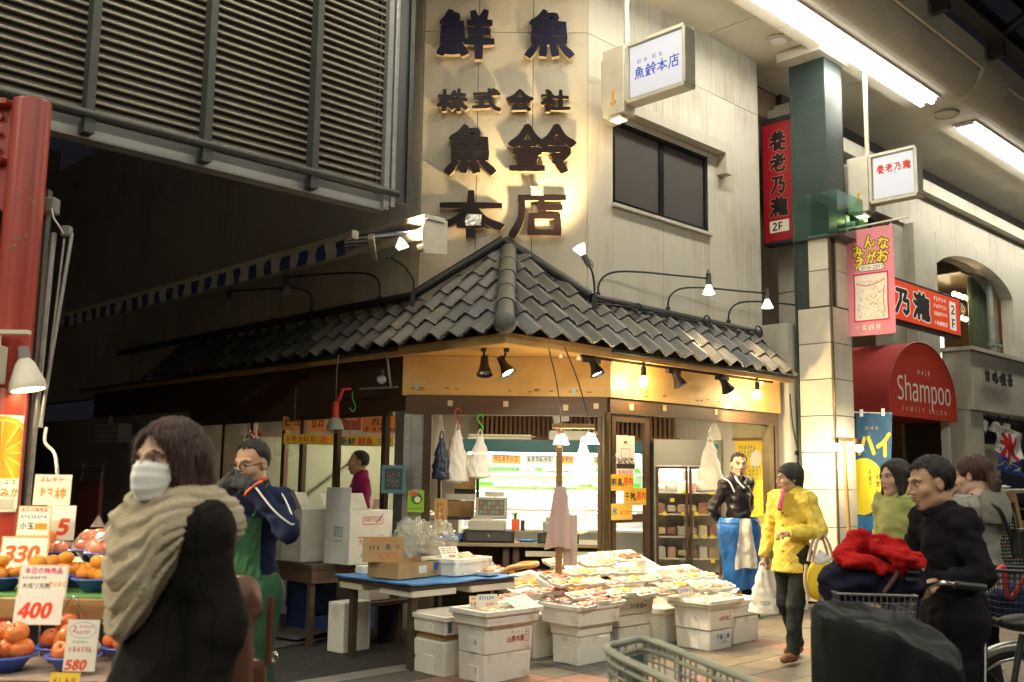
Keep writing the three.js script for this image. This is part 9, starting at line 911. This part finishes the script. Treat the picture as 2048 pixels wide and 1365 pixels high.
// two more passers-by at the right
person({ label: 'person in a green jacket half hidden behind the man in black', at: [2.56, 0.008, -6.75], face: -1.25, h: 1.6, skin: skinM(0.55, 0.35, 0.24), hairM: darkHair, headCell: 0.006, cell: 0.016, hair: bobHair(-0.1), top: { t: 0.04, hem: 0.8, collar: 0.04, fold: 0.012, m: mat(0.3, 0.33, 0.1, 0.7, { bump: T.big, bk: 2, bs: 0.01 }) }, legs: { m: cloth(0.02, 0.03, 0.07) }, shoes: M.black, hands: { l: { d: [0, -1, 0.2], n: [-1, 0, 0], curl: 0.5 }, r: { d: [0, -1, 0.2], n: [1, 0, 0], curl: 0.5 } } });
person({ label: 'woman with a brown ponytail in a grey knitted hoodie seen from behind', at: [2.86, 0.008, -6.25], face: 3.75, h: 1.62, skin: skinM(0.55, 0.36, 0.26), hairM: hairMat(0.055, 0.022, 0.014), headCell: 0.005, nod: 0.15, look: 0.2, cell: 0.013,
  J: { er: [-0.27, 1.17, 0.1], wr: [-0.12, 1.4, 0.2] }, hands: { r: { d: [0.4, 0.9, 0], n: [0, 0, -1], curl: 0.4 }, l: { d: [0, -1, 0.1], n: [-1, 0, 0], curl: 0.4 } },
  hair: (HF) => { const A = new Field(0.02); A.ell([0, 0.034, -0.024], [0.086, 0.095, 0.106]); A.cap([0.02, -0.02, -0.11], [0.04, -0.07, -0.14], 0.03, 0.034); A.cap([0.04, -0.07, -0.14], [0.07, -0.17, -0.13], 0.034, 0.015); A.sub([0, -0.04, 0.1], [0.075, 0.1, 0.08], 0.02); A.sub([0, -0.12, -0.04], [0.09, 0.06, 0.08], 0.02); return { f: (x, y, z) => strand(A.d(x, y, z), x, y, z, 0.005), lo: [-0.14, -0.2, -0.2], hi: [0.14, 0.16, 0.13] }; },
  top: { name: 'hoodie', t: 0.034, hem: 0.66, flare: 0.03, collar: 0.0, fold: 0.008, m: mat(0.36, 0.35, 0.3, 0.95, { bump: T.weave, bk: 4, bs: 0.008 }) }, legs: { m: cloth(0.015, 0.015, 0.018) }, shoes: M.black,
  dress: (t, J) => { part(t, 'hood', displace(new THREE.SphereGeometry(0.15, 26, 16, 0, 2 * PI, 0.5, 1.6).scale(1, 1.0, 0.55), (v) => { v.multiplyScalar(1 + 0.06 * n3(v.x * 12, v.y * 12, v.z * 12)); }).translate(0, 1.36, -0.12), mat(0.36, 0.35, 0.3, 0.95, { bump: T.weave, bk: 4, bs: 0.008 })); part(t, 'bag_strap', tube([[0.13, 1.46, -0.04], [0.08, 1.38, -0.19], [-0.02, 1.22, -0.2], [-0.14, 1.06, -0.16]], 0.014, 24, 6), M.black); part(t, 'bag_strap', tube([[-0.13, 1.46, -0.05], [-0.15, 1.34, -0.16], [-0.12, 1.2, -0.2]], 0.012, 20, 6), M.black); part(t, 'small_bag', rb(0.16, 0.18, 0.07, -0.14, 1.16, -0.22, 0.02, 3), M.black); } });
// ---------- bicycles and foreground ----------
function wheel(t, x, y, z, r, dirX, fender) { // wheel in a plane that contains y and the (unit) direction dirX
  const an = Math.atan2(-dirX[1], dirX[0]), put = (g) => g.rotateY(an).translate(x, y, z); const w = part(t, 'wheel', put(new THREE.TorusGeometry(r, 0.018, 10, 56)), mat(0.015, 0.015, 0.015, 0.8)); part(w, 'rim', put(new THREE.TorusGeometry(r - 0.024, 0.01, 8, 56)), M.chrome); const sp = []; for (let i = 0; i < 28; i++) { const a = i / 28 * 2 * PI, s = (i % 2 ? 1 : -1) * 0.02; sp.push(bar([Math.cos(a + s * 12) * 0.02, Math.sin(a + s * 12) * 0.02, s], [Math.cos(a) * (r - 0.03), Math.sin(a) * (r - 0.03), 0], 0.0012, 4)); } const spk = part(w, 'spokes', put(mg(sp)), M.chrome); spk.userData.kind = 'stuff'; part(w, 'hub', put(cyl(0.022, 0.022, 0.08, 12).rotateX(PI / 2)), M.chrome);
  if (fender) { const g = new THREE.TorusGeometry(r + 0.035, 0.026, 8, 40, 2.6).rotateZ(fender); part(t, 'mudguard', put(g.scale(1, 1, 1.1)), mat(0.5, 0.5, 0.46, 0.3, { metalness: 0.8 })); }
}
function wireBasket(t, A, B2, C, D, h, m, r, nh, nv, taper = 0.82, rimR = 0.01) { // A..D rim corners (V3), h depth
  const c = A.clone().add(B2).add(C).add(D).multiplyScalar(0.25), low = (p) => p.clone().sub(c).multiplyScalar(taper).add(c).add(new V3(0, -h, 0)), R4 = [A, B2, C, D]; part(t, 'rim', [0, 1, 2, 3].flatMap((i) => [bar(R4[i], R4[(i + 1) % 4], rimR, 10), new THREE.SphereGeometry(rimR, 10, 8).translate(...R4[i].toArray())]), m);
  for (let i = 0; i < 4; i++) { const p = R4[i], q = R4[(i + 1) % 4], n = Math.max(3, Math.round(p.distanceTo(q) / nv)); for (let k = 0; k <= n; k++) { const u = p.clone().lerp(q, k / n); part(t, 'vertical_bar', bar(u, low(p).lerp(low(q), k / n), r, 5), m); } for (let k = 1; k <= nh; k++) { const f = k / nh; part(t, 'horizontal_bar', bar(p.clone().lerp(low(p), f), q.clone().lerp(low(q), f), r, 5), m); } }
  const L = R4.map(low); const n = 7; for (let k = 1; k < n; k++) part(t, 'floor_bar', bar(L[0].clone().lerp(L[1], k / n), L[3].clone().lerp(L[2], k / n), r, 5), m);
}
{ // bicycle under the man in black: heading left
  const d = [-0.98, 0.12], p = (s, y, off = 0) => [1.62 - d[0] * -1 * 0 + d[0] * -s, y, -4.52 + d[1] * -s + off], t = thing('bicycle', 'city bicycle pushed by the man in black with a loaded wire basket', 'bicycle', [0, 0, 0]); const fm = mat(0.03, 0.03, 0.035, 0.35);
  wheel(t, ...p(0.0, 0.33), 0.32, d, 0.3); wheel(t, ...p(1.05, 0.33), 0.32, d, 0.3); part(t, 'frame', [bar(p(0, 0.33, 0.03), p(0.14, 0.75), 0.012), bar(p(0.12, 0.7), p(0.55, 0.3), 0.017), bar(p(0.55, 0.3), p(0.68, 0.8), 0.015), bar(p(0.14, 0.62), p(0.6, 0.45), 0.015), bar(p(0.55, 0.3), p(1.05, 0.33), 0.01), bar(p(0.65, 0.72), p(1.05, 0.33), 0.008)], fm); part(t, 'handlebar', [bar(p(0.14, 0.75), p(0.17, 1.0), 0.012), tube([p(0.34, 1.04, 0.26), p(0.22, 1.05, 0.2), p(0.16, 1.0, 0), p(0.22, 1.05, -0.2), p(0.34, 1.04, -0.26)], 0.011, 30, 8)], M.chrome); for (const s of [-0.26, 0.26]) part(t, 'grip', bar(p(0.25, 1.047, s * 0.9), p(0.38, 1.035, s * 1.02), 0.017, 10), M.black); part(t, 'saddle', displace(new THREE.SphereGeometry(0.1, 16, 10).scale(1.3, 0.4, 0.8), (v) => { }).translate(...p(0.7, 0.85)), M.black);
  wireBasket(t, new V3(1.37, 1.0, -4.32), new V3(1.37, 1.0, -4.62), new V3(1.72, 0.99, -4.66), new V3(1.72, 0.99, -4.36), 0.24, M.galva, 0.0022, 7, 0.028, 0.85, 0.006);
  const b = thing('navy_bag', 'navy canvas bag lying in the wire basket', 'bag', [1.56, 1.0, -4.49]); const F = new Field(0.06); F.cap([-0.14, 0.03, 0.02], [0.16, 0.04, 0], 0.095, 0.09); F.cap([-0.08, 0.09, 0], [0.1, 0.09, 0], 0.07, 0.06); F.cap([0.14, 0.05, 0], [0.2, 0.06, 0.0], 0.045, 0.03); F.w = fold(0.014, 7, 3); part(b, 'bag', nets((x, y, z) => F.d(x, y, z), [-0.3, -0.1, -0.16], [0.34, 0.22, 0.16], 0.009), cloth(0.012, 0.012, 0.028)); part(b, 'strap', tube([[0.02, 0.0, 0.12], [0.08, 0.08, 0.115], [0.12, 0.15, 0.06], [0.14, 0.16, -0.04]], 0.012, 20, 6), mat(0.06, 0.025, 0.02, 0.6)); part(b, 'buckle', [bx(0.06, 0.012, 0.012, 0.16, 0.09, 0.1), bx(0.06, 0.012, 0.012, 0.15, 0.06, 0.11)], M.chrome);
  const r = thing('red_jacket', 'bright red jacket heaped on top of the navy bag', 'jacket', [1.56, 1.1, -4.47]); const Q = new Field(0.04); Q.cap([-0.15, 0.04, 0.04], [-0.05, 0.12, 0], 0.04, 0.05); Q.cap([-0.05, 0.12, 0], [0.14, 0.07, 0.02], 0.05, 0.045); Q.cap([-0.1, 0.03, 0.07], [0.1, 0.0, 0.08], 0.045, 0.035); Q.cap([0.1, 0.06, -0.04], [0.2, 0.05, 0.03], 0.04, 0.03); Q.w = (q, x, y, z) => q + 0.018 * n3(x * 8 + 3, y * 10, z * 8) + 0.012 * Math.abs(n3(x * 18 + y * 9, y * 20, z * 14)); part(r, 'jacket', nets((x, y, z) => Q.d(x, y, z), [-0.27, -0.08, -0.14], [0.3, 0.24, 0.2], 0.007), cloth(0.42, 0.012, 0.012)); part(r, 'sleeve', nets((() => { const K = new Field(0.03); K.cap([0.0, 0.1, 0.07], [0.1, 0.05, 0.1], 0.03, 0.035); K.cap([0.1, 0.05, 0.1], [0.2, 0.03, 0.06], 0.035, 0.026); K.w = fold(0.01, 14, 2); return (x, y, z) => K.d(x, y, z); })(), [-0.08, -0.03, 0.0], [0.27, 0.17, 0.17], 0.007), cloth(0.4, 0.012, 0.012));
}
{ // covered two-wheeler: a sheet over handlebars and seat, hanging to the wheels
  const t = thing('covered_bike', 'two-wheeler hidden under a black waterproof cover', 'bike cover', [1.2, 0, -3.38]), edge = new THREE.CatmullRomCurve3([[-0.2, 1.05, 0.06], [-0.2, 1.07, -0.06], [-0.1, 1.08, -0.16], [0.1, 1.05, -0.13], [0.2, 1.01, -0.08], [0.25, 0.95, 0.02], [0.2, 0.9, 0.14], [0.1, 0.96, 0.14], [-0.04, 1.01, 0.14]].map((p) => new V3(...p)), true, 'catmullrom', 0.35), NU = 120, lv = [0.0, 0.3, 0.6, 0.85, 0.97], NS = 22, pos = [], idx = [], mid = new V3(0.04, 1.0, 0.0);
  for (let j = 0; j < lv.length + NS; j++) for (let i = 0; i <= NU; i++) { const e = edge.getPoint((i % NU) / NU), o = e.clone().sub(mid).setY(0); let p; if (j < lv.length) { p = mid.clone().lerp(e, lv[j]); p.y += 0.02 * n3(p.x * 7, 1, p.z * 7) + 0.012 * Math.abs(n3(p.x * 12, 4, p.z * 12)) - 0.01 + 0.01 * (1 - lv[j]); } else { const v = (j - lv.length) / (NS - 1), an = i / NU * 2 * PI, pl = 0.034 * v * Math.sin(an * 8 + 2.5 * n3(Math.cos(an), Math.sin(an), 3)) + 0.016 * n3(Math.cos(an) * 3, Math.sin(an) * 3, v * 3) * (0.3 + v); p = e.clone().addScaledVector(o.normalize(), 0.006 + 0.05 * v + pl); p.x += 0.05 * v; p.y = e.y - 0.012 - (e.y - 0.2) * v; } pos.push(p.x, p.y, p.z); }
  for (let j = 0; j < lv.length + NS - 1; j++) for (let i = 0; i < NU; i++) { const a = j * (NU + 1) + i, b = a + 1, c = a + NU + 1, d = c + 1; idx.push(a, b, c, b, d, c); } const g = new THREE.BufferGeometry(); g.setAttribute('position', new THREE.Float32BufferAttribute(pos, 3)); g.setIndex(idx); g.computeVertexNormals(); boxUV(g);
  part(t, 'cover', g, mat(0.006, 0.008, 0.008, 0.6, { bump: T.stipple, bk: 5, bs: 0.001, phys: true, specularIntensity: 0.35 })); wheel(t, -0.12, 0.2, 0.05, 0.19, [0.97, -0.25]); wheel(t, 0.36, 0.2, 0.12, 0.19, [0.97, -0.25]);
}
{ // parked bicycle at the right edge
  const t = thing('bicycle', 'parked bicycle at the right edge with a black mesh basket', 'bicycle', [0, 0, 0]); wheel(t, 2.52, 0.33, -5.05, 0.31, [0.96, 0.28], 0.35); const q = mat(0.02, 0.02, 0.022, 0.5); part(t, 'fork', [bar([2.52, 0.33, -5.0], [2.66, 0.95, -5.04], 0.013), bar([2.66, 0.95, -5.04], [2.9, 0.6, -5.1], 0.018), bar([2.9, 0.6, -5.1], [3.1, 0.3, -5.15], 0.018)], M.darkGrey); wheel(t, 3.5, 0.33, -5.3, 0.31, [0.96, 0.28]); part(t, 'seat_tube', [bar([3.1, 0.3, -5.15], [3.2, 0.85, -5.2], 0.016), bar([3.1, 0.3, -5.15], [3.5, 0.33, -5.3], 0.012)], M.darkGrey); part(t, 'handlebar', tube([[2.9, 1.05, -4.78], [2.75, 1.08, -4.9], [2.68, 1.02, -5.04], [2.78, 1.08, -5.2], [2.95, 1.05, -5.3]], 0.012, 24, 8), M.chrome);
  wireBasket(t, new V3(2.3, 1.06, -4.85), new V3(2.28, 1.06, -5.15), new V3(2.68, 1.04, -5.2), new V3(2.66, 1.04, -4.9), 0.27, q, 0.003, 9, 0.03, 0.88, 0.01); part(t, 'reflector', rb(0.06, 0.03, 0.03, 2.75, 0.72, -4.86, 0.008), mat(0.55, 0.12, 0.05, 0.3)); 
  const b = thing('blue_cloth', 'dark blue cloth and red cord inside the black mesh basket', 'cloth', [2.47, 0.82, -5.02]); part(b, 'cloth', displace(new THREE.SphereGeometry(0.13, 22, 16).scale(1, 0.7, 0.8), (v) => { v.multiplyScalar(1 + 0.25 * n3(v.x * 10, v.y * 10, v.z * 10)); }).translate(0, 0.06, 0), cloth(0.012, 0.03, 0.1)); part(b, 'cord', tube([[-0.16, 0.23, 0.14], [-0.1, 0.25, 0.1], [-0.08, 0.1, 0.1], [0.0, 0.2, 0.1]], 0.012, 24, 6), mat(0.5, 0.03, 0.02, 0.6));
}
{ // grey plastic basket of another bicycle, cut by the lower edge of the picture
  const t = thing('bicycle_basket', 'grey green plastic bicycle basket in the bottom foreground', 'basket', [0, 0, 0]), m = mat(0.2, 0.215, 0.175, 0.5); const A = new V3(0.235, 1.0, -2.92), B2 = new V3(0.385, 1.0, -3.1), C = new V3(0.61, 0.985, -2.46), D = new V3(0.45, 0.985, -2.28), c = A.clone().add(B2).add(C).add(D).multiplyScalar(0.25);
  const rimPts = []; for (const [p, q] of [[A, B2], [B2, C], [C, D], [D, A]]) for (const f of [0.12, 0.5, 0.88]) rimPts.push(p.clone().lerp(q, f)); part(t, 'rim', [new THREE.TubeGeometry(new THREE.CatmullRomCurve3(rimPts, true), 80, 0.011, 10, true)], m); const curve = new THREE.CatmullRomCurve3(rimPts, true), low = (p, f) => p.clone().sub(c).multiplyScalar(1 - 0.16 * f).add(c).add(new V3(0, -0.26 * f, 0)); const N = 54; for (let i = 0; i < N; i++) { if (i % 6 === 4) continue; const u = curve.getPointAt(i / N); part(t, 'vertical_bar', bar(u, low(u, 1), i % 6 === 0 ? 0.007 : 0.0028, 6), m); } for (let k = 1; k <= 9; k++) { const f = k / 9; part(t, 'horizontal_band', new THREE.TubeGeometry(new THREE.CatmullRomCurve3(rimPts.map((p) => low(p, f)), true), 70, k === 9 || k === 1 ? 0.007 : 0.0036, 6, true), m); } const bp = rimPts.map((p) => low(p, 1)); const sh = new THREE.Shape(bp.map((p) => new THREE.Vector2(p.x, -p.z))); part(t, 'floor', new THREE.ShapeGeometry(sh).rotateX(-PI / 2).translate(0, 0.735, 0), m); part(t, 'name_plate', bx(0.13, 0.09, 0.005).rotateY(0.9).translate(0.33, 0.92, -2.99), mat(0.08, 0.09, 0.08, 0.5));
  const st = thing('bicycle', 'bicycle frame that carries the grey basket, mostly below the picture', 'bicycle', [0, 0, 0]); wheel(st, 0.3, 0.33, -3.0, 0.31, [0.34, -0.94]); part(st, 'frame', [bar([0.3, 0.33, -3.0], [0.4, 0.72, -2.75], 0.014), bar([0.4, 0.72, -2.75], [0.66, 0.3, -2.05], 0.018), bar([0.66, 0.3, -2.05], [0.98, 0.33, -1.4], 0.012)], M.darkGrey); wheel(st, 0.98, 0.33, -1.4, 0.31, [0.34, -0.94]); part(st, 'basket_stay', [bar([0.3, 0.35, -2.96], [0.42, 0.735, -2.7], 0.007)], M.galva);
}
renderer.render(scene, camera);
